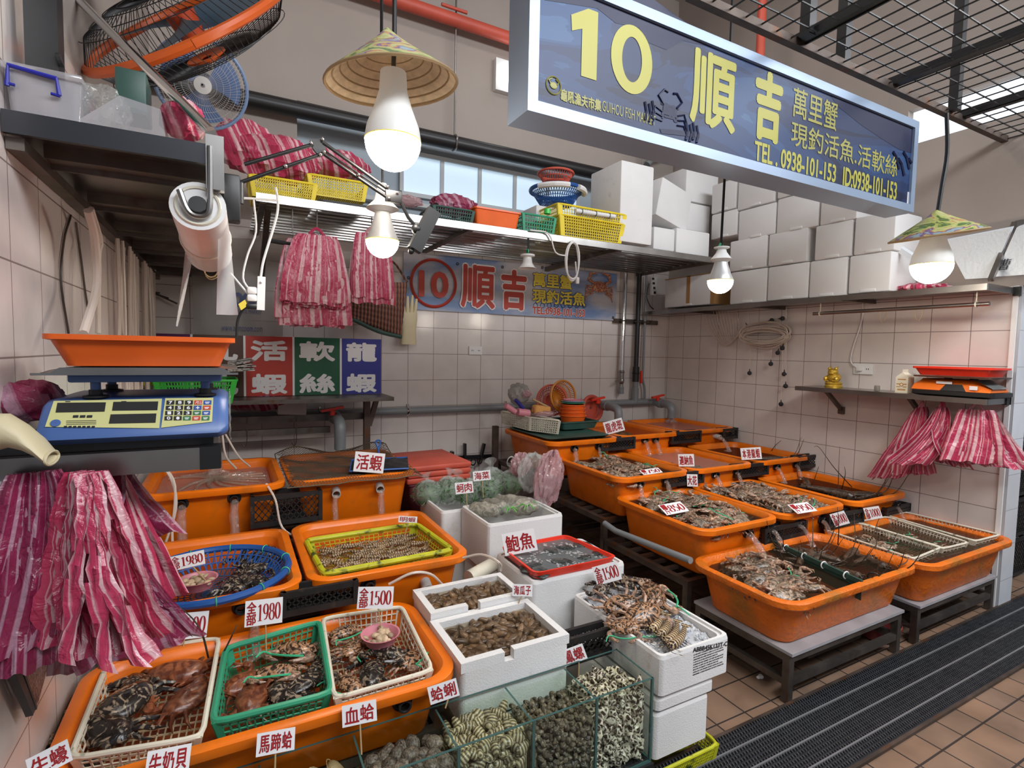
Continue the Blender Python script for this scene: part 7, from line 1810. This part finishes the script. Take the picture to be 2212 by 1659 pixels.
for px, py, hpx, hpy in ((1619, 806, 1621, 740), (1665, 786, 1667, 738), (1680, 762, 1686, 735), (1690, 752, 1694, 735), (1694, 808, 1697, 720), (1697, 834, 1699, 720), (1687, 873, 1692, 720), (1615, 705, 1609, 695), (1667, 692, 1655, 694), (1690, 688, 1678, 688), (1704, 722, 1700, 700)):
    t2 = thing('air_stone', 'round black air stone dangling on a thin hose by the side wall', 'air stone', PX(-.05, px, py), 'air stones of the hose coil')
    p, h_ = PX(-.05, px, py), PX(-.05, hpx, hpy); d = (h_ - p).normalized(); b = MB(); b.ell(p, .0175); b.cyl(p + d * .014, p + d * .034, .005, .003, 8); b.build('stone', m_stone, t2)
    b = MB(); b.tube([p + d * .03, h_], .003, 5); b.build('hose', m_hose, t2)
for py, x in ((690, 1616), (680, 1698)):
    b = MB(); q = PX(-.05, x, py); b.cyl(q + V((0, 0, -.03)), V((q.x, q.y, 1.745)), .004); tag(b.build('wire_hook', m_cream), 'pale hanger wire of the hose coil ' + ('nearer the corner' if x < 1650 else 'nearer the small shelf'), 'hook')
plate('wall_socket', 'white socket with a plug in it above the small shelf', (-.001, PX(0, 1866, 797).y, PX(0, 1866, 797).z), (0, 1, 0), .12, .07, (-1, 0, 0))
t = thing('power_cable', 'grey cable falling from the side shelf to the wall socket', 'cable', PX(-.02, 1850, 797)); b = MB(); b.tube(bez([PX(-.02, 1864, 645), PX(-.02, 1862, 690), PX(-.02, 1843, 750), PX(-.02, 1838, 780), PX(-.02, 1852, 796)], 18), .0045, 6); b.build('cable', m_wire, t); b = MB(); b.rbox(PX(-.025, 1856, 797), (.03, .03, .028), .005); b.build('plug', m_wire, t)
# small shelf
t = thing('small_shelf', 'small steel shelf on the side wall carrying the orange scale', 'shelf', (-.13, -2.0, 1.15))
b = MB(); b.box(-.258, -.002, -2.605, -1.54, 1.163, 1.1765); b.box(-.27, -.258, -2.615, -1.54, 1.148, 1.177); b.box(-.258, -.002, -2.616, -2.605, 1.148, 1.1775); b.build('shelf_plate', m_steel, t, smooth=False)
b = MB()
for y in (-1.72, -2.22): b.bar((-.2, y, 1.155), (-.012, y, 1.02), .022, .022); b.box(-.02, -.001, y - .02, y + .02, .99, 1.04)
b.build('brace', m_steeld, t, smooth=False)
b = MB(); b.box(-.05, .004, -2.622, -2.6, 1.142, 1.184); b.build('end_cap', m_black, t, smooth=False)
sz = 1.177
t = thing('golden_figurine', 'small golden seated animal figurine on the small shelf', 'figurine', (-.16, PX(-.16, 1801, 820).y, sz)); c = V((-.16, PX(-.16, 1801, 820).y, sz))
b = MB(); b.lathe([(.001, 0), (.052, 0), (.055, .012), (.048, .022), (.054, .03), (.045, .042), (.001, .044)], c, n=28); b.build('base', m_gold, t)
b = MB(); b.ell(c + V((0, 0, .07)), (.042, .045, .034), n=20, m=12, fn=lambda d: 1 + .05 * sin(9 * d.y) * sin(8 * d.z)); b.ell(c + V((-.012, 0, .108)), (.03, .032, .024), n=18, m=10); b.ell(c + V((-.034, 0, .10)), (.016, .022, .012)); b.build('body', m_gold, t)
b = MB()
for s in (-1, 1):
    b.ell(c + V((-.02, s * .022, .128)), (.009, .010, .012)); b.ell(c + V((-.03, s * .036, .06)), (.018, .014, .02)); b.cyl(c + V((0, s * .018, .13)), c + V((.004, s * .024, .15)), .006, .002, 8)
    for k in range(3): b.ell(c + V((-.045, s * (.018 + .008 * k), .048)), .005)
b.build('limbs', m_gold, t)
p = PX(-.16, 1953, 845); c = V((-.16, p.y, sz)); t = thing('drink_carton', 'cream coloured gable top carton on the small shelf', 'carton', c)
b = MB(); w = .034; b.box(c.x - w, c.x + w, c.y - w, c.y + w, sz, sz + .095)
b.add([c + V((-w, -w, .095)), c + V((w, -w, .095)), c + V((w, w, .095)), c + V((-w, w, .095)), c + V((-w * .9, 0, .125)), c + V((w * .9, 0, .125))], [(0, 1, 5, 4), (2, 3, 4, 5), (1, 2, 5), (3, 0, 4)]); b.box(c.x - w * .9, c.x + w * .9, c.y - .002, c.y + .002, sz + .122, sz + .142); b.build('carton_body', M('cream_card', (.78, .72, .58), .5), t, smooth=False)
b = MB()
for y, z, h in ((0, .078, .006), (-.018, .05, .006), (.018, .05, .006), (-.018, .034, .005), (.018, .034, .005), (0, .015, .008)): b.box(c.x - w - .0006, c.x - w, c.y + y - .01 - (.012 if y == 0 else 0), c.y + y + .01 + (.012 if y == 0 else 0), sz + z, sz + z + h)
b.torus(c + V((-w - .0006, 0, .05)), .009, .0022, (1, 0, 0), 16, 4); b.build('print', M('carton_print', (.5, .24, .06), .5), t, smooth=False)
p = PX(-.2, 1894, 848); b = MB(); b.rbox((-.2, p.y, sz + .018), (.025, .028, .036), .006); tag(b.build('lighter_block', M('smoky_plastic', (.22, .20, .17), .4)), 'small smoky block standing near the edge of the small shelf', 'block')
# orange scale
m_so = M('scale_orange', (.85, .17, .012), .35)
ya, yb = PX(-.2, 1980, 840).y, PX(-.2, 2160, 840).y; ym = (ya + yb) / 2; L = abs(ya - yb)
t = thing('orange_scale', 'orange electronic scale on the small shelf', 'scale', (-.15, ym, sz))
b = MB(); b.loft([rrect(-.145, ym, .125 - i, L / 2 - i, .02, z, 4) for i, z in ((.01, sz + .003), (0, sz + .01), (0, sz + .03), (.008, sz + .034))], True, True); b.build('base', m_black, t)
b = MB(); rings = []
for y, s in ((ya, .6), (ya - .03, 1), (ym, 1), (yb + .10, 1), (yb + .02, .35)):
    rings.append([V((x, y, sz + .034 + z * s)) for x, z in ((-.26, 0), (-.235, .045), (-.2, .062), (-.06, .062), (-.04, 0))])
b.loft(rings); b.build('housing', m_so, t, ang=30)
b = MB(); b.add([(-.262, ym + .05, sz + .034), (-.262, ym - .07, sz + .034), (-.245, ym - .045, sz + .07), (-.245, ym + .03, sz + .07), (-.255, ym + .045, sz + .036), (-.255, ym - .06, sz + .036)], [(0, 1, 2, 3)]); b.build('front_recess', m_black, t, smooth=False)
b = MB(); b.box(-.2485, -.246, ym + .0, ym + .075, sz + .07, sz + .084); b.box(-.2635, -.2615, ym - .12, ym - .085, sz + .045, sz + .066); b.build('sticker', m_card, t, smooth=False)
b = MB(); b.add([(-.25, yb + .09, sz + .099), (-.07, yb + .09, sz + .099), (-.07, yb + .01, sz + .054), (-.25, yb + .01, sz + .054)], [(0, 1, 2, 3)]); b.build('display_panel', M('grey_glossy_panel', (.16, .18, .18), .15), t, smooth=False)
b = MB()
for y in (ym + .06, ym - .06): b.cyl((-.15, y, sz + .09), (-.15, y, sz + .106), .02)
b.build('pan_support', m_black, t)
b = MB(); b.loft([rrect(-.15, ym, .13 - i, L * .47 - i, .02, z, 4) for i, z in ((0, sz + .106), (-.004, sz + .114), (.002, sz + .115), (.012, sz + .108))], True, True); b.build('weighing_pan', m_steel, t)
obox_tray('shallow_tray', 'red plastic tray on the orange scale', -.275, -.03, yb + .01, ya - .0, sz + .117, sz + .165, m_red, 'tray', .02)
b = MB(); b.grid(lambda u, v: V((-.1 + .02 * vn(u * 5, v * 4), ya + .08 - .10 * u, sz + .0 + .13 * v * (1 - .4 * u))), 8, 8); tag(b.build('plastic_bag', m_clearbag), 'clear crumpled bag between the carton and the orange scale', 'bag')
# striped bags below
bag_bundle('drooping bundle of striped bags under the small shelf, nearer the corner', PX(-.16, 1990, 880), PX(-.18, 1945, 1030), .17, 7, m_bag, udir=(.1, -1, .25), thick=.05, seed=31, neck=.3, swirl=.008, fan=.4)
bag_bundle('narrow bundle of striped bags between the two others under the small shelf', PX(-.2, 2035, 880), PX(-.22, 2018, 1005), .14, 9, m_bag, udir=(.5, -1, 0), thick=.12, seed=32, neck=.35, swirl=.012, fan=.7)
bag_bundle('fat bundle of striped bags at the tiled wall end', PX(-.18, 2110, 885), PX(-.2, 2115, 1005), .235, 10, m_bag, udir=(.15, -1, .05), thick=.10, seed=33, neck=.62, swirl=.008, fan=.35)
# neighbour's goods past the wall end
for i in range(4): crate('stacked black crate past the tiled wall end', .24, .75, -2.5, -2.0, .02 + i * .26, .26 + i * .26, group='black crates past the wall end')
t = thing('notice_board', 'pale blue board with papers past the tiled wall end', 'board', (.3, -2.45, 1.1)); b = MB(); b.box(.2, .7, -2.43, -2.4, 1.12, 1.78); b.build('board', M('pale_blue_board', (.42, .52, .62), .5), t, smooth=False); b = MB(); b.box(.215, .36, -2.434, -2.43, 1.2, 1.5); b.build('paper', m_card, t, smooth=False)

# ================================================================== things at the back and in the middle
t = thing('knife_rack', 'dark rail of knives and scissors on the back wall', 'knife rack', (-2.05, -.02, .45)); q = lambda px, py, y=-.03: PY(y, px, py)
b = MB(); b.bar(q(975, 989), q(1068, 985), .02, .03); b.box(q(977, 980).x - .01, q(977, 980).x + .008, -.05, -.005, q(977, 990).z - .02, q(977, 975).z); b.build('rail', m_black, t)
for lab, top, mid, bot in (('dark long knife on the knife rail', (1004, 958), (1004, 988), (1003, 1012)), ('black handled knife on the knife rail', (1046, 958), (1040, 985), (1033, 1005))):
    k = thing('knife', lab, 'knife', q(*bot)); b = MB(); b.bar(q(*top, -.055), q(*mid, -.055), .03, .018); b.build('handle', m_black, k); b = MB(); b.bar(q(*mid, -.055), q(*bot, -.055), .034, .003); b.build('blade', m_steeld, k)
k = thing('scissors', 'black handled scissors on the knife rail', 'scissors', q(1025, 1010)); b = MB(); b.torus(q(1022, 998, -.055), .026, .006, (0, 1, 0), 18, 6, .8); b.torus(q(1036, 995, -.055), .026, .006, (0, 1, 0), 18, 6, .8); b.build('handle', m_black, k); b = MB(); b.bar(q(1026, 1006, -.055), q(1021, 1030, -.055), .02, .004); b.build('blade', m_steel, k)
for i, lab in enumerate(('lowest red lid in the stack behind the seaweed bags', 'middle red lid in the stack behind the seaweed bags', 'top red lid in the stack behind the seaweed bags')):
    b = MB(); b.rbox((-2.69, -.72, .615 + i * .036), (.40, .46, .034), .01, 2, Euler((0, 0, .02 * i))); tag(b.build('plastic_slab', m_reddark), lab, 'lid')
obox_tray('storage_box', 'maroon plastic box under the stack of red lids', -2.88, -2.5, -.95, -.5, .28, .597, M('maroon_box', (.14, .035, .045), .45), 'box')
b = MB(); b.box(-2.88, -2.5, -.95, -.5, .0, .278); tag(b.build('crate_base', m_black, smooth=False), 'black block under the maroon box', 'crate')
# net over the shrimp tub
t = thing('tub_net', 'brown diagonal net stretched over the shrimp tub', 'net', (-3.22, -.86, .74)); b = MB()
def netp(u, v):
    x, y = -3.555 + .66 * u, -1.235 + .75 * v; e = min(u, 1 - u, v, 1 - v); z = .748 - .018 * min(1, e * 5) + .006 * vn(u * 9, v * 8) - (.028 * (1 - e / .03) if e < .03 else 0) + (.03 * max(0, v - .8) / .2 * (1 + sin(u * 9)))
    return V((x, y, z))
N_ = 46
for k in range(-N_ + 1, N_):
    for s in (1, -1):
        pts = []
        for i in range(19):
            a = i / 18; u, v = (k / N_ + a, a) if s > 0 else (k / N_ + a, 1 - a)
            if 0 <= u <= 1: pts.append(netp(u, v))
        if len(pts) > 1: b.tube(pts, .0014, 3, False)
b.build('netting', M('brown_net', (.075, .05, .03), .7), t); b = MB(); b.tube([netp(*p) for p in [(i / 20, 0) for i in range(21)] + [(1, i / 20) for i in range(21)] + [(1 - i / 20, 1) for i in range(21)] + [(0, 1 - i / 20) for i in range(21)]], .003, 5, False); b.build('edge_rope', M('net_rope', (.12, .09, .05), .7), t)
t = thing('hand_net', 'black hand net in a blue wire frame lying behind the shrimp card', 'hand net', PZ(.757, 815, 1010)); c4_ = [PZ(.758, 755, 1018), PZ(.758, 882, 1012), PZ(.775, 880, 988), PZ(.775, 760, 994)]
b = MB(); b.tube(c4_ + [c4_[0]], .005, 8); e = PZ(.775, 818, 990); b.tube(bez([e, e + V((0, .01, .05)), e + V((-.012, .02, .09)), e + V((.012, .02, .095)), e + V((.004, .01, .05))], 16), .005, 8); b.build('wire_frame', m_blue, t)
b = MB(); b.grid(lambda u, v: (c4_[0] * (1 - u) + c4_[1] * u) * (1 - v) + (c4_[3] * (1 - u) + c4_[2] * u) * v + V((0, 0, .012 * sin(pi * u) * sin(pi * v) + .006 * vn(u * 9, v * 7))), 14, 8); b.build('netting', m_black, t)
# baskets and bowls on the rear tub
t = thing('flat_tray', 'flat dark tray lying across the rear tub', 'tray', (-1.66, -.62, .787)); b = MB(); b.loft([rrect(-1.655, -.63, .265 - i, .30 - i, .05, z) for i, z in ((.02, .787), (0, .803), (.008, .803), (.03, .793))], True, True); b.build('tray_body', m_dgreen, t)
k = V((-1.76, -.72, 0)); u, v = V((.34, .04, 0)), V((-.02, .26, 0))
q = [PZ(.905, 1144, 902), PZ(.905, 1211, 909)]; o = q[0]; u = q[1] - q[0]; v = PZ(.905, 1082, 888) - o
basket('rectangular_basket', 'cream basket full of odds and ends on the rear tub', [o, o + u, o + u + v, o + v], .095, .06, m_cream, 12, 14, 6, .006, .006)
cc = o + (u + v) / 2
def bx(px, py, y=None): return PY(o.y + .08, px, py)
lump('plastic_bag', 'grey bag of scraps tied with pink film in the cream basket', 1128, 872, o.y + .16, .17, .16, m_greybag, 'bag', 33, .14); lump('plastic_bag', 'pink twist of film on the scrap bag in the cream basket', 1140, 858, o.y + .13, .08, .06, m_pinkbag, 'bag', 34, .05)
for lab, p, q_, r, mm in (('pink rolled rubber glove in the cream basket', (1092, 876), (1113, 890), .022, m_pinkp), ('dark blue handle sticking out of the cream basket', (1113, 863), (1130, 882), .014, M('navy_handle', (.015, .015, .2), .4)), ('wooden handled tool lying across the cream basket', (1150, 862), (1182, 878), .008, m_wood), ('pink plastic tub in the cream basket', (1118, 890), (1142, 893), .03, m_pinkp)):
    b = MB(); b.tube([bx(*p), bx(*q_)], r, 10); tag(b.build('basket_item', mm), lab, 'tool')
b = MB(); b.rbox(bx(1172, 886) + V((0, .02, 0)), (.15, .07, .07), .02, 3, Euler((0, .12, .1))); tag(b.build('scrub_sponge', pattern('plaid_sponge', (.70, .42, .03), (.62, .20, .12), 40, .45, .55, .7, 0, 0, 'wave')), 'yellow plaid sponge in the cream basket', 'sponge'); lump('plastic_bag', 'pink clear bag beside the plaid sponge', 1180, 902, o.y + .03, .17, .05, m_pinkbag, 'bag', 35, .08)
obox_tray('deep_tray', 'dark green deep tray under the orange bowls', PY(-.62, 1212, 925).x, PY(-.62, 1292, 920).x, -.64, -.36, .805, .865, m_dgreen, 'tray')
p = PY(-.52, 1240, 905); bc_ = V((p.x, -.5, .83))
for i, lab in enumerate(('lowest orange bowl of the nested stack', 'second orange bowl of the nested stack', 'third orange bowl of the nested stack', 'top orange bowl of the nested stack')):
    b = MB(); z = bc_ + V((0, 0, i * .027)); r = .105 - .004 * i; b.lathe([(.01, 0), (r * .78, 0), (r * .95, .062), (r * 1.03, .064), (r * 1.03, .072), (r * .93, .072), (r * .76, .006), (.01, .006)], z, n=36); tag(b.build('bowl', m_orange2), lab, 'bowl')
for i, (lab, mm) in enumerate((('green plate on the stack of orange bowls', m_greenp), ('blue plate on the stack of orange bowls', M('pale_blue_plastic', (.25, .42, .55), .4)), ('pink plate topmost on the orange bowls', m_pinkp))):
    b = MB(); b.lathe([(.005, 0), (.07, 0), (.10 - .012 * i, .008), (.098 - .012 * i, .011), (.07, .004), (.005, .004)], bc_ + V((0, 0, .158 + i * .010)), n=32); tag(b.build('plate', mm), lab, 'plate')
p = PY(-.34, 1214, 858); colander('orange colander standing upright behind the orange bowls', p + V((0, .05, 0)), .125, .06, M('amber_plastic', (.62, .22, .02), .4), (.1, -1, .15), 48)
p = PY(-.3, 1196, 860); colander('red colander leaning behind the amber one', p + V((0, .05, -.02)), .12, .07, m_reddark, (-.4, -1, .1), 40)
p = PY(-.16, 1280, 882); b = MB(); b.torus(p, .105, .016, (.1, -1, .2), 32, 8); b.lathe([(.01, 0), (.09, -.01), (.105, .0)], p + V((0, .03, 0)), (.1, -1, .2), 28); tag(b.build('basin', m_reddark), 'terracotta red basin leaning on the wall behind the grey elbow', 'basin')
# bunch of crumpled plastic on the rack side
for i, (px, py, y, w, h, lab) in enumerate(((1185, 1035, -1.52, .17, .28, 'pink bundle of crumpled plastic film hanging beside the small crab tub'), (1150, 1020, -1.36, .18, .2, 'pale bundle of crumpled film hanging beside the pink one'), (1125, 1003, -1.2, .13, .13, 'grey twisted film nearest the knife rail'), (1175, 1070, -1.5, .12, .1, 'grey tail of crumpled film below the pink bundle'))):
    p = PY(y, px, py); b = MB(); b.ell(p, (w / 2, w * .36, h / 2), Euler((0, .25, .3)), 36, 24, fn=lambda q: 1 + .12 * vn(q.x * 4 + i * 3, q.y * 4, q.z * 2) + .09 * sin(14 * math.atan2(q.y, q.x) + 5 * q.z) + .06 * vn(q.x * 12, q.y * 11, q.z * 10)); tag(b.build('film_bundle', m_pinkbag if i % 2 == 0 else m_clearbag), lab, 'plastic film')
b = MB(); b.torus(PY(-1.1, 1103, 997), .03, .004, (.3, 1, 0), 20, 5, .7); tag(b.build('cord_loop', m_lgrey), 'pale cord loop on the rack beside the crumpled film', 'cord')
# things at the foot of the ice box
t0 = pbasket('yellow basket on the floor under the foam box stack', (-2.62, -2.335, -2.715, -2.40, .0, .065), m_ytray, 34, 18, 6, .06, .006, .0035)
b = MB(); b.cyl((-2.92, -1.92, .44), (-2.78, -1.86, .45), .03); tag(b.build('pipe_piece', m_cream), 'cream pipe piece between the yellow tray tub and the abalone box', 'pipe')

# long feelers of the lobsters
for lab, pts in (('long dark feeler standing up from the lobster tub', [PZ(.52, 1810, 1068), PY(-1.95, 1812, 1010), PY(-1.9, 1814, 965)]), ('curved feeler reaching to the wall from the lobster tub', [PZ(.52, 1840, 1052), PY(-1.9, 1800, 1008), PY(-1.8, 1770, 967), PX(-.05, 1758, 965)]), ('short feeler beside the upright one in the lobster tub', [PZ(.52, 1818, 1058), PY(-1.95, 1826, 1025), PY(-1.92, 1824, 1008)]),
                 ('feeler arching over the tub with the four character lobster card', [PZ(.63, 1664, 978), PY(-1.3, 1675, 962), PY(-1.25, 1692, 948)]), ('feeler rising from the wide tub beside its divider', [PZ(.40, 1810, 1176), PY(-2.4, 1812, 1140), PY(-2.4, 1809, 1095)]), ('feeler lying over the rim corner of the wide tub', [PZ(.43, 1940, 1222), PZ(.44, 1957, 1215), PZ(.46, 1963, 1203)]),
                 ('thin feeler crossing the card of the near white basket', [PZ(.43, 450, 1420), PY(-2.35, 437, 1370), PY(-2.3, 415, 1335), PY(-2.25, 384, 1309)]), ('thin feeler between the near white basket and the green one', [PZ(.43, 480, 1415), PY(-2.2, 500, 1375), PY(-2.15, 512, 1350)])):
    b = MB(); pts = bez(pts, 14); b.tube(pts, [.0032 - .0022 * i / len(pts) for i in range(len(pts))], 5); tag(b.build('feeler', m_rust), lab, 'lobster feeler')
